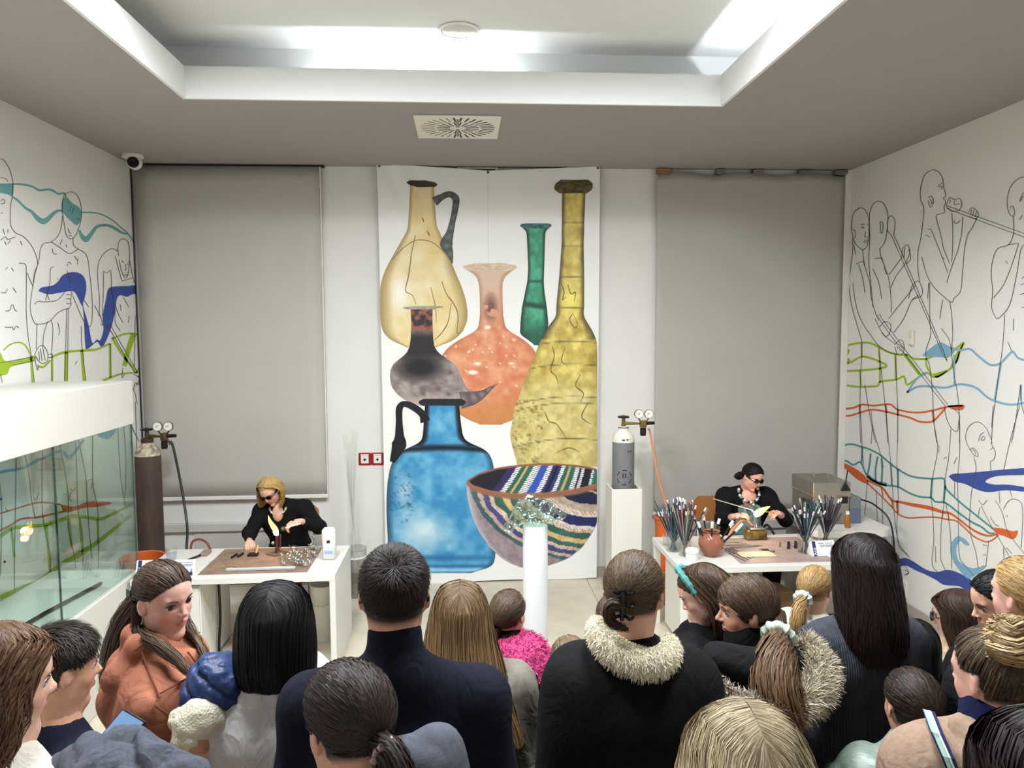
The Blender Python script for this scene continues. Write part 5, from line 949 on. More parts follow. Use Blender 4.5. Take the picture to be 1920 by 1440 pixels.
tw = at_z(1296, 1047, TZ); t = thing('white_tub', 'small white plastic tub with screw lid at the front of the right desk', 'tub', (tw[0], tw[1]-.02, TZ+.001)); B().lathe([(0, 0), (.046, 0), (.048, .006), (.048, .05), (0, .05)], n=26).build('pot', m_plastic, t, True); B().lathe([(.0, .078), (.046, .078), (.051, .072), (.051, .052), (0, .052)], n=26).build('lid', m_plastic, t, True)
name_card('white tent name card with blue band at the right end of the right desk', 1521, 1570, 1043, .1)
for k in range(4): tag(B().sphere((2.52+.012*k, 5.5+.01*(k % 2), TZ+.011), .006, 8, 6).build('glass_bead', mat('bead_pink', (206, 140, 146), .2), None, True), 'tiny pink glass bead beside the dark rod jar', 'bead', 'pink beads')
# chairs of the two workers
m_ply = mat('plywood', (176, 116, 62), .45, noise=.15, nscale=6, stretch=(1, 1, 6))
def work_chair(label, x, y):
    t = thing('chair', label, 'chair', (x, y, 0))
    B().box(-.2, .2, -.2, .2, .42, .44, .006).build('seat', m_ply, t)
    V = []; n = 9
    pts = [(-.2, .0), (-.19, .16), (-.15, .2), (.15, .2), (.19, .16), (.2, .0), (.16, -.03), (-.16, -.03)]
    B().prism([(p_[0], .22+.25*p_[0]**2*-1, .66+p_[1]) for p_ in pts], (0, .014, 0)).build('backrest', m_ply, t)
    for sx in (-1, 1): B().tube([(sx*.15, .17, .42), (sx*.15, .22, .55), (sx*.15, .222, .7)], .011, 8).build('back_post', m_steel, t); B().tube([(sx*.17, -.17, .42), (sx*.19, -.2, 0)], .012, 8).build('leg', m_steel, t); B().tube([(sx*.17, .17, .42), (sx*.19, .21, 0)], .012, 8).build('leg', m_steel, t)
work_chair('plywood chair of the blonde glass worker', -1.47, 6.35)
work_chair('plywood chair with orange backrest behind the dark haired worker', 2.28, 6.38)
# orange bucket by the plinth, trolley, kiln
t = thing('bucket', 'orange plastic bucket behind the left end of the right desk', 'bucket', (1.74, 6.3, .0)); B().lathe([(0, .3), (.07, .3), (.085, .74), (.095, .745), (.095, .76), (.082, .76), (.066, .31), (0, .31)], n=26).build('pail', MATS['orange_plastic'], t, True); B().box(-.11, .11, -.11, .11, 0, .3, .01).build('stand', mat('orange_stand', (176, 90, 50), .5), t)
t = thing('trolley', 'white rounded trolley in the right corner under the kiln', 'table', (3.14, 6.08, 0))
def rbox(x, y, r, n=5): return [(sx*(x-r)+r*math.cos(a_), sy*(y-r)+r*math.sin(a_)) for sx, sy, a0 in ((1, 1, 0), (-1, 1, PI/2), (-1, -1, PI), (1, -1, 1.5*PI)) for a_ in np.linspace(a0, a0+PI/2, n)]
B().prism([(x, y, .70) for x, y in rbox(.33, .36, .1)], (0, 0, .055)).build('top', m_plastic, t, True); B().prism([(x, y, .06) for x, y in rbox(.29, .32, .06)], (0, 0, .64)).build('body', mat('grey_white', (186, 182, 174), .5), t, True)
for sx in (-1, 1):
    for sy in (-1, 1): B().lathe([(0, -.012), (.03, -.012), (.03, .012), (0, .012)], n=12, axis=0, c=(sx*.25, sy*.27, .03)).build('castor', m_black, t)
a = at_y(1526, 905, 5.92); b = at_y(1592, 972, 5.92); zb = .756; m_ss = mat('brushed_steel', (158, 152, 142), .32, metal=.75, noise=.15, nscale=6)
t = thing('kiln', 'stainless steel annealing kiln with hinged lid on the trolley', 'kiln', (a[0], 5.92, zb)); kw = b[0]-a[0]; kh = a[2]-zb
B().box(0, kw, 0, .4, 0, kh*.66, .004).build('body', m_ss, t); B().box(-.004, kw+.004, -.004, .404, kh*.68, kh, .004).build('lid', m_ss, t); B().box(-.01, kw+.01, -.012, .41, kh*.655, kh*.69, .004).build('lid_rim', mat('bronze_rim', (176, 158, 128), .35, metal=.7), t)
B().tube(curve_pts([(.1, .2, kh), (.1, .2, kh+.03), (.2, .2, kh+.035), (.22, .2, kh)], 6), .007, 8).build('lid_handle', m_steel, t, True); B().tube([(kw-.03, -.01, kh+.1), (kw-.05, -.012, kh*.86)], .005, 6).build('lid_rod', m_black, t); B().prism([(kw-.08, -.008, kh*.8), (kw-.0, -.008, kh*.8), (kw-.045, -.008, kh*1.0)], (0, -.012, 0)).build('vent_flap', m_dark, t); B().box(kw-.07, kw-.02, -.014, -.002, kh*.5, kh*.66, .003).build('latch', m_dark, t)
B().box(kw+.012, kw+.11, .02, .36, 0, kh*.62, .004).build('control_box', mat('steel_blue', (132, 140, 142), .25, metal=.6), t); B().box(kw+.014, kw+.108, .016, .021, 0, kh*.35).build('control_panel', mat('panel_blue', (96, 104, 128), .4), t)
B().prism([(-.03, -.02, .02), (-.03, .25, .02), (-.03, .25, kh*.5), (-.03, -.02, kh*.5)], (-.006, 0, 0)).build('side_plate', m_ss, t); B().tube(curve_pts([(-.04, .1, kh*.55), (-.06, .0, kh*.5), (-.05, -.03, kh*.42)], 6), .012, 6).build('side_handle', m_black, t)
tb = at_y(1582, 985, 5.86); t = thing('amber_bottle', 'small amber bottle with white cap in front of the kiln', 'bottle', (tb[0]+.01, 5.82, .756)); B().lathe([(0, 0), (.022, 0), (.022, .09), (.012, .11), (.012, .12)], n=18).build('bottle', mat('amber_brown', (176, 112, 52), .2, trans=.3), t, True); B().lathe([(.014, .11), (.014, .135), (0, .135)], n=14).build('cap', m_plastic, t, True)
tag(B().tube(curve_pts([(3.32, 5.98, .95), (3.37, 5.85, .93), (3.42, 5.7, .82), (3.44, 5.65, .5), (3.45, 5.62, .012)], 8), .007, 6).build('power_cable', m_black, None, True), 'black power cable hanging down from the kiln control box', 'cable')
# ------------------------------------------------------------------ people
def Rz(a): c, s = math.cos(a), math.sin(a); return np.array([[c, -s, 0], [s, c, 0], [0, 0, 1.0]])
def Rx(a): c, s = math.cos(a), math.sin(a); return np.array([[1.0, 0, 0], [0, c, -s], [0, s, c]])
def Ry(a): c, s = math.cos(a), math.sin(a); return np.array([[c, 0, s], [0, 1.0, 0], [-s, 0, c]])
m_skin = mat('skin', rough=.5, attr=True, spec=.4, noise=.12, nscale=60)
m_hair = mat('hair', rough=.5, attr=True, spec=.22)
nt = m_hair.node_tree; _b = nt.nodes['Principled BSDF']; _a = nt.nodes.new('ShaderNodeAttribute'); _a.attribute_name = 'Suv'
_n = nt.nodes.new('ShaderNodeTexNoise'); _n.inputs['Scale'].default_value = 1.0; _n.inputs['Detail'].default_value = 1.0; nt.links.new(_a.outputs['Vector'], _n.inputs['Vector'])
_r = nt.nodes.new('ShaderNodeMapRange'); _r.inputs[1].default_value = .3; _r.inputs[2].default_value = .7; _r.inputs[3].default_value = .38; _r.inputs[4].default_value = 1.05; nt.links.new(_n.outputs[0], _r.inputs[0])
_c = nt.nodes.new('ShaderNodeAttribute'); _c.attribute_name = 'Col'; _m = nt.nodes.new('ShaderNodeMix'); _m.data_type = 'RGBA'; _m.blend_type = 'MULTIPLY'; _m.inputs[0].default_value = 1.0; nt.links.new(_c.outputs['Color'], _m.inputs[6]); nt.links.new(_r.outputs[0], _m.inputs[7]); nt.links.new(_m.outputs[2], _b.inputs['Base Color'])
_bp = nt.nodes.new('ShaderNodeBump'); _bp.inputs['Strength'].default_value = .3; _bp.inputs['Distance'].default_value = .002; nt.links.new(_n.outputs[0], _bp.inputs['Height']); nt.links.new(_bp.outputs[0], _b.inputs['Normal'])
m_fur = mat('fur', rough=.75, attr=True, spec=.2)
m_eye = mat('eye', rough=.12, attr=True, spec=.6)
def cloth(name, col, rough=.9, **k): return mat('cloth_'+name, col, rough, **{**dict(noise=.12, nscale=40, bump=.12, bscale=300, sheen=.0, spec=.2, wrinkle=.16, wscale=7), **k})
SK = dict(fair=(212, 166, 144), warm=(200, 150, 124), tan=(176, 128, 102), pink=(214, 164, 148))
SCN = unit(np.array([0, -.75, .66]))
def scalp(p):
    """head-local test (units of head height): True where hair grows"""
    side = np.abs(p[..., 0]); n = p@SCN
    ok = (n > -.03+.10*np.clip(side-.2, 0, 1)) & (p[..., 2] > -.27)
    ear = (np.abs(p[..., 1]+.0) < .09) & (p[..., 2] < .10) & (side > .24)
    return ok & ~ear
EC_, ER_ = np.array([0, -.03, .13]), np.array([.335, .415, .375])
class Person:
    def __init__(s, label, px, py, Y, rz=0, head=(0, 0, 0), hh=None, lean=(0, 0), sw=.152, build=1.0, skin='fair', hair_col=(60, 44, 34), arms='front', gaze=(0, 0), J=None, top=None, face_h=.0072, tie_scalp=True, nose=1.0, body_h=.024, hand_h=.0075):
        s.label, s.rz, s.rng = label, rz, np.random.default_rng(abs(hash(label)) % 9999 if False else sum(map(ord, label)))
        tp = at_y(px, py, Y) if top is None else np.array(top, float)
        s.h = tp[2]-.012; s.hh = hh or .05*s.h+.142; h, k = s.h, s.hh
        s.root = thing('person', label, 'person', (tp[0]-lean[0], tp[1]-lean[1], 0)); s.o = np.array(s.root.location)
        L = np.array([lean[0], lean[1], 0.0]); R_ = Rz(rz); s.R = R_; lat = R_@[1, 0, 0]; fw = R_@[0, 1, 0]; s.lat, s.fw = lat, fw
        s.Mh = Rz(rz+head[0])@Rx(-head[1])@Ry(head[2]); s.hyaw = rz+head[0]
        sc_ = h/1.7; s.s = sc_*build; sw = sw*sc_*build**.5
        P = lambda a, b, z, l=0: lat*a+fw*b+np.array([0, 0, z])+L*l
        top_in = s.Mh@np.array([0, -.03, .5])*k
        hc = L+np.array([0, 0, h])-np.array([top_in[0], top_in[1], top_in[2]]) if J is None else None
        j = dict(neck=P(0, -.02, h-k*1.1, .85), chest=P(0, -.01, .73*h, .6), waist=P(0, 0, .62*h, .3), pelvis=P(0, 0, .53*h, .1))
        if hc is not None: j['head'] = hc
        sz = h-k*1.60
        for n, q in (('L', -1), ('R', 1)):
            j['sh'+n] = P(q*sw, -.01, sz, .8); j['hip'+n] = P(q*.085*sc_, 0, .51*h, .1); j['knee'+n] = P(q*.09*sc_, .02, .28*h); j['ank'+n] = P(q*.09*sc_, -.02, .05*h)
            S_ = j['sh'+n]
            if arms == 'front': e = S_+lat*q*.065*sc_-fw*.02+np.array([0, 0, -.165*h]); w_ = e+fw*.2*sc_-lat*q*.1*sc_+np.array([0, 0, .01])
            elif arms == 'down': e = S_+lat*q*.06*sc_-fw*.03+np.array([0, 0, -.17*h]); w_ = e+fw*.06*sc_+np.array([0, 0, -.145*h])
            elif arms == 'hug': e = S_+lat*q*.055*sc_+fw*.04+np.array([0, 0, -.165*h]); w_ = e+fw*.17*sc_-lat*q*.17*sc_+np.array([0, 0, .06])
            j['elb'+n], j['wri'+n] = e, w_
        if J: j.update({a: (b if a[:2] in ('hd', 'pn', 'cu') else np.array(b, float)-s.o) for a, b in J.items()})
        s.gz = Rz(gaze[0])@Rx(-gaze[1]); s.J = j; s.hc = j['head']; s.skin = lin(SK[skin]); s.hair_col = lin(hair_col)
        s.body(face_h, tie_scalp, nose, body_h, hand_h)
    def H(s, p): return s.hc+(np.asarray(p, float)*s.hh)@s.Mh.T
    def torso(s, t=0, parts='pcws'):
        j, k, lat = s.J, s.s, s.lat; o = []
        if 'p' in parts: o.append(rc(j['pelvis']-lat*.075*k, j['pelvis']+lat*.075*k, .098*k+t, k=.08))
        if 'w' in parts: o.append(rc(j['waist']-lat*.05*k, j['waist']+lat*.05*k, .092*k+t, k=.08))
        if 'c' in parts: o.append(rc(j['chest']-lat*.075*k, j['chest']+lat*.075*k, .102*k+t, k=.08)); m_ = (j['chest']+(j['shL']+j['shR'])/2)/2; o.append(rc(m_-lat*.08*k, m_+lat*.08*k, .085*k+t, k=.07))
        if 's' in parts: o.append(rc(j['shL'], j['shR'], .052*k+t*.8, k=.06)); nb = j['neck']*.72+(j['shL']+j['shR'])*.14; o += [rc(nb-s.fw*.015, j['sh'+n], .05*k+t*.5, .046*k+t*.6, .05) for n in 'LR']
        return o
    def arm(s, n, t=0, frac=1.0):
        j, k = s.J, s.s; a, e, w_ = j['sh'+n], j['elb'+n], j['wri'+n]
        if frac < .99 and frac <= .5: return [rc(a, a+(e-a)*frac*2, .05*k+t, (.05-.016*frac)*k+t*1.15, .03)]
        return [rc(a, e, .05*k+t, .038*k+t, .03+t), rc(e, w_+(w_-e)*(0 if frac > .99 else -1*(1-frac)), .038*k+t, .026*k+t*.8, .025)]
    def leg(s, n, t=0):
        j, k = s.J, s.s; return [rc(j['hip'+n], j['knee'+n], .085*k+t, .054*k+t, .04), rc(j['knee'+n], j['ank'+n], .054*k+t, .036*k+t, .03)]
    def hand(s, n):
        j, k = s.J, s.hh/.2325; w_ = j['wri'+n]; d = j.get('hd'+n); d = unit(w_-j['elb'+n]) if d is None else unit(np.array(d, float)); q = -1 if n == 'L' else 1
        pn = j.get('pn'+n); pn = unit(np.cross(d, np.cross(d, [0, 0, 1.0]))*1.0+s.lat*-.3*q) if pn is None else unit(np.array(pn, float)); pn = unit(pn-d*(pn@d)); sd = np.cross(d, pn)*q
        curl = j.get('curl'+n, .9); o = [rc(w_, w_+d*.03*k, .024*k, .026*k, .01), rc(w_+d*.035*k-sd*.02*k, w_+d*.035*k+sd*.022*k, .017*k, .017*k, .012), rc(w_+d*.07*k-sd*.026*k, w_+d*.07*k+sd*.026*k, .012*k, .012*k, .012)]
        for f, ln in ((-.027, .058), (-.009, .07), (.01, .075), (.028, .066)):
            b0 = w_+d*.08*k+sd*f*k*-1; d1 = unit(d*math.cos(curl*.6)+pn*math.sin(curl*.6)); d2 = unit(d*math.cos(curl*1.5)+pn*math.sin(curl*1.5)); m1 = b0+d1*ln*.5*k; m2 = m1+d2*ln*.32*k; d3 = unit(d*math.cos(curl*2.1)+pn*math.sin(curl*2.1)); o += [rc(b0, m1, .0088*k, .008*k, .003), rc(m1, m2, .008*k, .0074*k, .003), rc(m2, m2+d3*ln*.28*k, .0074*k, .0062*k, .003)]
        tb = w_+d*.025*k+sd*.022*k; t1 = tb+unit(d*.8+sd*.5+pn*.4)*.035*k; o += [rc(tb, t1, .012*k, .0095*k, .008), rc(t1, t1+unit(d*.9+pn*.5-sd*.1)*.03*k, .0092*k, .007*k, .003)]
        return o
    def body(s, fh, tie_scalp, nose, bh, handh):
        j, k, hh = s.J, s.s, s.hh
        pr = s.torso()+[p for n in 'LR' for p in s.arm(n)+s.leg(n)]+[rc(j['neck']+[0, 0, -.04], j['neck']*.5+s.hc*.5, .054*k, .052*k, .03)]
        for n in 'LR': pr.append(rc(j['ank'+n]+[0, 0, -.02], j['ank'+n]+s.fw*.14*k+np.array([0, 0, -.03*k]), .034*k, .03*k, .02))
        parts = [sdf_mesh(pr, bh)]
        def E_(c, r, kk=.05, sub=False): return el(s.H(c), np.array(r)*hh, kk*hh, s.Mh, sub)
        def C_(a, b, r1, r2=None, kk=.05): return rc(s.H(a), s.H(b), r1*hh, (r1 if r2 is None else r2)*hh, kk*hh)
        hp = [E_((0, -.03, .13), (.322, .402, .362)), E_((0, .09, -.14), (.250, .265, .325), .10), E_((0, .255, -.425), (.09, .085, .07), .08), E_((.145, .195, -.12), (.10, .09, .10), .06), E_((-.145, .195, -.12), (.10, .09, .10), .06),
              C_((-.17, .285, .105), (0, .325, .095), .035), C_((.17, .285, .105), (0, .325, .095), .035)]
        for q in (-1, 1): hp.append(E_((q*.14, .372, .015), (.098, .085, .058), .035, True))
        hp += [C_((0, .325, .05), (0, .40*nose+.02*(1-nose), -.095), .028, .038, .03), E_((0, .408*nose, -.105), (.042, .042, .036), .02), E_((.04, .37, -.12), (.032, .04, .026), .02), E_((-.04, .37, -.12), (.032, .04, .026), .02),
               E_((0, .345, -.222), (.088, .034, .02), .015), E_((0, .34, -.262), (.074, .036, .024), .015)]
        for q in (-1, 1): hp += [el(s.H((q*.325, -.03, -.01)), np.array((.03, .07, .115))*hh, .02*hh, s.Mh@Rz(q*.35)), el(s.H((q*.362, .005, .005)), np.array((.03, .04, .075))*hh, .015*hh, s.Mh@Rz(q*.3), True)]
        neckr = .052*k/hh; nb = (j['neck']-s.hc)@s.Mh/hh
        hp += [rc(s.H((0, -.08, -.2)), s.hc*.0+j['neck'], .05*k, .054*k, .04)]
        V, Q = sdf_mesh(hp, fh*hh/.2325, pad=.02); parts.append((V, Q))
        nb_, nh = len(parts[0][0]), len(V)
        for n in 'LR': parts.append(sdf_mesh(s.hand(n), handh, pad=.015))
        Vs, Qs, n0 = [], [], 0
        for a, b in parts: Vs.append(a); Qs.append(b+n0); n0 += len(a)
        Vs = np.vstack(Vs); Qs = np.vstack(Qs); col = np.tile(s.skin, (len(Vs), 1))
        p = (Vs-s.hc)@s.Mh/hh; hm = np.zeros(len(Vs), bool); hm[nb_:nb_+nh] = True
        lips = hm & (np.linalg.norm((p-[0, .36, -.243])/[.095, .075, .04], axis=1) < 1); col[lips] = s.skin*[.80, .50, .50]
        for q in (-1, 1):
            d = np.linalg.norm((p-[q*.17, .25, -.13])/[.12, .16, .11], axis=1); w_ = np.clip(1.1-d, 0, .6)[:, None]*hm[:, None]; col = col*(1-w_)+s.skin*[1.0, .72, .68]*w_
            dn = np.linalg.norm((p-[0, .42, -.1])/[.05, .06, .05], axis=1); w_ = np.clip(1.1-dn, 0, .35)[:, None]*hm[:, None]; col = col*(1-w_)+s.skin*[1, .75, .72]*w_
        if tie_scalp: w_ = (hm & scalp(p))*np.clip((p[:, 2]+.2)/.07, 0, 1); col = col*(1-w_[:, None])+s.hair_col*.8*w_[:, None]
        mesh_np('body', Vs, Qs, m_skin, s.root, col=np.clip(col, 0, 1))
        for q in (-1, 1):
            c = s.H((q*.137, .258, .013)); b = B().sphere((0, 0, 0), .066*hh, 20, 16); v = np.array(b.V); fwd = v[:, 2]/(.066*hh)
            cc = np.where((fwd > .95)[:, None], [.01, .008, .006], np.where((fwd > .74)[:, None], lin((92, 62, 40)), lin((206, 196, 188))))
            v = v[:, [0, 2, 1]]*[1, 1, -1]; v = c+(v@s.gz.T)@s.Mh.T
            mesh_np('eye', v, b.F, m_eye, s.root, col=cc)
            B().tube([s.H(a) for a in curve_pts([(q*.065, .362, .085), (q*.13, .352, .108), (q*.205, .302, .09)], 5)], np.array([.010, .012, .013, .013, .013, .013, .012, .011, .009, .007, .004])*hh*1.0, 6).build('eyebrow', mat('brow_%02x%02x%02x' % tuple(int(v_*200) for v_ in s.hair_col), tuple(int(255*min(1, v_**(1/2.2)*.9)) for v_ in s.hair_col), .8), s.root, True)
            B().tube([s.H(a) for a in curve_pts([(q*.072, .312, .012), (q*.105, .336, .044), (q*.15, .334, .052), (q*.208, .29, .027)], 4)], .0065*hh, 6).build('eyelid', mat('lash', (70, 48, 42), .7), s.root, True)
    # ---------------------------------------------------------- clothes
    def top(s, m_, t=.016, sleeve=1.0, hem=.5, fold=(.004, 22), grid=.012, parts='pcws', name='sweater', label=None, extra=None, seed=1, flare=0):
        j = s.J; pr = s.torso(t, parts)+[p for n in 'LR' for p in s.arm(n, t, sleeve)]
        if flare: pr += [rc(j['pelvis']-s.lat*.08*s.s+[0, 0, -.08], j['pelvis']+s.lat*.08*s.s+[0, 0, -.08], .11*s.s+t+flare, k=.08)]
        if extra: pr += extra
        d = folds(fold[0], fold[1], seed, (1.5, 1.5, .4)); V, Q = sdf_mesh(pr, grid, d, cut=[((0, 0, 1), hem*s.h)] if hem else None)
        o = mesh_np(name, V, Q, m_, s.root)
        if label: o['label'] = label
        return o
    def trousers(s, m_, t=.014, grid=.026, fold=(.003, 18), shoes=True):
        pr = s.torso(t*.8, 'p')+[p for n in 'LR' for p in s.leg(n, t)]
        V, Q = sdf_mesh(pr, grid, folds(fold[0], fold[1], 3)); mesh_np('trousers', V, Q, m_, s.root)
        if shoes:
            for n in 'LR':
                a = s.J['ank'+n]; V, Q = sdf_mesh([rc(a-s.fw*.03*s.s+[0, 0, -.035*s.s], a+s.fw*.15*s.s+np.array([0, 0, -.045*s.s]), .042*s.s, .036*s.s, .02)], .018); V[:, 2] = np.maximum(V[:, 2], .002); mesh_np('shoe', V, Q, cloth('shoe', (46, 42, 42), .6), s.root)
    # ---------------------------------------------------------- hair
    def hcol(s, n, K, col=None, tip=None, var=.28, streak=None):
        c = lin(col) if col is not None else s.hair_col; b = np.tile(c, (n, K, 1))
        if tip is not None: w_ = (np.linspace(0, 1, K)**1.6)[None, :, None]; b = b*(1-w_)+lin(tip)*w_
        b = b*(1+.6*var*s.rng.normal(size=(n, 1, 1)))
        if streak is not None: q = s.rng.random(n) < streak[1]; b[q] = b[q]*.55+lin(streak[0])*.45
        return np.clip(b, .001, .95)
    def hair_mesh(s, parts, name='hair', label=None):
        V, Q, c, u = join(*parts); o = mesh_np(name, V, Q, m_hair, s.root, col=c, suv=u)
        if label: o['label'] = label
        return o
    def cap(s, col=None, grow=1.0, test=lambda p: scalp(p) & (p@SCN > .025) & (p[..., 2] > -.2), nb=72, mb=44):
        th = np.linspace(0, PI, mb); ph = np.linspace(0, 2*PI, nb, endpoint=False); T_, P_ = np.meshgrid(th, ph, indexing='ij'); d = np.stack([np.sin(T_)*np.cos(P_), np.sin(T_)*np.sin(P_), np.cos(T_)], -1).reshape(-1, 3); p = EC_+d*ER_*grow; ok = test(p)
        i = np.array([(a*nb+b, (a+1)*nb+b, (a+1)*nb+(b+1) % nb, a*nb+(b+1) % nb) for a in range(mb-1) for b in range(nb)]); i = i[ok[i].all(1)]
        u_, inv = np.unique(i, return_inverse=True); c = np.tile(lin(col) if col is not None else s.hair_col, (len(u_), 1)); c = c*(.85+.3*s.rng.random((len(u_), 1))); return s.H(p[u_]), inv.reshape(-1, 4), c
    def roots(s, n, test=scalp):
        out = np.zeros((0, 3))
        while len(out) < n:
            d = unit(s.rng.normal(size=(n*3, 3))); out = np.vstack([out, d[test(EC_+d*ER_)]])
        return out[:n]
    def pulled(s, tie, n=1000, wd=.006, col=None, streak=None, lift=.05, var=.25, test=scalp, tip=None):
        """hair combed over the scalp to a tie point (head-local direction)"""
        n = int(n*1.7); wd *= .62; tie = unit(np.array(tie, float)); r = s.roots(n, test); K = 8; t = np.linspace(0, 1, K)[None, :, None]; e = t*t*(3-2*t)*.5+t*.5
        d = unit(r[:, None]*(1-e)+tie*e); lay = 1+.012+s.rng.random((n, 1, 1))*.035+lift*np.sin(t*PI)*.5+lift*t*.5
        p = EC_+d*ER_*lay; P = s.H(p); N = unit(d/ER_)@s.Mh.T; W_ = np.broadcast_to(wd*s.rng.uniform(.5, 1.2, (n, 1))*np.array([.12, .7, 1, 1, .95, .85, .75, .6]), (n, K)); return ribbons(P, W_, N, s.hcol(n, K, col, tip, var, streak), .16)
    def tail(s, pts, rad, n=350, wd=.006, col=None, tip=None, streak=None, K=12, wave=.004, var=.28):
        n = int(n*1.6); wd *= .62
        C_ = curve_pts(pts, 8); C_ = np.stack([np.interp(np.linspace(0, 1, K), np.linspace(0, 1, len(C_)), C_[:, i]) for i in range(3)], 1); R_ = np.interp(np.linspace(0, 1, K), np.linspace(0, 1, len(rad)), rad)
        T_ = unit(np.gradient(C_, axis=0)); u = unit(np.cross(T_, [.3, .9, .1])); v = np.cross(T_, u); a = s.rng.uniform(0, 2*PI, n); q = s.rng.random(n)**.35; ph = s.rng.uniform(0, 6.28, n); end = s.rng.uniform(.82, 1.0, n)
        tt = np.linspace(0, 1, K)[None]*end[:, None]; idx = tt*(K-1); i0 = np.clip(idx.astype(int), 0, K-2); fr = (idx-i0)[..., None]
        g = lambda A: A[i0]*(1-fr)+A[i0+1]*fr
        rr = g(R_[:, None])[..., 0]; aa = a[:, None]+.25*np.sin(tt*5+ph[:, None]); off = (g(u)*np.cos(aa)[..., None]+g(v)*np.sin(aa)[..., None]); P = g(C_)+off*(rr*q[:, None]+wave*np.sin(tt*14+ph[:, None]))[..., None]
        W_ = wd*s.rng.uniform(.5, 1.2, (n, 1))*(1-.6*tt**3); return ribbons(P, W_, unit(off), s.hcol(n, K, col, tip, var, streak), .2)
    def core(s, pts, rad, col=None, n=10):
        b = B().tube(curve_pts(pts, 5), np.interp(np.linspace(0, 1, (len(pts)-1)*5+1), np.linspace(0, 1, len(rad)), rad), n); V = np.array(b.V); F4 = np.array([f for f in b.F if len(f) == 4]); return V, F4, np.tile((lin(col) if col is not None else s.hair_col)*.9, (len(V), 1))
    def hull(s, sec, n=1100, wd=.007, col=None, tip=None, streak=None, wave=(.004, 9), K=16, rigid=False, jit=.12, var=.28, part=0.0, shell=True):
        """hair falling over elliptical sections (z, rx, ry, cy, open angle, cx) in head units"""
        n = int(n*1.6); wd *= .6; S_ = np.array([tuple(q)+(0,)*(6-len(q)) for q in sec], float); S_[:, 4] *= np.clip((.38-S_[:, 0])/.16, 0, 1); Mx = s.Mh if rigid else Rz(s.hyaw)
        u = np.linspace(0, 1, len(S_)); 
        def at(t):
            return [np.interp(t, u, S_[:, i]) for i in range(6)]
        def pos(th, t, lay):
            z, rx, ry, cy, op, cx = at(t); sg = np.sign(th); te = sg*(op+(np.abs(th)/PI)*(PI-op)); return np.stack([cx+part*np.clip(1-t*6, 0, 1)+np.sin(te)*rx*lay, cy+np.cos(te)*ry*lay, z-1.15*(np.cos(te)*ry)**2*np.clip((z-.2)/.3, 0, 1)], -1), te
        th = s.rng.uniform(-PI, PI, n)[:, None]; end = 1-jit*s.rng.random((n, 1))**2; t = np.linspace(0, 1, K)[None]*end; lay = s.rng.uniform(.95, 1.05, (n, 1)); ph = s.rng.uniform(0, 6.28, (n, 1))
        p, te = pos(th, t, lay); N = np.stack([np.sin(te), np.cos(te), np.clip(.9-t*5, .05, 1)], -1)
        w_ = wave[0]*np.clip(t*2, 0, 1); p = p+np.stack([np.cos(te), -np.sin(te), 0*te], -1)*(w_*np.sin(t*wave[1]+ph))[..., None]/s.hh+np.stack([np.sin(te), np.cos(te), 0*te], -1)*(w_*.6*np.cos(t*wave[1]*1.1+ph*2))[..., None]/s.hh
        P = s.hc+(p*s.hh)@Mx.T; W_ = wd*s.rng.uniform(.5, 1.3, (n, 1))*(1-.55*np.linspace(0, 1, K)[None]**3)
        out = [ribbons(P, W_, unit(N)@Mx.T, s.hcol(n, K, col, tip, var, streak), .2)]
        if shell:
            tt = np.linspace(0, .96, 26); aa = np.linspace(-PI, PI, 50); TT, AA = np.meshgrid(tt, aa, indexing='ij'); p, _ = pos(AA, TT, .93); V = s.hc+(p.reshape(-1, 3)*s.hh)@Mx.T; i = (np.arange(25)[:, None]*50+np.array([q for q in range(49) if q != 24])).ravel(); c0 = (lin(col) if col is not None else s.hair_col); c = np.tile(c0*.8, (len(V), 1))
            if tip is not None: w2 = (TT.reshape(-1, 1))**1.6; c = c*(1-w2)+lin(tip)*.8*w2
            out.append((V, np.stack([i, i+1, i+51, i+50], 1), c))
        return out
    def short(s, n=3600, ln=.03, whorl=(.08, -.75, .75), wd=.0035, col=None, stand=.35, test=scalp, topl=1.0):
        r = s.roots(n, test); wv = unit(np.array(whorl)); tg = r-wv*(r@wv)[:, None]; away = unit(r*(r@wv)[:, None]-wv); sw = np.cross(r, wv); dir_ = unit(away+.35*sw+.25*s.rng.normal(size=(n, 3)))
        nrm = unit(r/ER_); dir_ = unit(dir_-nrm*(dir_*nrm).sum(1, keepdims=True)); K = 4; t = np.linspace(0, 1, K)[None, :, None]; l = (ln/s.hh)*s.rng.uniform(.6, 1.2, (n, 1, 1))*(1+(topl-1)*np.clip(r[:, 2], 0, 1)[:, None, None])*np.clip(.62+r[:, 2]*.9, .3, 1)[:, None, None]
        p = (EC_+r*ER_*1.0)[:, None]+l*(dir_[:, None]*t*.95+nrm[:, None]*stand*np.sin(t*1.9)); P = s.H(p); N = np.broadcast_to((nrm@s.Mh.T)[:, None], P.shape); W_ = np.broadcast_to(wd*np.linspace(1, .3, K), (n, K)); return ribbons(P, W_, N, s.hcol(n, K, col, None, .3))
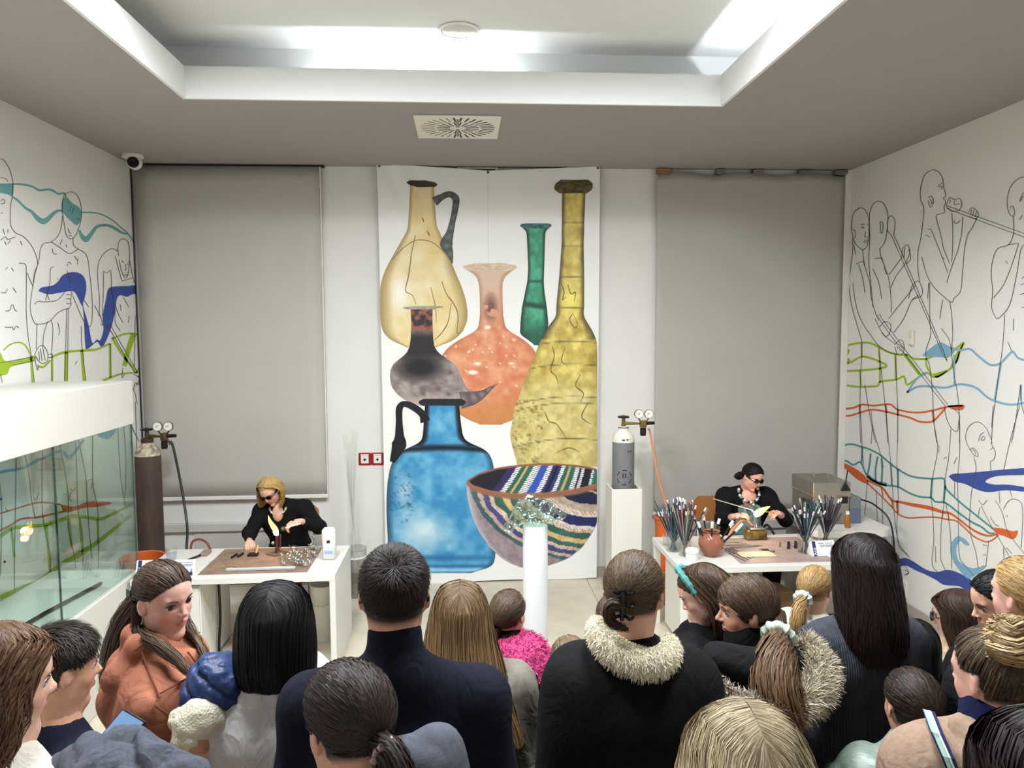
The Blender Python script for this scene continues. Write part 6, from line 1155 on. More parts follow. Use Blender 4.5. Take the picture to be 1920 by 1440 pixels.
def fur_parts(rg, path, rad, n, ln, cols, wd=.0026, droop=.3, flow=(0, 0, 0), K=5, side=None):
    C_ = curve_pts(path, 8); R_ = np.interp(np.linspace(0, 1, len(C_)), np.linspace(0, 1, len(rad)), rad); T_ = unit(np.gradient(C_, axis=0)); i = rg.integers(0, len(C_)-1, n); f = rg.random((n, 1)); c = C_[i]*(1-f)+C_[i+1]*f; r = R_[i][:, None]
    T0 = T_[i]; u = unit(np.cross(T0, [.13, .31, .94])); v = np.cross(T0, u); a = rg.uniform(0, 2*PI, (n, 1)); nrm = u*np.cos(a)+v*np.sin(a)
    d = unit(nrm+.55*rg.normal(size=(n, 3))+np.array(flow)); t = np.linspace(0, 1, K)[None, :, None]; l = ln*rg.uniform(.5, 1.2, (n, 1, 1)); P = (c+nrm*r*.92)[:, None]+l*(d[:, None]*t+np.array([0, 0, -droop])*t*t); side_ = rg.normal(size=(n, 1, 3)); N = np.broadcast_to(unit(side_), P.shape)
    W_ = np.broadcast_to(wd*np.linspace(1, .25, K), (n, K)); col = lin(np.array(cols))[rg.integers(0, len(cols), n)][:, None]*(1+.18*rg.normal(size=(n, 1, 1))); col = np.clip(np.broadcast_to(col, (n, K, 3)), .002, .95)
    b = B().tube(C_, R_*.95, 10); V = np.array(b.V); F4 = np.array([q for q in b.F if len(q) == 4]); return [ribbons(P, W_, N, col), (V, F4, np.tile(lin(np.array(cols)).mean(0)*.8, (len(V), 1)))]
def fur_obj(name, rg, path, rad, n, ln, cols, parent, label=None, **k):
    V, Q, c, _ = join(*fur_parts(rg, path, rad, n, ln, cols, **k)); o = mesh_np(name, V, Q, m_fur, parent, col=c)
    if label: o['label'] = label
    return o
def scrunchie(p, c, ax, R_, r, m_, name='scrunchie'):
    ax = unit(np.array(ax, float)); u = unit(np.cross(ax, [.2, .5, .8])); v = np.cross(ax, u); pts = [c+(u*math.cos(a)+v*math.sin(a))*R_ for a in np.linspace(0, 2*PI, 25)]; rr = r*(1+.22*np.sin(np.arange(25)*2.6)); return B().tube(pts, rr, 10, cap=False).build(name, m_, p.root, True)
def sunglasses(p, col=(14, 12, 14), wdt=.105, hgt=.075):
    m_ = mat('dark_lens', col, .12, spec=.7); g = B()
    for q in (-1, 1):
        c = np.array([q*.135, .385, .03]); pts = []
        for a in np.linspace(0, 2*PI, 18, endpoint=False):
            e = np.array([math.copysign(abs(math.cos(a))**.8, math.cos(a))*wdt, -.035*abs(math.cos(a))*(1 if math.cos(a)*q > 0 else .2), math.copysign(abs(math.sin(a))**.8, math.sin(a))*hgt]); pts.append(p.H(c+e))
        g = B().prism(pts, (p.Mh@[0, 1, 0])*.006); g.build('lens', m_, p.root)
        B().tube([p.H((q*.235, .36, .05)), p.H((q*.31, .2, .05)), p.H((q*.345, -.02, .05))], .007*p.hh/.23, 6).build('temple', m_, p.root)
    B().tube([p.H((-.05, .405, .05)), p.H((0, .42, .055)), p.H((.05, .405, .05))], .004, 6).build('bridge', m_, p.root)
def beads(p, pts, r, m_list, name='bead'):
    for k, c in enumerate(pts): B().sphere(c, r, 8, 6).build(name, m_list[k % len(m_list)], p.root, True)
# ------------------------------------------------------------------ the cast
def surf_y(o, p, px, py, rad=16):
    """depth of the cloth surface nearest the viewer along one line of sight"""
    v = np.zeros(len(o.data.vertices)*3); o.data.vertices.foreach_get('co', v); v = v.reshape(-1, 3)+p.o-CAM; z = v@FW; u = np.stack([960+F*(v@RT)/z, 720-F*(v@UP)/z], 1); k = np.hypot(*(u-[px, py]).T) < rad
    return v[k, 1].min() if k.any() else p.o[1]-.2
def loc(p, px, py, Y): return at_y(px, py, Y)-p.o
m_navy_knit = cloth('navy_knit', (13, 15, 29)); m_blackc = cloth('black_coat', (13, 13, 15)); m_jean_d = cloth('dark_jeans', (48, 52, 60)); m_jean_b = cloth('blue_jeans', (56, 68, 96)); m_whitet = cloth('white_tee', (188, 186, 186), wrinkle=.25, wscale=9)
LONG = lambda rx, bot, ry=.46, op=1.15, w2=None: [(.515, .003, .30, -.03, 0), (.50, .15, .36, -.03, 0), (.44, .26, .41, -.03, .15), (.30, .36, .45, -.03, .55), (.12, .40, .46, -.04, .95), (-.1, rx*.92, ry, -.06, op), (-.35, rx, ry*.95, -.10, op+.15), (-.6, rx*1.0, ry*.85, -.14, op+.25), (bot, (w2 or rx*.95), ry*.7, -.2, op+.3)]

# man in navy turtleneck
p = Person('man with short dark hair in a navy turtleneck seen from behind', 738, 1018, 1.75, 0, skin='warm', sw=.172, build=1.02, hair_col=(44, 34, 28), arms='down')
nk, hb = p.J['neck'], p.hc
p.top(m_navy_knit, .016, fold=(.0025, 14), name='turtleneck_sweater', extra=[rc(nk+[0, 0, -.02], nk*.62+hb*.38+p.fw*-.01, .068, .064, .02)])
p.trousers(m_jean_d); p.hair_mesh([p.cap(), p.short(5200, .024, wd=.0026, stand=.3)], label='short cropped dark brown hair')
# woman with black bob in white tee
p = Person('woman with black bob hair in a white short sleeved tee', 515, 1087, 2.08, -.1, skin='tan', sw=.152, hair_col=(20, 18, 18), arms='front')
S_ = p.J['shL']; p.J['elbL'] = loc(p, 372, 1385, 1.98); p.J['wriL'] = loc(p, 335, 1475, 2.15)
p2 = None
p.root.children and [bpy.data.objects.remove(o) for o in list(p.root.children)]
p.body(.006, True, 1.0, .014, .006)
p.top(m_whitet, .013, sleeve=.36, hem=.5, fold=(.0035, 30), grid=.010, name='tee_shirt'); p.trousers(m_jean_b)
p.hair_mesh(p.hull([(.53, .003, .3, -.03, 0), (.51, .16, .37, -.03, 0), (.44, .29, .43, -.03, .15), (.28, .39, .47, -.03, .5), (.08, .44, .49, -.05, .9), (-.2, .47, .50, -.07, 1.1), (-.45, .48, .47, -.08, 1.2), (-.62, .47, .42, -.08, 1.3), (-.74, .43, .36, -.06, 1.35)], 1700, .006, wave=(.002, 6), jit=.06, var=.35), label='straight black bob')
# girl in peach hoodie
p = Person('girl in a peach hoodie with long brown hair looking to the side', 305, 1049, 2.3, -1.25, head=(-.88, .12, .06), skin='pink', hair_col=(72, 54, 42), sw=.152, build=1.02, arms='hug', face_h=.003, nose=.98, gaze=(-.12, .0))
m_peach = cloth('peach_fleece', (154, 98, 76), wrinkle=.16, wscale=8)
nk = p.J['neck']; lt, fw = p.lat, p.fw
ring = [nk+lt*.085*math.sin(a)+fw*(.02+.085*math.cos(a))+np.array([0, 0, -.01-.045*math.cos(a)]) for a in np.linspace(0, 2*PI, 9)]
hood = [rc(ring[i], ring[i+1], .032+.008*(i % 2), .032+.008*((i+1) % 2), .03) for i in range(8)]+[rc(nk-fw*.10-lt*.07+[0, 0, -.06], nk-fw*.10+lt*.07+[0, 0, -.06], .05, .05, .05), rc(nk-fw*.13-lt*.03+[0, 0, -.13], nk-fw*.13+lt*.03+[0, 0, -.13], .045, .045, .06)]
hd_ = p.top(m_peach, .036, hem=.5, fold=(.010, 19), grid=.008, name='hoodie', extra=hood, seed=4); p.trousers(m_jean_b)
for k_, seam in enumerate([[(266, 1222), (276, 1250), (288, 1280), (300, 1308)], [(300, 1300), (322, 1288), (345, 1275), (362, 1264)], [(352, 1222), (366, 1240), (384, 1262)], [(290, 1322), (318, 1345), (330, 1372)]]):
    B().tube(curve_pts([loc(p, a, b, surf_y(hd_, p, a, b, 8)-.001) for a, b in seam], 6), .0028, 6).build('seam', cloth('peach_seam', (112, 62, 46)), p.root)
for q in (-1, 1): B().tube(curve_pts([nk+lt*.03*q+fw*.10+[0, 0, -.07], nk+lt*.04*q+fw*.155+[0, 0, -.13], nk+lt*.045*q+fw*.165+[0, 0, -.24]], 6), .003, 6).build('drawstring', cloth('cord', (206, 160, 120)), p.root)
tie = np.array([0, -.95, .05])
prt = lambda q: scalp(q) & (np.abs(q[..., 0]+.02) > .012)
pr = [p.cap(test=prt), p.pulled((0, -1, -.02), 900, .006, streak=((112, 86, 64), .12), test=prt)]
hd = p.H((0, -.44, .0))
pr += [p.core([p.H((0, -.36, .0)), loc(p, 248, 1165, 2.36), loc(p, 232, 1230, 2.36), loc(p, 228, 1295, 2.34)], [.035, .055, .055, .03]), p.tail([p.H((0, -.36, .0)), loc(p, 248, 1165, 2.36), loc(p, 231, 1230, 2.36), loc(p, 226, 1290, 2.34), loc(p, 238, 1335, 2.32)], [.035, .062, .068, .06, .03], 420, .006, tip=(96, 76, 58)),
       p.tail([p.H((.30, -.16, .02)), p.H((.33, -.10, -.35)), loc(p, 290, 1205, 2.17), loc(p, 332, 1238, 2.13), loc(p, 366, 1276, 2.10)], [.012, .019, .021, .018, .008], 130, .005, tip=(104, 84, 64)),
       p.tail([p.H((-.30, -.1, -.1)), p.H((-.3, .05, -.5)), loc(p, 372, 1205, 2.28), loc(p, 392, 1240, 2.22)], [.012, .018, .016, .008], 80, .005, tip=(104, 84, 64))]
p.hair_mesh(pr, label='long brown hair with a centre parting, half clipped back')
B().obox(p.H((.04, -.50, .0)), p.Mh@[.0, .010, .0], p.Mh@[.035, 0, 0], p.Mh@[0, 0, .012]).build('hair_clip', mat('clip_green', (62, 74, 62), .5), p.root)
for q in (-1, 1): B().tube([p.H((q*.335, -.0, -.1)), p.H((q*.34, .0, -.2))], .0012, 5).build('earring_chain', m_steel, p.root); B().sphere(p.H((q*.34, 0, -.22)), .005, 8, 6).build('earring', m_brass, p.root, True)
B().tube(curve_pts([nk+lt*.07+fw*.05, nk+lt*.03+fw*.15+[0, 0, -.1], nk+fw*.175+[0, 0, -.16]], 6), .0018, 5).build('necklace', m_brass, p.root)
# brown ponytail woman in front
p = Person('woman with brown ponytail and sparkling hair tie in a grey jacket, front row', 645, 1231, 1.38, .55, head=(.15, .18, 0), skin='warm', hair_col=(52, 40, 36), sw=.155, lean=(.0, .0))
p.top(cloth('grey_jacket', (78, 80, 88)), .03, fold=(.006, 18), name='jacket', extra=[rc(loc(p, 760, 1432, 1.30), loc(p, 812, 1428, 1.30), .05, .055, .04), rc(loc(p, 812, 1428, 1.30), loc(p, 838, 1470, 1.30), .055, .05, .04)]); p.trousers(m_jean_d)
tp = p.H((0, -.47, -.1)); dn = np.array([0, 0, -1.0]); bk = -(Rz(p.hyaw)@[0, 1, 0])
p.hair_mesh([p.cap(), p.pulled((0, -1, -.35), 1500, .0055, streak=((84, 62, 50), .15)), p.tail([p.H((0, -.4, -.06)), tp+bk*.03, tp+bk*.05+dn*.08, tp+bk*.04+dn*.2, tp+bk*.03+dn*.3], [.02, .028, .04, .042, .02], 380, .006), p.core([p.H((0, -.38, -.06)), tp+bk*.04+dn*.03, tp+bk*.045+dn*.16], [.02, .03, .03])], label='smooth dark brown ponytail')
scrunchie(p, tp+bk*.012, bk*.9+dn*.4, .024, .009, mat('sparkle_tie', (150, 122, 118), .3, metal=.4, noise=.7, nscale=90, n2=(70, 50, 52)), 'hair_tie')
# long light brown hair girl
p = Person('girl with very long light brown hair in a khaki jacket', 862, 1085, 2.3, 0, skin='fair', hair_col=(104, 82, 58), sw=.16)
m_khaki = cloth('khaki_jacket', (112, 106, 96), .6); nk = p.J['neck']
p.top(m_khaki, .035, fold=(.008, 16), name='jacket', extra=[rc(nk+p.lat*.1-p.fw*.1+[0, 0, -.06], nk-p.lat*.1-p.fw*.1+[0, 0, -.06], .05, .05, .05), rc(nk-p.fw*.15+[0, 0, -.16]-p.lat*.06, nk-p.fw*.15+[0, 0, -.16]+p.lat*.08, .05, .05, .05)], flare=.03); p.trousers(m_jean_d)
sec = [(.52, .003, .30, -.03, 0, .0), (.49, .16, .36, -.03, 0), (.42, .27, .42, -.03, .2), (.25, .36, .46, -.03, .6), (.05, .41, .47, -.05, 1.0), (-.25, .47, .48, -.12, 1.25, .0), (-.6, .56, .5, -.25, 1.4, .02), (-.95, .58, .48, -.4, 1.5, .1), (-1.3, .46, .4, -.48, 1.5, .32), (-1.6, .3, .3, -.5, 1.6, .55)]
p.hair_mesh(p.hull(sec, 1900, .0055, tip=(158, 122, 78), streak=((168, 138, 100), .2), wave=(.005, 7), jit=.22, var=.25), label='very long straight light brown hair')
# child in pink fluffy jacket
p = Person('child with brown hair in a bright pink fluffy jacket', 952, 1103, 3.1, -.5, head=(-.1, 0, 0), hh=.212, skin='fair', hair_col=(86, 70, 56), sw=.16)
m_pink = cloth('pink_fleece', (188, 66, 116), noise=.3, nscale=60, bump=.8, bscale=120); p.top(cloth('navy_puffer', (24, 26, 44), .5), .035, fold=(.006, 16), name='jacket'); p.trousers(m_jean_d)
sh = p.torso(.05, 's'); V, Q = sdf_mesh(sh+[rc(p.J['chest']+[0, 0, .05]-p.lat*.07, p.J['chest']+[0, 0, .05]+p.lat*.07, .13, .13, .05)], .012, folds(.006, 60, 2), cut=[((0, 0, 1), p.J['chest'][2]+.0)]); o = mesh_np('yoke', V, Q, m_pink, p.root); o['label'] = 'bright pink fluffy upper half of the jacket'
vv = V[p.rng.integers(0, len(V), 2600)]; cen = (p.J['chest']+p.J['neck'])/2; nn = unit(vv-cen+.4*p.rng.normal(size=vv.shape)*.1); PP = vv[:, None]+nn[:, None]*np.linspace(0, .013, 3)[None, :, None]*1.0+p.rng.normal(size=(2600, 1, 3))*.004*np.linspace(0, 1, 3)[None, :, None]
a_, b_, c_, _ = ribbons(PP, np.full((2600, 3), .004)*[1, .8, .3], unit(p.rng.normal(size=(2600, 1, 3)))*np.ones((1, 3, 1)), np.tile(lin((192, 72, 122)), (2600, 3, 1))*(1+.2*p.rng.normal(size=(2600, 1, 1)))); mesh_np('pile', a_, b_, m_fur, p.root, col=np.clip(c_, 0, 1))
V, Q = sdf_mesh([rc(p.J['neck']+[0, 0, -.02], p.J['neck']*.7+p.hc*.3, .068, .064, .02)], .01); mesh_np('collar', V, Q, m_blackc, p.root)
B().tube(curve_pts([p.J['shR']+[0, -.085, .05], p.J['shR']+[-.01, -.15, -.04], p.J['shR']+[-.04, -.16, -.16], p.J['shR']+[-.06, -.15, -.3]], 6), .012, 6).build('bag_strap', m_blackc, p.root, True)
p.hair_mesh([p.cap(), p.pulled((-.2, -1, -.5), 800, .0055, streak=((130, 108, 84), .2)), p.tail([p.H((-.08, -.36, -.15)), p.H((-.14, -.42, -.35)), p.H((-.2, -.42, -.6))], [.03, .03, .02], 160, .005)], label='brown hair tied low')
# black coat with fleece collar
p = Person('woman in a black coat with cream fleece collar, hair in a claw clip', 1190, 1028, 1.98, -.12, head=(-.3, .1, 0), skin='fair', hair_col=(82, 66, 50), sw=.128, build=1.0, lean=(.035, 0), arms='down')
p.top(m_blackc, .042, fold=(.004, 12), name='coat', hem=.36, flare=.04); p.trousers(m_jean_d); nk = p.J['neck']
arc = [nk+p.lat*(.098*math.sin(a))-p.fw*(.09*math.cos(a))*1.0+np.array([0, 0, -.002+.035*(1-math.cos(a))-.025*math.sin(a)]) for a in np.linspace(-1.75, 1.75, 11)]
fur_obj('fleece_collar', p.rng, arc, [.02, .03, .036, .039, .04, .04, .04, .039, .036, .03, .02], 8500, .012, [(244, 234, 208), (230, 214, 182), (250, 244, 226)], p.root, 'cream curly fleece collar', wd=.0026, droop=.6)
tp = p.H((-.03, -.47, .0))
p.hair_mesh([p.cap(), p.pulled((-.03, -1, -.12), 1600, .0055, streak=((128, 104, 72), .22)), p.tail([tp, tp+(p.Mh@[-.03, -.015, -.005]), tp+(p.Mh@[-.03, -.005, -.05]), tp+(p.Mh@[.02, -.01, -.06])], [.014, .017, .015, .008], 100, .005)], label='light brown hair twisted up at the back')
cl = thing; g = B()
for q in (-1, 1):
    for z in (-.03, 0, .03): g.tube(curve_pts([tp+p.Mh@[q*.006, -.006, z], tp+p.Mh@[q*.022, -.016, z*1.1], tp+p.Mh@[q*.026, .006, z*1.1]], 4), .0045, 6)
g.cyl(tp+p.Mh@[0, -.012, -.04], tp+p.Mh@[0, -.012, .04], .006, n=8).build('claw_clip', mat('clip_black', (18, 16, 18), .2), p.root, True)
# leaning woman with teal headband
p = Person('woman with teal knitted headband bending down beside the fur hood', 1292, 1055, 2.74, .9, head=(.25, .55, .1), lean=(-.16, .02), skin='fair', hair_col=(66, 50, 42), sw=.16, face_h=.0045)
p.top(cloth('black_plush', (18, 18, 20), noise=.3), .05, fold=(.009, 30), name='coat', hem=.4, seed=8); p.trousers(m_jean_d)
p.hair_mesh([p.cap()]+p.hull([(.53, .003, .28, -.02, 0), (.50, .17, .36, -.04, .0), (.42, .29, .42, -.06, .3), (.25, .38, .46, -.10, .9), (.0, .42, .46, -.16, 1.45), (-.25, .42, .42, -.2, 1.6), (-.55, .40, .36, -.22, 1.7), (-.8, .36, .3, -.2, 1.75)], 1300, .006, streak=((132, 102, 66), .22), wave=(.004, 7), jit=.2), label='dark brown hair with lighter streaks')
bp = [p.H(np.array([math.sin(a)*.36, .12+.06*math.cos(a)-.1*abs(math.sin(a)), .14+.40*math.cos(a)])) for a in np.linspace(-1.75, 1.75, 31)]
B().tube(bp, .0125*(1+.22*np.sin(np.arange(31)*2.2)), 8).build('headband', cloth('teal_knit', (74, 128, 122)), p.root, True)
# fur hood woman in profile
p = Person('woman in profile with mint scrunchie and grey fur trimmed hood', 1398, 1072, 2.28, .85, head=(.5, .12, 0), skin='warm', hair_col=(82, 64, 50), sw=.16, nose=1.03, face_h=.004)
p.top(m_blackc, .045, fold=(.007, 14), name='coat', hem=.4, flare=.03, extra=[rc(loc(p, 1340, 1235, 2.12), loc(p, 1430, 1260, 2.08), .05, .06, .05), rc(loc(p, 1430, 1260, 2.08), loc(p, 1500, 1240, 2.17), .06, .05, .05)]); p.trousers(m_jean_d)
V, Q = sdf_mesh([rc(p.J['neck']+[0, 0, -.03], p.J['neck']*.72+p.hc*.28, .085, .08, .02)], .011, folds(.004, 20, 3)); mesh_np('collar', V, Q, m_blackc, p.root)
gr = [(150, 138, 120), (106, 96, 84), (186, 174, 154), (210, 200, 182), (84, 76, 68)]; gl = [(196, 184, 160), (160, 148, 124), (222, 214, 196), (120, 110, 94)]
fur_obj('fur_trim', p.rng, [loc(p, a, b, Y) for a, b, Y in ((1294, 1250, 2.10), (1312, 1275, 2.05), (1345, 1305, 2.00), (1390, 1325, 1.96), (1440, 1335, 1.96))], [.02, .034, .036, .034, .03], 8000, .034, gr, p.root, 'grey brown fur trim, dark side', droop=.25, flow=(-.3, 0, -.5), wd=.0021, K=4)
fur_obj('fur_trim', p.rng, [loc(p, a, b, Y) for a, b, Y in ((1440, 1335, 1.96), (1490, 1325, 1.98), (1528, 1295, 2.04), (1538, 1255, 2.10), (1515, 1218, 2.17), (1500, 1200, 2.20))], [.03, .036, .04, .04, .034, .02], 8000, .034, gl, p.root, 'pale fur trim, light side', droop=.1, flow=(.5, 0, -.1), wd=.0021, K=4)
tp = loc(p, 1458, 1193, 2.18)
p.hair_mesh([p.cap(), p.pulled(tuple(((tp-p.H(EC_))@p.Mh)/ER_), 1500, .0055, streak=((122, 96, 70), .25)), p.core([p.H((0, -.4, -.1)), tp, loc(p, 1460, 1250, 2.07), loc(p, 1462, 1320, 2.02)], [.03, .03, .055, .06]), p.tail([p.H((0, -.38, -.1)), tp, loc(p, 1452, 1240, 2.07), loc(p, 1455, 1300, 2.00), loc(p, 1478, 1345, 1.98), loc(p, 1500, 1360, 1.98)], [.022, .03, .068, .08, .07, .03], 620, .006, tip=(136, 102, 70), streak=((140, 108, 76), .3), wave=(.006))], label='long brown ponytail')
scrunchie(p, tp, loc(p, 1440, 1230, 2.09)-p.H((0, -.38, -.1)), .036, .017, cloth('mint_satin', (176, 190, 176), .45))
# small blonde girl
p = Person('small blonde girl in a white jacket with pale blue scrunchie', 1530, 1057, 3.2, -.75, head=(-.1, .1, 0), hh=.212, skin='fair', hair_col=(168, 132, 84), sw=.16)
p.top(cloth('white_jacket', (214, 210, 200)), .04, fold=(.008, 20), name='jacket'); p.trousers(m_jean_b); tp = p.H((-.05, -.47, -.14))
p.hair_mesh([p.cap(), p.pulled((-.05, -1, -.45), 900, .0055, streak=((190, 158, 108), .3)), p.core([p.H((-.04, -.38, -.1)), tp, loc(p, 1497, 1150, 3.05)], [.02, .022, .028]), p.tail([p.H((-.04, -.38, -.1)), tp, loc(p, 1498, 1145, 3.05), loc(p, 1495, 1180, 3.04), loc(p, 1490, 1205, 3.04)], [.018, .022, .034, .036, .02], 260, .005, tip=(186, 146, 90), streak=((200, 168, 116), .3))], label='blonde ponytail')
scrunchie(p, tp, loc(p, 1498, 1145, 3.05)-p.H((-.04, -.38, -.1)), .028, .014, cloth('pale_blue_satin', (186, 202, 206), .45))
# dark haired woman in ribbed sweater
p = Person('tall woman with long dark hair in a grey ribbed sweater and jeans', 1621, 998, 2.4, .05, skin='fair', hair_col=(34, 25, 24), sw=.155, build=.97, arms='down')
p.top(cloth('grey_rib', (60, 62, 70), rib=(42, 'X', .55, .0)), .014, hem=.555, fold=(.006, 16), grid=.010, name='ribbed_sweater'); p.trousers(cloth('faded_jeans', (58, 62, 70), noise=.25, nscale=14), .016, .016)
for q in (-1, 1): B().prism([p.J['pelvis']+p.lat*q*.07*p.s+p.lat*a-p.fw*(.118*p.s+.012)+np.array([0, 0, -.035+b]) for a, b in ((-.05, .05), (.05, .05), (.045, -.05), (0, -.07), (-.045, -.05))], -p.fw*.003).build('back_pocket', MATS['cloth_faded_jeans'], p.root)
p.hair_mesh(p.hull([(.535, .003, .3, -.03, 0), (.51, .18, .37, -.03, 0), (.43, .31, .43, -.03, .2), (.25, .41, .48, -.04, .6), (0, .42, .48, -.08, 1.0), (-.35, .44, .50, -.16, 1.2), (-.7, .47, .48, -.24, 1.3), (-1.0, .47, .42, -.3, 1.35), (-1.28, .40, .32, -.3, 1.4)], 1900, .0065, wave=(.009, 13), jit=.25, var=.3, tip=(44, 28, 26)), label='long wavy dark brown hair')
# dark child behind
p = Person('child with dark hair and black jacket half hidden behind the ribbed sweater', 1716, 1158, 2.75, 0, hh=.21, skin='tan', hair_col=(26, 22, 22), sw=.16)
p.top(m_blackc, .04, fold=(.006, 18), name='jacket', grid=.014); p.trousers(m_jean_d); p.hair_mesh([p.cap()]+p.hull(LONG(.42, -.55), 800, .007), label='dark hair')
# girl with glasses and beige puffer
def puffer(amp, per, c): 
    def d(P): return (amp*(1-np.abs(np.sin(np.linalg.norm((P-c)*[1, 1, 1.25], axis=-1)*PI/per))**.6)+.003*np.sin(P[..., 0]*40+P[..., 1]*33)).astype(np.float32)
    return d
def puffer_top(p, m_, t, per, hem=.45, name='puffer_jacket', grid=.011):
    pr = p.torso(t)+[q for n in 'LR' for q in p.arm(n, t)]+[rc(p.J['neck']+[0, 0, -.03], p.J['neck']*.8+p.hc*.2, .08*p.s+t*.3, .07*p.s+t*.3, .03)]
    V, Q = sdf_mesh(pr, grid, puffer(.018, per, p.J['neck']), cut=[((0, 0, 1), hem*p.h)]); return mesh_np(name, V, Q, m_, p.root)
p = Person('girl with glasses and long brown hair in a beige puffer jacket', 1788, 1100, 2.85, .75, head=(.1, .2, 0), hh=.215, skin='fair', hair_col=(58, 42, 34), sw=.16)
puffer_top(p, cloth('beige_puffer', (170, 142, 112), .35, spec=.5), .04, .085); p.trousers(m_jean_d)
p.hair_mesh([p.cap()]+p.hull(LONG(.44, -1.35, op=.95), 1200, .006, streak=((92, 68, 52), .2), jit=.3), label='long loose brown hair')
sg = mat('glasses_frame', (40, 30, 34), .4)
for q in (-1, 1): B().tube([p.H((q*.135+.1*math.cos(a), .40, .02+.075*math.sin(a))) for a in np.linspace(0, 2*PI, 19)], .004, 6).build('glasses_rim', sg, p.root); B().tube([p.H((q*.235, .38, .03)), p.H((q*.35, -.02, .04))], .003, 6).build('temple', sg, p.root)
# dark woman in profile
p = Person('woman with smooth black hair in profile looking down at the right', 1862, 1066, 2.4, 1.0, head=(.35, .3, 0), skin='warm', hair_col=(20, 17, 18), sw=.155, face_h=.0045)
p.top(m_blackc, .04, fold=(.006, 18), name='coat', hem=.4); p.trousers(m_jean_d)
p.hair_mesh([p.cap(), p.pulled((0, -1, -.5), 1500, .006, var=.35), p.tail([p.H((0, -.36, -.1)), p.H((0, -.5, -.4)), p.H((0, -.5, -.8))], [.03, .045, .03], 200)], label='smooth black hair')
# blond person at right edge
p = Person('blond person with patterned black and white scarf at the right edge', 1932, 1040, 1.98, .3, skin='pink', hair_col=(168, 132, 84), sw=.155)
p.top(m_blackc, .04, fold=(.006, 18), name='coat', hem=.4); p.trousers(m_jean_d); nk = p.J['neck']
p.hair_mesh([p.cap(), p.pulled((0, -1, -.3), 1100, .0055, streak=((200, 168, 116), .3)), p.tail([p.H((0, -.4, -.05)), p.H((0, -.52, -.12)), p.H((0, -.5, -.4))], [.02, .03, .015], 120)], label='smooth blond hair')
V, Q = sdf_mesh([rc(nk+p.lat*.08+[0, 0, -.03], nk-p.fw*.06+[0, 0, -.02], .06, .065, .03), rc(nk-p.lat*.08+[0, 0, -.03], nk-p.fw*.06+[0, 0, -.02], .06, .065, .03), rc(nk-p.lat*.08+[0, 0, -.03], nk+p.fw*.08+[0, 0, -.06], .06, .06, .03), rc(nk+p.lat*.08+[0, 0, -.03], nk+p.fw*.08+[0, 0, -.06], .06, .06, .03)], .011, folds(.006, 30, 2)); mesh_np('scarf', V, Q, cloth('patterned_scarf', (34, 34, 40), noise=.9, nscale=70, n2=(190, 188, 186)), p.root)
# bun woman in beige coat
p = Person('woman with blond bun in a beige wool coat with striped strap', 1862, 1172, 1.62, .22, head=(.1, .1, 0), skin='pink', hair_col=(58, 46, 38), sw=.172, build=1.05)
m_beige = cloth('beige_wool', (140, 116, 99), noise=.2, nscale=90)
for n_ in 'LR': p.J['sh'+n_][2] += .045
p.J['neck'][2] += .03
nk = p.J['neck']
coat = p.top(m_beige, .045, fold=(.004, 12), name='coat', hem=.3, flare=.05, extra=[rc(nk+p.lat*.13-p.fw*.07+[0, 0, -.04], nk-p.lat*.13-p.fw*.07+[0, 0, -.04], .045, .045, .03), rc(nk-p.fw*.1+[0, 0, -.02]-p.lat*.08, nk-p.fw*.1+[0, 0, -.02]+p.lat*.08, .05, .05, .04)]); p.trousers(m_jean_d)
V, Q = sdf_mesh([rc(nk+[0, 0, -.02], nk*.75+p.hc*.25, .085, .078, .02)], .011, folds(.004, 24, 3)); o = mesh_np('scarf', V, Q, cloth('navy_scarf', (22, 30, 62)), p.root)
tp = p.H((-.02, -.12, .52)); bun = []
for k in range(3):
    R_ = .05-.012*k; cz = tp+p.Mh@[0, -.03, -.03+.022*k]; bun.append(p.tail([cz+p.Mh@np.array([R_*math.cos(a), R_*math.sin(a)*.9, .008*math.sin(3*a)]) for a in np.linspace(0, 2*PI, 9)], [.022, .026, .026, .024, .022], 170, .0055, col=(186, 156, 112), streak=((222, 200, 160), .4), wave=.004))
p.hair_mesh([p.cap(), p.pulled((-.02, -.35, .95), 1400, .006, tip=(128, 102, 72), streak=((140, 112, 80), .12))]+bun, label='dark hair drawn up into a messy blond bun')
st = [(1742, 1333), (1758, 1375), (1778, 1420), (1800, 1475)]
for k, (c, w_, of) in enumerate([((32, 40, 78), .030, 0), ((150, 178, 168), .018, -.003), ((196, 198, 186), .006, .003)]):
    pts = [loc(p, a, b, surf_y(coat, p, a, b)-.006-.0015*k) for a, b in st]; n_ = len(pts); V = []
    for q in pts: V += [q+[of-w_/2, 0, .25*(w_/2-of)], q+[of+w_/2, 0, -.25*(w_/2+of)]]
    V = np.array(V); B().add(np.vstack([V, V+[0, .004, 0]]), [(2*i, 2*i+1, 2*i+3, 2*i+2) for i in range(n_-1)]+[(2*n_+2*i, 2*n_+2*i+2, 2*n_+2*i+3, 2*n_+2*i+1) for i in range(n_-1)]).build('strap_stripe', cloth('strap_%d' % k, c), p.root)
cr = [nk+p.lat*.125*math.sin(a)-p.fw*(.03+.10*math.cos(a))+np.array([0, 0, .01-.03*math.cos(a)]) for a in np.linspace(-1.7, 1.7, 11)]
V, Q = sdf_mesh([rc(cr[i]+[0, 0, .012], cr[i+1]+[0, 0, .012], .026, .026, .01) for i in range(10)]+[rc(cr[i]*1.0+(cr[i]-nk)*[.28, .28, 0]+[0, 0, -.03], cr[i+1]+(cr[i+1]-nk)*[.28, .28, 0]+[0, 0, -.03], .02, .02, .04) for i in range(10)], .009); mesh_np('collar', V, Q, m_beige, p.root)
